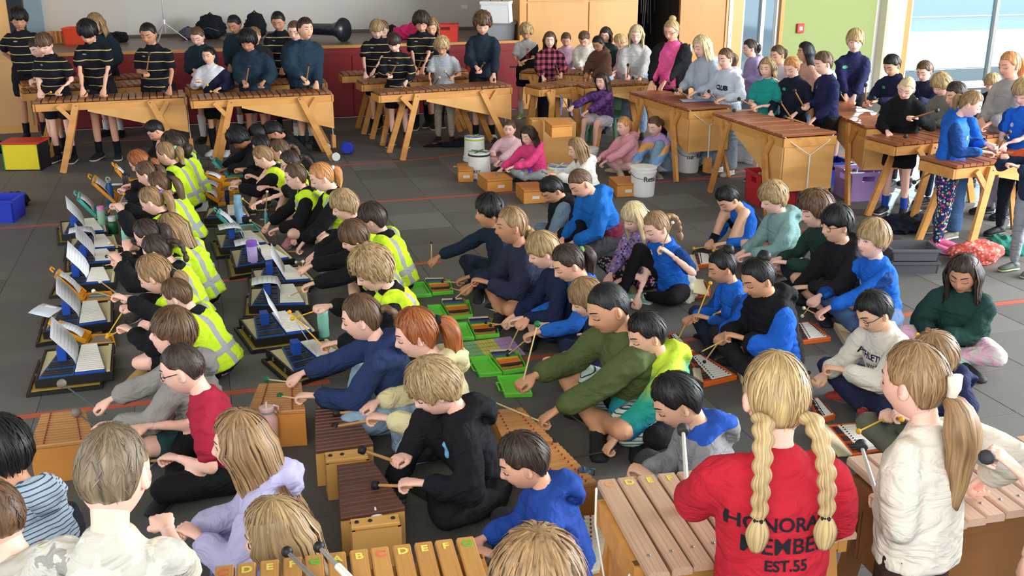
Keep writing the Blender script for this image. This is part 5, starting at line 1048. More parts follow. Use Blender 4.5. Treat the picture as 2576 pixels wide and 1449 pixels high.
def bottle(x, y, hpx, label, prof, body, cap, capk='flat', z0=0, extra=None, dy=.0):
    """prof: radius/height ratio profile list (r,z) for height 1; hpx = height in pixels"""
    p = G(x, y, z0); dist = (p-camo.location).length; hh = hpx/(F/(dist))/math.cos(math.asin((H-z0)/dist)); o = empty('water_bottle', p+Vector((0, .03, 0)), .2, label, 'bottle'); S_ = hh
    MB().lathe([(r*S_, z*S_) for r, z in prof], n=22).build('bottle_body', plain(body, .35), o, smooth=True); rt, zt = prof[-1]
    if capk == 'flat': MB().lathe([(rt*S_*1.05, zt*S_), (rt*S_*1.05, S_*.985), (rt*S_*.9, S_)], n=20).build('cap', plain(cap, .4), o)
    elif capk == 'ring':
        MB().lathe([(rt*S_*1.1, zt*S_), (rt*S_*1.1, S_*.88), (rt*S_*.9, S_*.89)], n=18).build('cap', plain(cap, .3, .5), o); MB().loft([(rt*S_*1.1*math.cos(q), 0, S_*.86+S_*.13*math.sin(q)) for q in [i*math.pi/8 for i in range(9)]], [.006*S_*4]*9, 6).build('carry_loop', plain(cap, .3, .5), o, smooth=True)
    elif capk == 'spout':
        MB().lathe([(rt*S_*1.12, zt*S_), (rt*S_*1.12, S_*.90), (rt*S_*.8, S_*.92)], n=20).build('cap', plain(cap, .4), o); MB().loft([(0, -rt*S_*.5, S_*.92), (0, -rt*S_*.2, S_*.985), (0, rt*S_*.5, S_*.97)], [.022*S_, .026*S_, .022*S_], 8).build('spout', plain(cap, .4), o, smooth=True)
        MB().loft([(rt*S_, 0, S_*.93), (rt*S_*1.7, 0, S_*.90), (rt*S_*1.6, 0, S_*.76), (rt*S_*1.15, 0, S_*.80)], [.018*S_]*4, 8).build('handle', plain(cap, .4), o, smooth=True)
    if extra:
        for z, w_, a, c in extra: m = MB(); m.lathe([(prof[1][0]*S_*1.012, z*S_), (prof[1][0]*S_*1.012, (z+w_)*S_)], n=28) if a is None else [m.beam((prof[1][0]*S_*1.02*math.sin(a), -prof[1][0]*S_*1.02*math.cos(a), z*S_), (prof[1][0]*S_*1.02*math.sin(a+.3), -prof[1][0]*S_*1.02*math.cos(a+.3), z*S_), .002, w_*S_)]; m.build('sticker' if a is not None else 'band', plain(c, .4), o)
    return o
CYL = [(.125, 0), (.14, .02), (.14, .80), (.12, .86)]; SL = [(.12, 0), (.13, .02), (.13, .62), (.07, .76), (.065, .80)]; TU = [(.115, 0), (.12, .22), (.155, .30), (.165, .84)]
bottle(277, 518, 66, 'tall blue metal bottle with steel loop, left row', SL, '#1d5590', '#b0b4b8', 'ring'); bottle(317, 487, 50, 'grey and black squeeze bottle, rear of left row', CYL, '#35383c', '#1c1d20', 'spout'); bottle(257, 588, 62, 'sage green bottle with pink lid, left row', CYL, '#8fb8a0', '#e08ac0')
bottle(283, 590, 40, 'short dark green bottle with white loop lid', [(.25, 0), (.27, .03), (.27, .6), (.2, .75)], '#1c5a34', '#d9d8d2'); bottle(316, 632, 56, 'pale mint cylinder bottle with wrist strap', CYL, '#93d1b8', '#93d1b8'); bottle(322, 668, 48, 'pale pink bottle with domed pink lid', CYL, '#e4b9cf', '#dba6c4')
bottle(636, 685, 74, 'lilac tumbler with purple lid, second row', TU, '#b9a6d8', '#8a5cc8'); bottle(601, 566, 70, 'pale blue flat-topped bottle beside teal case', CYL, '#8cb9de', '#8cb9de'); bottle(571, 518, 38, 'blue and black sports bottle near yellow cases', CYL, '#1c2a4a', '#17171a', 'spout')
bottle(668, 562, 34, 'small turquoise bottle with steel rim', SL, '#2aa0c0', '#9fb4b8'); bottle(813, 850, 84, 'tall mint sports bottle with black lid', [(.15, 0), (.16, .03), (.15, .3), (.16, .5), (.15, .62), (.16, .84)], '#8fd2bc', '#1b1c1e', 'spout'); bottle(812, 700, 32, 'clear patterned bottle with lime green handle', [(.3, 0), (.32, .04), (.32, .7)], '#6b7478', '#8ac828', 'spout')
bottle(676, 1142, 116, 'large pink tumbler bottle covered in small stickers', [(.13, 0), (.14, .03), (.145, .26), (.185, .34), (.185, .68), (.13, .78), (.125, .82)], '#e2b3aa', '#e4c0b8', 'spout', extra=[(.80, .05, None, '#9a9a9c'), (.16, .09, -.5, '#79b89a'), (.16, .09, .0, '#79b89a'), (.60, .05, -.6, '#7b6ab0'), (.58, .05, .3, '#8aa0c8'), (.48, .05, -.5, '#2b2b38'), (.42, .05, .3, '#a0a07a')])
bottle(947, 1392, 96, 'white flip-straw bottle with coloured stickers, front centre', [(.19, 0), (.21, .03), (.21, .54), (.15, .66), (.145, .70)], '#e2ded6', '#e6e3dc', 'spout', extra=[(.40, .12, -.9, '#c86a6a'), (.42, .12, .6, '#6ab8b0')]); bottle(1467, 1288, 100, 'slate blue bottle with loop lid next to blue hoodie', [(.15, 0), (.16, .03), (.16, .72), (.14, .78)], '#3f5474', '#3c4d68', 'spout', extra=[(.5, .06, -.3, '#b9c4cf'), (.25, .06, .1, '#d8a83a')])
bottle(1337, 460, 40, 'purple patterned bottle before hot pink hoodie', [(.2, 0), (.21, .04), (.21, .72), (.17, .8)], '#7a4ac0', '#7a3fd0', extra=[(.2, .2, -.2, '#c86a9a')])
bottle(498, 452, 60, 'dark navy bottle in shadow between the rows', CYL, '#1c3346', '#22262a')
# crates and tubs
def crate(x, y, w_, d_, h_, col, label, rz=0, z0=0, name='crate', cut=True, taper=1.06, lid=None, cat='crate', foot=0):
    p = G(x, y, z0); o = empty(name, p+Vector((0, d_/2, 0)), rz, label, cat); M_ = plain(col, .45); t = .012; a, b = w_/2, d_/2; A, B = a*taper, b*taper
    def side(n_, P): m = MB(); m.add(P, [(0, 1, 2, 3), (7, 6, 5, 4), (0, 4, 5, 1), (1, 5, 6, 2), (2, 6, 7, 3), (3, 7, 4, 0)]); return m.build('side_panel', M_, o)
    for s in (-1, 1):
        for ax in (0, 1):
            f = lambda u, v, z: (v, u, z) if ax else (u, v, z); W_, D_, WT, DT = (a, b, A, B) if not ax else (b, a, B, A)
            if cut and h_ > .15:
                for (u0, u1, z0_, z1_) in ((-1, -.35, 0, h_), (.35, 1, 0, h_), (-.35, .35, 0, h_*.68), (-.35, .35, h_*.86, h_)):
                    side('s', [f(q*(W_+(WT-W_)*z/h_), s*(D_+(DT-D_)*z/h_-e), z) for e in (0, t) for q, z in ((u0, z0_), (u1, z0_), (u1, z1_), (u0, z1_))])
            else: side('s', [f(q*(W_+(WT-W_)*z/h_), s*(D_+(DT-D_)*z/h_-e), z) for e in (0, t) for q, z in ((-1, 0), (1, 0), (1, h_), (-1, h_))])
            m = MB(); m.beam(f(-WT-.006, s*(DT+.002), h_-.008), f(WT+.006, s*(DT+.002), h_-.008), .018, .018); m.build('rim', M_, o)
    MB().box((0, 0, .006), (w_-.01, d_-.01, .012)).build('base', M_, o)
    if lid: MB().box((0, 0, h_+.012), (A*2+.03, B*2+.03, .028), None).build('lid', plain(lid, .45), o, bevel=.008)
    return o
crate(1948, 520, .36, .34, .30, '#c22a30', 'red plastic crate under the right-hand marimba', .2); crate(2088, 468, .34, .3, .24, '#1f3aa0', 'blue plastic crate behind navy fleece wearer', .15); crate(2172, 506, .34, .34, .28, '#a78ac4', 'lilac plastic crate with paper label under marimba', .15)
crate(2300, 688, .34, .24, .09, '#55555a', 'grey shallow bin, lower of two stacked', 0, cut=False, taper=1.04, name='bin', cat='bin'); crate(2302, 657, .34, .24, .09, '#5c5c62', 'grey shallow bin, upper of two stacked', 0, z0=.09, cut=False, taper=1.06, name='bin', cat='bin')
crate(1250, 101, .46, .36, .24, '#8a8d92', 'grey storage tub with clips on stage edge', .1, z0=.98, name='storage_tub', cut=False, taper=1.08, cat='tub', lid='#85888c'); tb = crate(1248, 58, .42, .34, .26, '#dad9d6', 'white lidded storage tub standing on the grey tub', -.15, z0=1.262, name='storage_tub', cut=False, taper=.92, cat='tub', lid='#e2e1de')
MB().loft([(-.08, 0, .29), (-.07, 0, .325), (.07, 0, .325), (.08, 0, .29)], [.008]*4, 6).build('handle', BLK, tb, smooth=True)
crate(1118, 106, .36, .3, .24, '#d43a2c', 'bright red crate on the stage, right side', .1, z0=.98, cut=True); crate(192, 112, .34, .28, .22, '#dc4a2c', 'orange-red crate on the stage, left side', .1, z0=.98, cut=False); crate(138, 110, .26, .2, .13, '#d2d0ca', 'white tub of wooden blocks on stage, left', .1, z0=.98, cut=False, name='tub', cat='tub')
for i in range(5): tag(MB().box((0, 0, .08), (.05, .03, .16), Matrix.Rotation(.5*i, 3, 'Z')).build('wooden_block', PLB, None), 'small wooden block standing in white tub on stage', 'block', 'wooden blocks in the white tub').location = G(120+9*i, 110, .992)+Vector((0, .12, 0))
bb = crate(-22, 562, .36, .3, .2, '#2338b8', 'blue plastic tub at the left edge', .1, cut=False, name='tub', cat='tub')
yb = empty('box', G(57, 430)+Vector((0, .15, 0)), .04, 'yellow fronted wooden box with red lid and green side', 'box'); MB().box((0, -.145, .15), (.36, .012, .27)).build('front_panel', plain('#dcc41c', .4), yb); MB().box((-.186, 0, .15), (.012, .3, .29)).build('side_panel', plain('#3aa02c', .4), yb); MB().box((.186, 0, .15), (.012, .3, .29)).build('side_panel', BLK, yb); MB().box((0, 0, .30), (.41, .32, .02)).build('lid', plain('#c4332a', .4), yb, bevel=.003); MB().box((0, .145, .15), (.36, .012, .27)).build('back_panel', plain('#dcc41c', .4), yb); MB().box((0, 0, .012), (.385, .30, .024)).build('base', BLK, yb)
for s in (-1, 1): MB().ball((s*.165, -.152, .27), .006, 6, None, 0, 4).build('screw', STEEL, yb)
# soft heaps: bags and coats (remeshed lumps)
def heap(name, lumps, cols, label, cat, loc, vox=.014, straps=None, amp=.02, z0=0):
    m = MB()
    for c, r in lumps: m.ball(c, r, 12, None, 0, 8)
    v, ls, st, tt = pull([remesh_np(m, vox, 3)])[0]; n = unit(v-v.mean(0)); v2 = v+n*(folds(v, v*1.2, amp, len(label)))[:, None]; v2[:, 2] = np.maximum(v2[:, 2], 0)
    o = obj(name, to_mesh(name, v2, ls, st, tt, [fab(cols)], v*1.0), None, loc); tag(o, label, cat)
    for s_ in straps or []: MB().loft(s_, [.012]*len(s_), 6).build('strap', plain('#1a1a1c', .8), o, smooth=True)
    return o
def bag(x, y, w_, h_, col, label, z0=.98, d=.2):
    o = heap('backpack', [((0, 0, h_*.45), (w_*.5, d*.5, h_*.46)), ((0, -.06, h_*.28), (w_*.38, d*.42, h_*.26)), ((0, .02, h_*.80), (w_*.36, d*.4, h_*.2))], col, label, 'backpack', G(x, y, z0)+Vector((0, .12, 0)), straps=[[(-.05, 0, h_*.95), (0, 0, h_*1.08), (.05, 0, h_*.95)]], amp=.012); MB().loft([(-w_*.3, -.12, h_*.35), (0, -.16, h_*.5), (w_*.3, -.12, h_*.35)], [.005]*3, 5).build('zip', plain('#6a6a6c', .4), o, smooth=True)
bag(408, 92, .30, .40, '#121215', 'tall black backpack left of the tripod stand, on stage'); bag(640, 98, .34, .36, '#17181b', 'rounded black backpack on stage behind open rain jacket'); bag(528, 99, .46, .34, '#14161c', 'large black kit bag leaning in middle of stage'); bag(470, 100, .30, .16, '#4a4d57', 'grey kit bag lying beside the tripod on stage')
heap('bag', [((0, 0, .06), (.17, .12, .07)), ((.06, .02, .08), (.1, .09, .06))], '#131316', 'low black bag lying on stage behind striped polos', 'bag', G(287, 108, .98)+Vector((0, .1, 0))); heap('jacket', [((0, 0, .08), (.22, .13, .10)), ((.10, .0, .14), (.13, .1, .08)), ((-.14, 0, .1), (.1, .1, .07))], '#d8326c', 'bright pink jacket heaped on the stage', 'jacket', G(1030, 100, .98)+Vector((0, .1, 0)), amp=.04)
heap('jacket', [((0, 0, .07), (.14, .11, .1))], '#1c1d20', 'dark jacket beside the pink one on stage', 'jacket', G(985, 98, .98)+Vector((0, .15, 0)), amp=.03)
heap('jacket', [((0, 0, .02), (.20, .10, .03)), ((.18, .08, .04), (.16, .09, .05)), ((-.2, -.03, .01), (.12, .05, .02))], '#17191f', 'black jacket dropped on floor behind taped buckets', 'jacket', G(1130, 372)+Vector((0, .1, 0)), amp=.02)
heap('jacket', [((0, 0, .05), (.22, .15, .07)), ((.12, .06, .07), (.12, .1, .07))], '#191c2a', 'navy hooded jacket on floor beneath window marimba', 'jacket', G(2275, 588)+Vector((0, .1, 0)), amp=.03)
heap('bag', [((0, 0, .07), (.20, .13, .09)), ((.1, .02, .09), (.13, .1, .07))], 'speck:#dc5a4e:#f0a898:#e88a7c', 'coral red patterned cloth bag on floor at right', 'bag', G(2462, 668)+Vector((0, .1, 0)), amp=.02)
heap('bag', [((0, 0, .06), (.16, .12, .08)), ((.08, 0, .03), (.14, .1, .05))], '#2a7a68', 'teal green cloth bag on floor by right edge', 'bag', G(2536, 645)+Vector((0, .1, 0)), amp=.02)
heap('cloth', [((0, 0, .12), (.07, .06, .14)), ((.01, -.02, .04), (.08, .06, .07))], '#d8d2c2', 'cream jumper bundled beside blue polo wearer with black leggings', 'cloth', G(1722, 762)+Vector((0, .06, 0)), amp=.02)
heap('bag', [((0, 0, .05), (.16, .10, .07))], '#1a1a1c', 'black bag by the left edge above blue tub', 'bag', G(8, 530)+Vector((0, .2, 0)), amp=.02); heap('bag', [((0, 0, .05), (.12, .10, .08))], '#131315', 'black bag behind the yellow box', 'bag', G(-5, 388)+Vector((0, .1, 0)), amp=.01)
bl = MB(); bl.lathe([(.06, -.075), (.068, -.07), (.068, .07), (.06, .075)], n=16, M=Matrix.Rotation(1.35, 3, 'X')); bo = bl.build('fabric_roll', plain('#1f35b0', .8, bump=.3), None, smooth=False); bo.location = G(873, 390)+Vector((0, .07, .068)); tag(bo, 'short bright blue fabric roll lying on the carpet', 'roll')
# tripod and speaker horn on stage
tp = empty('tripod_stand', G(418, 104, .98), 0, 'silver tripod stand on the stage', 'stand'); SV = plain('#c4c6c8', .3, .6); MB().loft([(0, 0, .12), (0, 0, 1.7)], [.014, .011], 8).build('pole', SV, tp, smooth=True)
for q in (.4, 2.5, 4.6): MB().beam((0, 0, .26), (.30*math.cos(q), .26*math.sin(q), .01), .016, .012).build('leg', SV, tp)
MB().lathe([(.022, .24), (.022, .30)], n=10).build('collar', SV, tp)
hp_ = G(860, 104, .98); a_ = G(735, 96, .98)+Vector((0, 0, .14)); b_ = hp_+Vector((.02, 0, .16)); d_ = (b_-a_); ho = empty('horn', a_, 0, 'long black plastic horn with flared end lying on stage', 'horn'); MB().loft([(0, 0, 0), d_*.82, d_*.93, d_], [.075, .085, .12, .16], 18, cap=0).build('horn_tube', plain('#1c1e26', .3), ho, smooth=True); MB().loft([d_, d_+d_.normalized()*.03], [.17, .165], 20, cap=0).build('flared_rim', plain('#1c1e26', .3), ho, smooth=True)
# green chair
cg = plain('#4f7f60', .45); ch = empty('chair', G(1520, 375)+Vector((0, .22, 0)), math.pi-15*D2R-math.pi, 'green moulded plastic chair under purple patterned jacket', 'chair'); s_ = MB()
s_.loft([(0, -.20, .36), (0, -.05, .345), (0, .12, .35), (0, .20, .40)], [(.19, .014), (.20, .014), (.20, .014), (.19, .014)], 14); s_.build('seat', cg, ch, smooth=True); b_ = MB(); b_.loft([(0, .19, .36), (0, .235, .48), (0, .26, .60), (0, .275, .68)], [(.185, .014), (.195, .016), (.19, .014), (.15, .012)], 14); b_.build('backrest', cg, ch, smooth=True)
for sx_ in (-1, 1):
    for sy_ in (-1, 1): MB().loft([(sx_*.155, sy_*.15, .345), (sx_*.20, sy_*.21, 0.0)], [(.028, .018), (.020, .014)], 8).build('leg', cg, ch, smooth=True)
# loose papers
def flat(x, y, w_, h_, rz, label, z=.002, col=None, tilt=0):
    c = G(x, y, z); R_ = Matrix.Rotation(rz, 3, 'Z'); e = [R_ @ Vector((sx_*w_/2, sy_*h_/2, .012*math.sin(3*sx_))) for sx_, sy_ in ((-1, 1), (1, 1), (-1, -1), (1, -1))]
    p0 = [c+e[0].lerp(e[2], i/3)+Vector((0, 0, tilt*(1-i/3)+.006*math.sin(i))) for i in range(4)]; p1 = [c+e[1].lerp(e[3], i/3)+Vector((0, 0, tilt*(1-i/3))) for i in range(4)]; return sheet(p0, p1, label)
flat(497, 524, .2, .26, .3, 'white song sheets lying between the two rows', tilt=.06)
flat(300, 463, .14, .1, .1, 'small white note card beyond the blue metal bottle'); flat(116, 786, .2, .12, -.5, 'white slip jutting from second nearest left case', tilt=.03, z=.074); q = flat(1745, 252, .28, .18, .1, 'pale blue sheet on the large marimba bars', z=.764)
q.data.materials.clear(); q.data.materials.append(plain('#b9c9dc', .3))
for i, (a, b) in enumerate((((352, 720), (0, 0)),)): pass
for i, ((x0, y0), (x1, y1)) in enumerate((((722, 1388), (790, 1455)), ((802, 1376), (880, 1455)))):
    a = G(x0, y0, .775); b = G(x1, y1, .765); m_ = mallet(b, a, plain('#77706a' if i == 0 else '#8d8880', .5), BLK, .017, ('grey rubber-headed beater resting on lettered marimba, left one', 'white-taped beater resting on lettered marimba, right one')[i], r=.0075)
    if i: MB().lathe([(.0105, .02), (.0105, .10)], n=12).build('tape_wrap', plain('#dcdad6', .5), m_)
# ---------------- everyone in the hall ----------------
PL = 'polo:#12131c:#c4a236:#a9a48c'; NV = '#18202f'; JK = '#1c2b36'; BK = '#131314'; BP = 'side:#1c62c4:#17407e'; HV = ('vest',); SKIRT = '#101013'
KS = dict(legs='shorts', sock='#16161a')
def pol(x, y, fy, label, hair, sk=1, a=0, **k):
    kw = dict(kind='polo', sleeve='short', shoe='#17171a', sock='#111216', legs='shorts', hair=hair, sk=sk, fy=fy, nod=24); kw.update(k)
    return P(x, y, 'stand', a, PL, BK, label, **kw)
pol(48, 50, 352, 'person in striped polo, hands behind back, at left wall', ('mop', 'black'), 2, -25, hands=['back', 'back'], nod=14)
pol(94, 122, 385, 'person in striped polo half hidden at far left marimba', ('short', 'dark'), 0, 25, hands=[(82, 200), (95, 205)])
pol(113, 112, 412, 'person in striped polo tapping left end of front marimba', ('fringe', 'brown'), 0, 5, hands=[(100, 228), (155, 222)], mal=('yellow', (128, 232), (145, 232)))
P(241, 60, 'stand', 10, '#1b2a33', BK, 'person in dark open jacket and white shirt behind front marimba', hair=('long', 'light', {'L': .2}), fy=345, kind='hoodie', legs='shorts', sock='#e8e4e0', hands=[(272, 170), (250, 190)], sk=0)
pol(222, 82, 408, 'person in striped polo with rubber wristbands at front marimba', ('mop', 'black'), 1, -5, nod=36, hands=[(208, 228), (262, 222)], mal=('wood', (222, 228), (244, 240)), lean=10)
pol(374, 86, 400, 'person in striped polo raising a wooden mallet upright', ('tied', 'black'), 2, 5, hands=[(362, 182), (427, 222)], mal=('wood', (376, 134), (410, 230)), fat=1.22, nod=20)
P(497, 92, 'stand', 5, JK, BK, 'person in dark rain jacket watching behind second marimba', hair=('tied', 'brown'), sk=0, fy=362, kind='jacket', legs='shorts', sock='#e6e2df', hands=[(488, 175), (500, 180)], nod=28, tail=('low', .1), socklen=.28)
P(525, 140, 'stand', 10, 'halves:#d6d6dc:#171c33', SKIRT, 'person in white and navy top with two bright mallets', hair=('tied', 'black'), sk=4, fy=393, kind='jumper', hands=[(495, 203), (553, 222)], mal=('yellow', (522, 214), (530, 230)), shoe=('#c5c3bf', '#d9d7d2'), legs='shorts', sock='#121215', socklen=.30, nod=8)
P(590, 62, 'stand', 15, JK, BK, 'person in open rain jacket over striped polo, hair tied', hair=('tied', 'black'), sk=2, fy=330, kind='jacket', hands=[(578, 165), (600, 175)], legs='shorts', nod=26, sock='#e8e5e0')
P(640, 92, 'stand', -5, '#2a2a2e', BK, 'person mostly hidden behind curly haired jacket wearer', hair=('short', 'light'), sk=0, fy=345, kind='jacket', legs='shorts', hands=['down', 'down'])
P(624, 105, 'stand', 5, '#1c2e3c', BK, 'person in zipped rain jacket holding striped yellow mallet', hair=('curly', 'black'), sk=2, fy=392, kind='jacket', legs='shorts', hands=[(613, 205), (664, 205)], mal=('wood', (626, 165), (650, 212)), nod=26, fat=1.15)
pol(700, 54, 335, 'person in striped polo with pendant behind second marimba', ('tied', 'black'), 2, 0, hands=[(682, 165), (712, 170)], nod=24)
P(742, 78, 'stand', 5, '#1c2e3a', BK, 'person with glasses in rain jacket behind raised collar', hair=('tied', 'brown'), sk=0, fy=360, kind='jacket', legs='shorts', glasses='#3a2f2c', hands=[(738, 160), (750, 170)], sock='#d8d8d4')
P(768, 74, 'stand', -40, '#1d3040', BK, 'person in bulky rain jacket turned right, dark mallets', hair=('short', 'dark'), sk=1, fy=382, kind='jacket', legs='shorts', hands=[(760, 195), (796, 212)], mal=('wood', (778, 160), (782, 218)), nod=0, fat=1.25, sock='#161c2c', eyes='open')
pol(962, 75, 325, 'person almost hidden behind blond polo wearer', ('short', 'light'), 0, 0, hands=['down', 'down'])
pol(948, 75, 338, 'person in striped polo with blond fringe, left of centre marimba', ('fringe', 'sandy'), 0, -10, hands=[(919, 185), (935, 188)], mal=('wood', (945, 186), None), fat=1.18, nod=26)
pol(992, 108, 372, 'person in striped polo and long dark undersleeves', ('fringe', 'dark'), 0, 5, sleeve='long', hands=[(975, 187), (1022, 205)], mal=('wood', (1000, 158), (1012, 212)), nod=26)
pol(1086, 68, 322, 'person peeking out behind tall curly haired polo wearer', ('long', 'light', {'L': .15}), 1, 0, hands=['down', 'down'], legs='long')
pol(1060, 58, 328, 'tall person in striped polo swinging mallet behind grey shirt', ('curly', 'dark'), 1, -5, hands=[(1045, 172), (1062, 178)], mal=('wood', (1062, 145), None), nod=26)
P(1112, 118, 'stand', 5, '#a3a6aa', '#a39682', 'person in light grey t-shirt and beige joggers', hair=('curly', 'blond'), sk=5, fy=362, kind='tee', sleeve='short', shoe=('#1d1614', '#d3473a'), hands=[(1083, 212), (1140, 192)], mal=('felt', (1105, 195), (1120, 180)), nod=30)
P(1214, 62, 'stand', 0, '#1a2632', BK, 'person in navy zip fleece at right end of centre marimba', hair=('curly', 'brown'), sk=1, fy=358, kind='fleece', hands=[(1198, 168), (1242, 190)], mal=('wood', (1218, 158), (1243, 200)), legs='shorts', sock='#14161c', nod=22, extra=('collar',))
# back right
BUL = P(1324, 82, 'stand', 5, 'halves:#b3b1ae:#1c1a1b', BK, 'person in black and grey basketball t-shirt and green shoes', hair=('curly', 'blond'), sk=5, fy=300, kind='tee', sleeve='short', legs='shorts', shoe='#7d9448', hands=[(1305, 155), (1322, 152)], nod=26, sock='#c9c6c0', socklen=.2)
P(1470, 98, 'stand', 20, '#d8d2c4', '#8fa6c0', 'person in cream hoodie bending over rear marimba', hair=('short', 'brown'), sk=1, fy=318, kind='hoodie', hands=[(1462, 170), (1490, 175)], nod=40, legs='jeans')
P(1424, 100, 'stand', 5, '#cfabc0', '#8f86a8', 'person in lilac top with thin shoulder strap', hair=('tied', 'brown'), sk=1, fy=308, kind='tee', hands=[(1432, 178), (1452, 180)], nod=28, tail=('low', .1))
P(1383, 102, 'stand', 0, 'plaid:#131214:#c25a72', '#131315', 'person in pink and black checked fleece jacket', hair=('long', 'brown', {'L': .18, 'wave': .008}), sk=0, fy=330, kind='jacket', hands=[(1365, 192), (1412, 185)], mal=('wood', (1400, 200), (1398, 165)), nod=4, legs='wide')
P(1524, 88, 'stand', 20, '#2b3d38', '#2b2b2e', 'person in dark green top behind brown hoodie wearer', hair=('long', 'dark', {'L': .15}), sk=0, fy=300, kind='tee', hands=['down', 'down'])
P(1560, 105, 'stand', 70, '#d9b8bd', '#a6b8cc', 'person in pale pink top facing left behind white sweatshirt', hair=('longf', 'blond', {'L': .1}), sk=0, fy=305, kind='jumper', hands=[(1545, 180), (1550, 178)], legs='wide')
P(1505, 110, 'stand', 35, '#5f4034', '#9fb0c6', 'person in brown hoodie leaning over xylophone', hair=('tied', 'black'), sk=2, fy=335, kind='hoodie', hands=[(1487, 200), (1475, 185)], nod=28, legs='wide', lean=12, tail=('low', .12))
P(1601, 88, 'stand', 12, '#b9b6b2', '#8aa0bc', 'tall person in grey sweatshirt with red lettering, pale jeans', hair=('long', 'fair', {'L': .34}), sk=0, fy=350, kind='jumper', hands=[(1575, 186), (1610, 197)], mal=('wood', (1580, 162), (1592, 195)), nod=16, legs='wide')
TE = P(1690, 78, 'stand', 35, 'cardi:#17171a:#e05a92', '#141416', 'tall person with glasses in pink top and black cardigan, looking down', hair=('tied', 'blond'), tail=('bun', (0, -.04, .115)), sk=1, fy=385, kind='jacket', hands=[(1637, 215), (1655, 232)], glasses='#22262c', nod=18, fat=1.32, legs='long', grip=0)
P(1766, 118, 'stand', 60, '#a7b0bd', '#8fa9c8', 'person in pale grey-blue hoodie with long mallets at right marimba', hair=('long', 'fair', {'L': .2, 'wave': .01}), sk=0, fy=425, kind='hoodie', hands=[(1712, 222), (1750, 232)], mal=('wood', (1682, 208), (1700, 226)), nod=14, legs='wide')
CLB = P(1826, 148, 'stand', 55, '#c3cad6', '#94a3ae', 'person in white hoodie with club print and wide jeans', hair=('tied', 'brown'), tail=('pony', .22), sk=0, fy=440, kind='hoodie', hands=[(1780, 236), (1820, 248)], mal=('wood', (1758, 237), (1782, 228)), nod=12, legs='wide', shoe='#c9c4bd')
P(1887, 122, 'stand', 80, '#a898c8', '#8f97b8', 'person in lavender hoodie facing left by the window', hair=('tied', 'dark'), tail=('pony', .12), tint='#d9d5d0', sk=0, fy=375, kind='hoodie', hands=[(1875, 200), (1860, 205)], nod=12, legs='wide')
P(1957, 138, 'stand', 60, '#cfcdd2', '#8993a8', 'person in white top mostly behind teal polo wearer', hair=('tied', 'brown'), tail=('pony', .12), sk=1, fy=405, kind='tee', sleeve='short', hands=[(1950, 200), (1940, 210)], nod=16)
P(2026, 132, 'stand', 85, '#c99a88', '#5f6f88', 'person in peach top with long loose hair by green board', hair=('long', 'black', {'L': .26}), sk=5, fy=400, kind='jumper', hands=[(2010, 220), (2000, 215)], nod=2)
P(1930, 172, 'stand', 40, '#1e8f86', BK, 'person in teal polo shirt holding mallet low', hair=('long', 'sandy', {'L': .12}), sk=0, fy=460, kind='polo', sleeve='short', legs='shorts', shoe='#27405c', hands=[(1893, 260), (1912, 268)], mal=('wood', (1858, 248), (1845, 278)), nod=6)
P(1992, 170, 'stand', 45, '#151a2a', BK, 'person in dark navy fleece playing right-hand marimba', hair=('tied', 'ginger'), sk=0, fy=470, kind='fleece', hands=[(1940, 282), (2002, 285)], mal=('wood', (1932, 298), (1962, 255)), nod=26, legs='shorts', extra=('collar',))
P(2151, 105, 'stand', 20, '#1e2146', BK, 'tall person in navy fleece in front of green board', hair=('bowl', 'blond'), sk=0, fy=425, kind='fleece', hands=[(2128, 243), (2150, 240)], mal=('wood', (2112, 232), None), nod=6, legs='shorts', extra=('collar',), eyes='open')
BN = P(2072, 160, 'stand', 75, '#1c2146', BK, 'person in navy fleece facing left with two thick mallets', hair=('short', 'brown'), sk=0, fy=482, kind='fleece', hands=[(2032, 262), (2050, 298)], mal=('wood', (1998, 226), (1972, 293)), nod=16, legs='shorts', sock='#2e2e30', extra=('collar',), socklen=.1)
P(2244, 165, 'stand', 55, '#1b1f3c', BK, 'person in navy fleece with short hair behind black hoodie', hair=('short', 'black'), sk=4, fy=470, kind='fleece', hands=[(2182, 255), (2205, 255)], mal=('wood', (2178, 212), (2200, 246)), nod=28, extra=('collar',))
P(2326, 180, 'stand', 50, '#202741', '#2a2c3c', 'person in teal collar and navy jacket by the window', hair=('short', 'brown'), sk=0, fy=470, kind='jacket', hands=[(2292, 255), (2305, 250)], nod=22)
P(2368, 215, 'stand', 65, '#75786f', '#2f3a50', 'person in grey-green hoodie over blue polo', hair=('mop', 'blond'), sk=0, fy=520, kind='hoodie', hands=[(2352, 310), (2330, 300)], nod=25, mal=('wood', (2310, 325), None))
P(2280, 222, 'stand', 35, '#121314', '#111113', 'person in black hoodie with white shoulder stripes', hair=('crop', 'fair'), sk=0, fy=548, kind='hoodie', hands=[(2232, 330), (2305, 298)], mal=('wood', (2280, 343), (2360, 277)), nod=24, legs='shorts', lean=12, sock='#2446a0', shoe=('#1b1c20', '#c9c6c0'), roll=-14)
P(2405, 240, 'stand', 75, '#1c62c4', '#44638c', 'person in blue polo and flared jeans, mallet hanging down', hair=('short', 'dark'), sk=1, fy=595, kind='polo', hands=[(2365, 420), (2400, 360)], mal=('wood', (2297, 460), None), nod=14, legs='wide', shoe=('#8a8474', '#d8d4c8'), sleeve='long')
P(2496, 212, 'stand', 40, '#1c1d1f', BK, 'small person in black jacket by the large window', hair=('mop', 'blond'), sk=0, fy=470, kind='jacket', hands=[(2470, 300), (2455, 300)], nod=15)
P(2540, 165, 'stand', 70, '#a8a59f', '#b9b2bf', 'person in grey hoodie with high ponytail by right window', hair=('tied', 'ginger'), tail=('pony', .2), sk=1, fy=545, kind='hoodie', hands=[(2470, 300), (2490, 310)], nod=12, legs='wide')
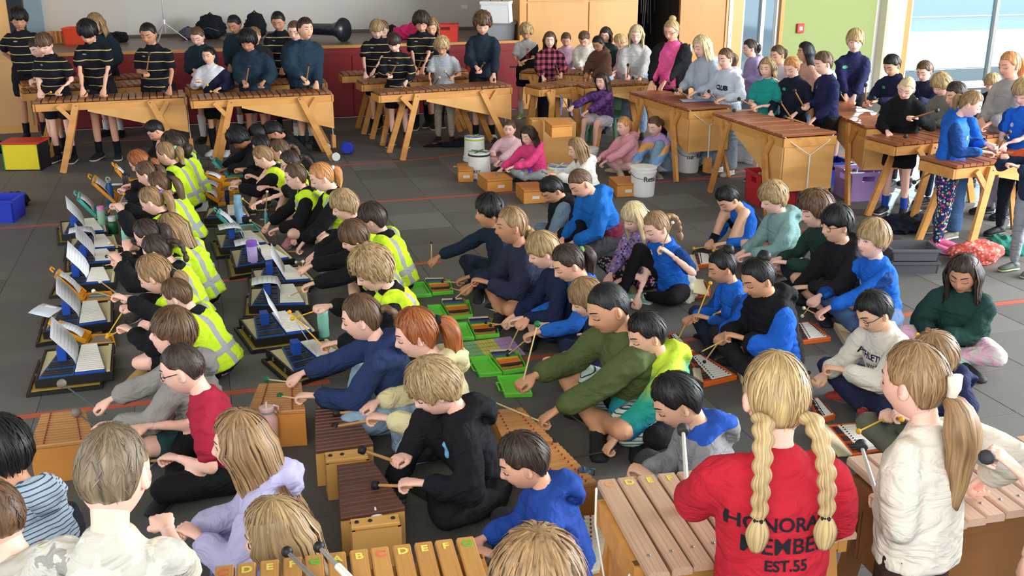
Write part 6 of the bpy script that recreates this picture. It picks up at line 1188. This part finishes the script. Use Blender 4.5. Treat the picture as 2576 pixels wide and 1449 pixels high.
GB = P(2440, 262, 'stand', -60, BP, 'speck:#23305c:#d64f84:#5cb9a4:#c9c44a:#d9dbe8:#c23b4e', 'person in blue polo, grey sleeves and flowery leggings', hair=('tied', 'light'), tail=('pony', .14), sk=0, fy=632, kind='polo', hands=[(2472, 382), (2482, 362)], mal=('wood', (2530, 390), (2535, 345)), nod=24, legs='tight', shoe=('#e0689a', '#e884ae'), fat=1.12)
P(2577, 235, 'stand', 55, BP, '#23262e', 'person in blue polo at right edge with light mallets', hair=('mop', 'blond'), sk=0, fy=600, kind='polo', sleeve='short', hands=[(2525, 365), (2520, 362)], mal=('wood', (2540, 330), (2475, 352)), nod=22)
P(2610, 345, 'stand', 60, 'bands:#c8562e:#223048:#223048', '#8e9096', 'person in navy and orange hoodie cut by right edge', hair=('mop', 'brown'), sk=0, fy=690, kind='hoodie', hands=[(2525, 395), (2560, 420)], shoe=('#5a5f5e', '#b8c48a'))
# seated by the buckets
P(1515, 205, 'chair', 38, 'camo:#4a2c5e:#6b4482:#3a2248', '#c4bfc4', 'person in purple patterned jacket on the green chair', hair=('long', 'dark', {'L': .2}), sk=0, S=.80, kind='jacket', legs='shorts', hands=[(1440, 268), (1462, 290)], mal=('smallgrey', (1410, 240), None), nod=6, lean=4, eyes='open', shoe='#c9b9b9')
P(1282, 325, 'cross', 15, '#e0b9bc', '#c9b2b4', 'person in pale pink sweatshirt behind white bucket drums', hair=('tied', 'brown'), tail=('low', .12), sk=0, S=.74, kind='jumper', hands=[(1240, 385), (1255, 405)], nod=4, eyes='open')
P(1330, 342, 'cross', 45, '#e0457f', '#a9b8bc', 'person in hot pink hoodie with two grey mallets', hair=('long', 'dark', {'L': .14}), sk=0, S=.80, kind='hoodie', hands=[(1262, 425), (1290, 420)], mal=('smallgrey', (1222, 440), (1250, 438)), nod=16)
P(1452, 375, 'cross', 75, '#e6e2d8', '#2b2c30', 'person in white hoodie with very long brown hair', hair=('long', 'light', {'L': .34}), sk=0, S=.82, kind='hoodie', hands=[(1400, 440), (1390, 435)], mal=('smallgrey', (1365, 432), None), nod=16)
P(1570, 318, 'cross', 60, '#e2a0a8', '#d8b4ac', 'person in pink hoodie with black print and curly ponytail', hair=('tied', 'ginger'), tail=('pony', .12), sk=0, S=.82, kind='hoodie', hands=[(1510, 395), (1520, 408)], nod=6, legs='tight', shoe='#c9b9a4')
P(1648, 318, 'oneupL', 45, 'bands:#b79bd4:#e8ac6c:#7ba6d8:#cfc4d6', '#7f9cb0', 'person in pastel striped jumper and jeans beside bucket', hair=('tied', 'brown'), tail=('pony', .1), tint='#7a5aa0', sk=0, S=.86, kind='jumper', hands=[(1592, 420), (1638, 425)], nod=18, legs='jeans', shoe='#8c8078')
# hi-vis columns
def hv(x, y, a, label, hair, S=.90, **k):
    kw = dict(kind='jacket', extra=HV, legs='shorts', sk=0, nod=26, hair=hair, S=S, shoe='#3a3a38', tint='#26262a'); kw.update(k); return P(x, y, k.pop('pose', 'cross') if 'pose' in k else 'cross', a, BK, '#101012', label, **{q: v for q, v in kw.items() if q != 'pose'})
hv(392, 328, 60, 'person in hi-vis vest bent over, rearmost of left row', ('short', 'black'), nod=45, lean=34, sk=1, pose='knees', hands=[(352, 420), (345, 430)])
hv(440, 368, 95, 'person in hi-vis vest with curly hair at back of left row', ('curly', 'dark', {}), tail=('low', .12, .05), hands=[(350, 450), (345, 455)])
hv(420, 388, 90, 'person in black hoodie and hi-vis vest, side ponytail, left row', ('tied', 'light'), tail=('pony', .2), tint='#8fd0a0', hands=[(340, 470), (330, 465)], nod=20)
hv(352, 408, 88, 'person with glasses leaning over rearmost yellow case', ('half', 'red'), tail=('low', .22, .04), glasses='#2a2a2c', lean=26, nod=34, hands=[(318, 482), (325, 478)])
hv(372, 438, 90, 'person in hi-vis vest playing the rear yellow chime case', ('tied', 'brown'), tail=('pony', .24), hands=[(318, 512), (312, 520)], mal=('yellow', (312, 488), None), lean=22)
hv(404, 466, 92, 'person in hi-vis vest with long tail behind teal case', ('tied', 'brown'), tail=('pony', .36), lean=20, hands=[(330, 525), (320, 530)])
hv(384, 506, 90, 'person in hi-vis vest playing the left teal case', ('tied', 'light'), tail=('pony', .26), tint='#7b68a8', hands=[(308, 520), (306, 530)], mal=('wood', (268, 540), (275, 520)), nod=28)
hv(436, 580, 95, 'person in hi-vis vest with waist-long fair hair', ('long', 'light', {'L': .42}), hands=[(330, 640), (325, 648)])
hv(374, 592, 90, 'person in hi-vis vest with high dark ponytail', ('tied', 'dark'), tail=('pony', .22), hands=[(345, 625), (318, 630)], mal=('cream', (275, 612), None), nod=26)
hv(398, 632, 90, 'person in hi-vis vest with braided crown, left row', ('tied', 'dark'), tail=('braid', .2), hands=[(300, 658), (318, 662)], mal=('black', (268, 645), (262, 668)), nod=28)
HVF = hv(392, 692, 90, 'person in hi-vis vest with orange edging and pearl bracelet', ('half', 'light'), tail=('low', .2, .04), hands=[(330, 832), (345, 775)], mal=('yellow', (270, 848), (272, 842)), nod=26, S=.96, shoe=('#a98850', '#b08c58'))
hv(448, 745, 92, 'person in hi-vis vest hidden at front of left row', ('tied', 'brown'), S=.84, hands=[(305, 742), (300, 745)], mal=('cream', (252, 708), (235, 732)), lean=24)
hv(604, 350, 75, 'person in black bending far over teal case, dark curls', ('curly', 'black'), extra=(), kind='jacket', lean=44, nod=50, sk=3, hands=[(570, 425), (560, 420)])
hv(690, 332, 70, 'person in black with spiky hair at rear of second row', ('spiky', 'black'), extra=(), lean=34, nod=45, sk=2, hands=[(640, 400), (630, 410)])
hv(652, 338, 75, 'person in black, short dark hair, rear of second row', ('short', 'black'), extra=(), lean=38, nod=45, sk=2, hands=[(612, 420), (605, 415)])
hv(660, 368, 85, 'person in black sweater leaning on hands, second row', ('short', 'black'), extra=(), lean=34, nod=30, sk=1, hands=[(612, 430), (618, 425)], legs='long')
hv(664, 396, 85, 'person in hi-vis vest hugging knees, second row', ('tied', 'light'), pose='knees', lean=24, nod=30, hands=[(605, 455), (600, 470)], mal=('yellow', (590, 485), None))
hv(706, 380, 85, 'person with white hair bow and bare arms, second row', ('tied', 'brown'), tail=('braid', .2), tint='#e8e0dc', pose='knees', nod=16, sleeve='short', hands=[(690, 420), (640, 445)], lean=20)
hv(732, 410, 80, 'person with glasses and dark braid, second row', ('tied', 'dark'), tail=('braid', .26), glasses='#8a7a72', pose='oneup', sleeve='short', hands=[(625, 520), (672, 470)], mal=('yellow', (610, 500), None), lean=22, nod=18)
hv(745, 445, 78, 'person with clear glasses in open hi-vis vest', ('tied', 'brown'), tail=('low', .22), glasses='#a8a0a0', hands=[(668, 570), (700, 575)], mal=('cream', (672, 482), (630, 555)), nod=14, shoe='#c98a98')
hv(812, 446, 72, 'person in hi-vis vest with auburn ponytail, second row', ('tied', 'ginger'), tail=('pony', .18), tint='#c9cfd2', hands=[(735, 605), (757, 618)], mal=('wood', (700, 635), (705, 633)), nod=24, S=.98)
hv(940, 552, 100, 'person seen from behind in hi-vis vest, dark hair', ('fringe', 'dark'), hands=[(880, 640), (870, 650)], nod=22)
hv(868, 520, 78, 'person in hi-vis vest with blond fringe, second row', ('mop', 'sandy'), hands=[(788, 640), (770, 665)], nod=18, lean=26, mal=('cream', (745, 660), None))
hv(894, 598, 78, 'person in hi-vis vest reaching over white bars', ('bowl', 'brown'), hands=[(755, 675), (790, 712)], mal=('cream', (762, 658), (728, 745)), nod=24, lean=22)
hv(940, 682, 75, 'person in hi-vis vest with wavy hair, front of second row', ('curly', 'sandy'), hands=[(830, 770), (848, 862)], mal=('yellow', (735, 802), (728, 785)), nod=26, S=1.0)
# front left and centre foreground
P(436, 842, 'cross', 88, '#8f8b85', '#1c3a38', 'person in grey hoodie gazing up, long grey mallet', hair=('fringe', 'brown'), sk=0, kind='hoodie', S=.98, hands=[(268, 1010), (280, 1066)], mal=('grey', (155, 965), (192, 1038)), nod=-6, legs='shorts', eyes='open', shoe='#8a6a40')
RS = P(462, 928, 'cross', 85, '#a3233a', '#141416', 'person with glasses in red football shirt and black trousers', hair=('crop', 'dark'), sk=0, kind='tee', sleeve='short', S=.98, hands=[(375, 1072), (445, 1152)], mal=('wood', (250, 1080), (375, 1160)), glasses='#17171a', nod=16)
NVG = P(912, 800, 'cross', 88, '#26365c', '#93aec4', 'person in navy hoodie with white piping and jeans', hair=('tied', 'brown'), tail=('braid', .2), tint='#2a2c3c', sk=0, kind='hoodie', S=1.0, hands=[(762, 938), (790, 995)], mal=('green', (670, 954), (704, 996)), nod=14, legs='jeans', lean=20)
P(1050, 840, 'cross', 80, '#ddd3a4', '#8ea5bf', 'person in pale yellow hoodie and jeans, two wooden beaters', hair=('half', 'red'), tail=('pony', .30, .042), tint='#1c1a1c', sk=0, kind='hoodie', S=1.02, hands=[(950, 1010), (975, 1052)], mal=('bass', (840, 1040), (838, 1074)), nod=16, legs='jeans')
BHO = P(1098, 978, 'oneup', 78, '#16171b', '#17171a', 'person in black zip hoodie with blue emblem', hair=('mop', 'sandy'), sk=0, kind='hoodie', S=1.0, hands=[(1035, 1140), (1062, 1215)], mal=('bass', (905, 1130), (938, 1220)), nod=28, shoe=('#2c2e2a', '#4a4c4a'), lean=18)
P(1320, 1162, 'cross', 85, '#24479a', '#23262c', 'person in blue hoodie sitting in the front centre', hair=('short', 'dark'), sk=1, kind='hoodie', S=.92, hands=[(1215, 1355), (1240, 1395)], nod=22)
P(1232, 535, 'cross', 70, '#1b2838', '#1d2636', 'person in navy fleece raising small mallet, looking left', hair=('mop', 'black'), sk=2, kind='fleece', S=.94, hands=[(1103, 646), (1178, 697)], mal=('black', (1085, 610), (1113, 708)), nod=2, extra=('collar',), eyes='open', shoe=('#2a2a2a', '#c9d0a0'))
P(1288, 568, 'cross', 75, '#272c42', '#20242f', 'person in slate hoodie with messy golden ponytail', hair=('tied', 'light'), tail=('low', .16), tint='#c9a878', sk=2, kind='hoodie', S=1.02, hands=[(1190, 715), (1225, 710)], mal=('black', (1128, 723), (1142, 752)), nod=6, legs='shorts', shoe=('#222226', '#c9c4b8'))
P(1368, 632, 'cross', 80, '#1a2544', '#1a2340', 'person in navy fleece playing third green chime box', hair=('fringe', 'sandy'), sk=0, kind='fleece', S=.94, hands=[(1290, 795), (1315, 800)], mal=('black', (1222, 811), (1234, 819)), nod=22, legs='shorts')
P(1432, 662, 'cross', 72, '#2360b8', '#1b2236', 'person in blue polo over long black sleeves', hair=('tied', 'dark'), tail=('pony', .22), tint='#7aa860', sk=1, kind='polo', S=.98, hands=[(1330, 800), (1355, 835)], mal=('black', (1277, 884), (1277, 893)), nod=28, lean=22)
P(1478, 752, 'cross', 80, '#1a2544', '#1a2340', 'person in navy mostly hidden behind olive jacket wearer', hair=('bowl', 'light'), sk=0, kind='fleece', S=.88, hands=[(1420, 890), (1405, 905)], mal=('wood', (1372, 915), None), nod=24)
P(1532, 775, 'cross', 68, '#4e5a34', 'stripe:#b9c9c0:#2a4a44', 'large person in olive fleece raising green mallet', hair=('crop', 'black'), sk=5, kind='hoodie', S=1.13, hands=[(1345, 945), (1395, 1035)], mal=('green', (1352, 815), (1232, 1007)), nod=22, legs='shorts', fat=1.12, hs=1.06)
P(1628, 842, 'cross', 70, 'grad:#1d4f94:#1d5f9a:#238a88:#2a9c84:#b8d640:#c2dc3c', '#161618', 'person in lime to blue padded jacket', hair=('short', 'black'), sk=4, kind='puffer', S=.94, hands=[(1535, 1095), (1528, 1128)], mal=('felt', (1415, 1030), (1412, 1157)), nod=20, extra=('hood',))
P(1706, 1010, 'cross', 85, 'top:#8d8e90:#2a56b4', '#3a3a3c', 'person in grey hoodie with blue hood lining', hair=('short', 'black'), sk=4, kind='hoodie', S=1.0, hands=[(1620, 1190), (1640, 1200)], nod=30)
P(1390, 478, 'oneupL', 60, '#17181d', '#6f8494', 'person in black jacket crouching over lowest bars', hair=('short', 'black'), sk=5, kind='puffer', S=.92, hands=[(1385, 583), (1400, 590)], nod=40, lean=26, legs='jeans')
P(1462, 460, 'kneel', 65, 'low:#1a64b4:#6b2338', '#3c3c40', 'kneeling person in blue and maroon raincoat', hair=('crop', 'brown'), sk=1, kind='hoodie', S=.96, hands=[(1415, 600), (1440, 610)], nod=38, lean=24, fat=1.1)
P(1596, 548, 'cross', 55, 'speck:#8a74a8:#4b3f62:#c9845c:#b9a0d8:#3c3450', 'speck:#17171a:#8a8a90:#c95a80', 'person in purple patterned jacket and spotted black leggings', hair=('longf', 'fair', {'L': .36}), sk=0, kind='hoodie', S=.88, hands=[(1535, 690), (1570, 700)], nod=22, shoe='#8a8058')
P(1652, 572, 'oneup', 60, BP, '#131315', 'person in blue polo holding cream mallet upright', hair=('tied', 'light'), tail=('braid', .26), tint='#7a5a3c', sk=0, kind='polo', sleeve='short', S=.92, hands=[(1605, 745), (1688, 640)], mal=('cream', (1588, 755), (1692, 560)), nod=24, shoe=('#8fc4ae', '#c9cfb8'), legs='tight')
# right hand group
P(1832, 500, 'knees', 62, '#1c62c4', '#141418', 'person in blue polo squatting with knees up', hair=('short', 'black'), sk=4, kind='polo', S=.92, hands=[(1790, 605), (1822, 612)], mal=('yellow', (1745, 625), (1795, 630)), nod=42, lean=36, legs='shorts', sock='#141416')
P(1946, 500, 'cross', 75, '#7fa29f', '#b98a70', 'person in mint green hoodie resting hands together', hair=('mop', 'sandy'), sk=0, kind='hoodie', S=.95, hands=[(1870, 632), (1885, 640)], nod=18, legs='shorts', shoe='#4a4a40')
P(2052, 532, 'cross', 78, '#1f3a30', '#2a2e34', 'person in dark green quarter-zip with curly hair', hair=('curly', 'brown'), sk=0, kind='fleece', S=.98, hands=[(1960, 650), (1975, 660)], nod=14, extra=('collar',))
P(2106, 566, 'cross', 72, '#19191c', '#2a2b30', 'person with glasses in black hooded windbreaker', hair=('fringe', 'black'), sk=4, kind='hoodie', S=1.0, hands=[(2000, 728), (2030, 722)], nod=8, glasses='#17171a', legs='shorts', fat=1.12)
P(2196, 604, 'cross', 68, BP, '#4a6488', 'person in blue polo looking ahead, black undersleeves', hair=('bowl', 'sandy'), sk=0, kind='polo', S=.98, hands=[(2060, 745), (2085, 775)], mal=('cream', (2018, 795), (2022, 775)), nod=0, legs='jeans', eyes='open', shoe='#4a4238')
ATH = P(2200, 785, 'cross', 70, '#d9d2c4', '#252a44', 'person with glasses in cream sweatshirt lettered ATHLETICS', hair=('short', 'black'), sk=4, kind='jumper', S=.94, hands=[(2075, 940), (2118, 930)], mal=('black', (2035, 937), None), nod=28, glasses='#1c1c22', shoe=('#a83a34', '#5c5c60'))
P(2424, 690, 'cross', 38, '#1d3a36', 'camo:#d9ccc8:#e8b8cc:#b8d0c4', 'person in dark green chenille jumper with long wavy hair', hair=('long', 'dark', {'L': .42, 'wave': .022}), sk=2, kind='jumper', S=.94, hands=[(2335, 830), (2365, 842)], mal=('yellow', (2308, 842), None), nod=20, fat=1.1)
P(1818, 672, 'cross', 80, BP, '#232a3e', 'person in blue polo with pink hair bow', hair=('tied', 'black'), tail=('bun',), tint='#d8a0ac', sk=5, kind='polo', S=.86, hands=[(1745, 795), (1780, 800)], mal=('yellow', (1700, 865), (1787, 712)), nod=20, sleeve='long')
P(1908, 700, 'cross', 68, 'side:#15161a:#1b5cc0', '#26262a', 'person in black padded vest over blue polo', hair=('tied', 'black'), tail=('bun',), sk=5, kind='puffer', S=.98, hands=[(1825, 840), (1868, 850)], mal=('black', (1772, 910), (1762, 886)), nod=24, extra=('hood',))
P(2352, 905, 'cross', 60, '#20274a', '#6c6e5c', 'person in navy hoodie hidden behind cream jumper wearer', hair=('bowl', 'light'), sk=0, kind='hoodie', S=.98, hands=[(2235, 1035), (2300, 1060)], mal=('yellow', (2160, 1085), (2268, 1055)), nod=24)
# nearest people
MAP = P(284, 1192, 'stand', 183, 'camo:#cfc8b6:#b9b4a8:#8f8c84', '#23262e', 'person seen from behind in cream printed t-shirt, cropped hair', hair=('crop', 'taupe'), extra=('flat',), sk=0, w=205, hs=1.12, kind='tee', sleeve='short', nod=10, hands=[(420, 1330), (150, 1420)])
P(8, 1140, 'cross', 118, 'stripe:#b4c6d4:#4a5a6c', '#2a2c34', 'person in pale blue pinstriped hoodie at left edge', hair=('mop', 'black'), sk=5, S=.98, kind='hoodie', nod=14, hands=[(-60, 1290), (-70, 1300)])
P(-12, 1300, 'cross', 120, '#b8b0a2', '#2a2c34', 'person in cream hoodie at bottom left corner', hair=('crop', 'brown'), sk=0, S=1.05, kind='hoodie', nod=10, hands=[(-120, 1440), (-100, 1430)])
LIL = P(608, 1118, 'cross', 88, '#b3aed0', '#8c84b0', 'person in lilac sweatshirt with long loose hair', hair=('long', 'light', {'L': .36, 'wave': .01}), sk=0, S=1.0, kind='hoodie', nod=4, hands=[(480, 1330), (500, 1350)], eyes='open')
P(700, 1352, 'cross', 95, '#c9c4bc', '#2b2b30', 'person with smooth fair hair below the lettered xylophone', hair=('long', 'sandy', {'L': .30}), sk=0, S=1.0, kind='jumper', nod=10, hands=[(600, 1500), (620, 1520)])
RED = P(1952, 1002, 'stand', 176, '#b4202f', '#1f1f24', 'person in red sweatshirt with two braids, back to camera', hair=('tied', 'blond'), tail=('braids', .34), tint='#2a2220', extra=('flat',), sk=0, w=182, hs=1.16, kind='jumper', nod=12, hands=[(1735, 1240), (2050, 1330)], mal=('white', (1718, 1075), None), fat=1.1)
P(2302, 962, 'stand', 138, '#d8cfc0', '#3a2620', 'person in fluffy cream jumper with large cream hair bow', hair=('tied', 'light'), tail=('low', .34, .045), tint='#e4dcc8', extra=('flat', 'bow'), sk=0, w=168, hs=1.16, kind='jumper', nod=10, hands=[(2225, 1260), (2480, 1200)], mal=('white', (2165, 1115), None), fat=1.1)
P(1352, 1500, 'stand', 180, '#6f6a62', '#2c2c30', 'person whose crown just shows at the bottom edge', hair=('mop', 'light'), sk=0, w=230, kind='tee', nod=10, hands=['down', 'down'])
P(2775, 1020, 'stand', 75, '#1c1c20', '#2c2c30', 'person beyond the right edge, one hand in view', hair=('short', 'brown'), sk=0, w=165, kind='tee', sleeve='short', nod=10, hands=[(2566, 1188), 'down'], mal=('white', (2480, 1150), None))
finish()
decal(RED, 'HONORARY', .058, '#1d1d22', .235, -1, bold=.0012); decal(RED, 'MEMBER', .068, '#1d1d22', .170, -1, bold=.0008); decal(RED, 'EST.55', .045, '#1d1d22', .113, -1, bold=.0012)
decal(ATH, 'ATHLETICS', .050, '#20243c', .26, 1, bold=.0012); decal(ATH, 'NYC', .032, '#20243c', .205, 1); decal(MAP, 'TREASURE MAP', .034, '#6f6a60', .31, -1, bold=.0006)
decal(BHO, 'EST.\n2021', .022, '#8fc0d8', .22, 1, ux=-.12); decal(CLB, 'CLUB', .07, '#23252c', .22, 1, bold=.004); decal(BUL, 'BULLS', .06, '#b0353c', .22, 1, ux=.02, rot=-math.pi/2, bold=.0012)
badge(BHO, .05, .08, '#6fb4d4', .27, .06)
for p in PEOPLE:
    if p['top'] == PL: badge(p, .045, .014, '#8f8d86', .31, -.07)
    elif p['kind'] == 'fleece' and p['top'] in ('#1e2146', '#1c2146', '#151a2a', '#1b1f3c'): badge(p, .055, .032, '#4f9a6a', .29, -.07)
    elif p['top'] == BP: badge(p, .04, .04, '#b9c8e0', .25, -.06)
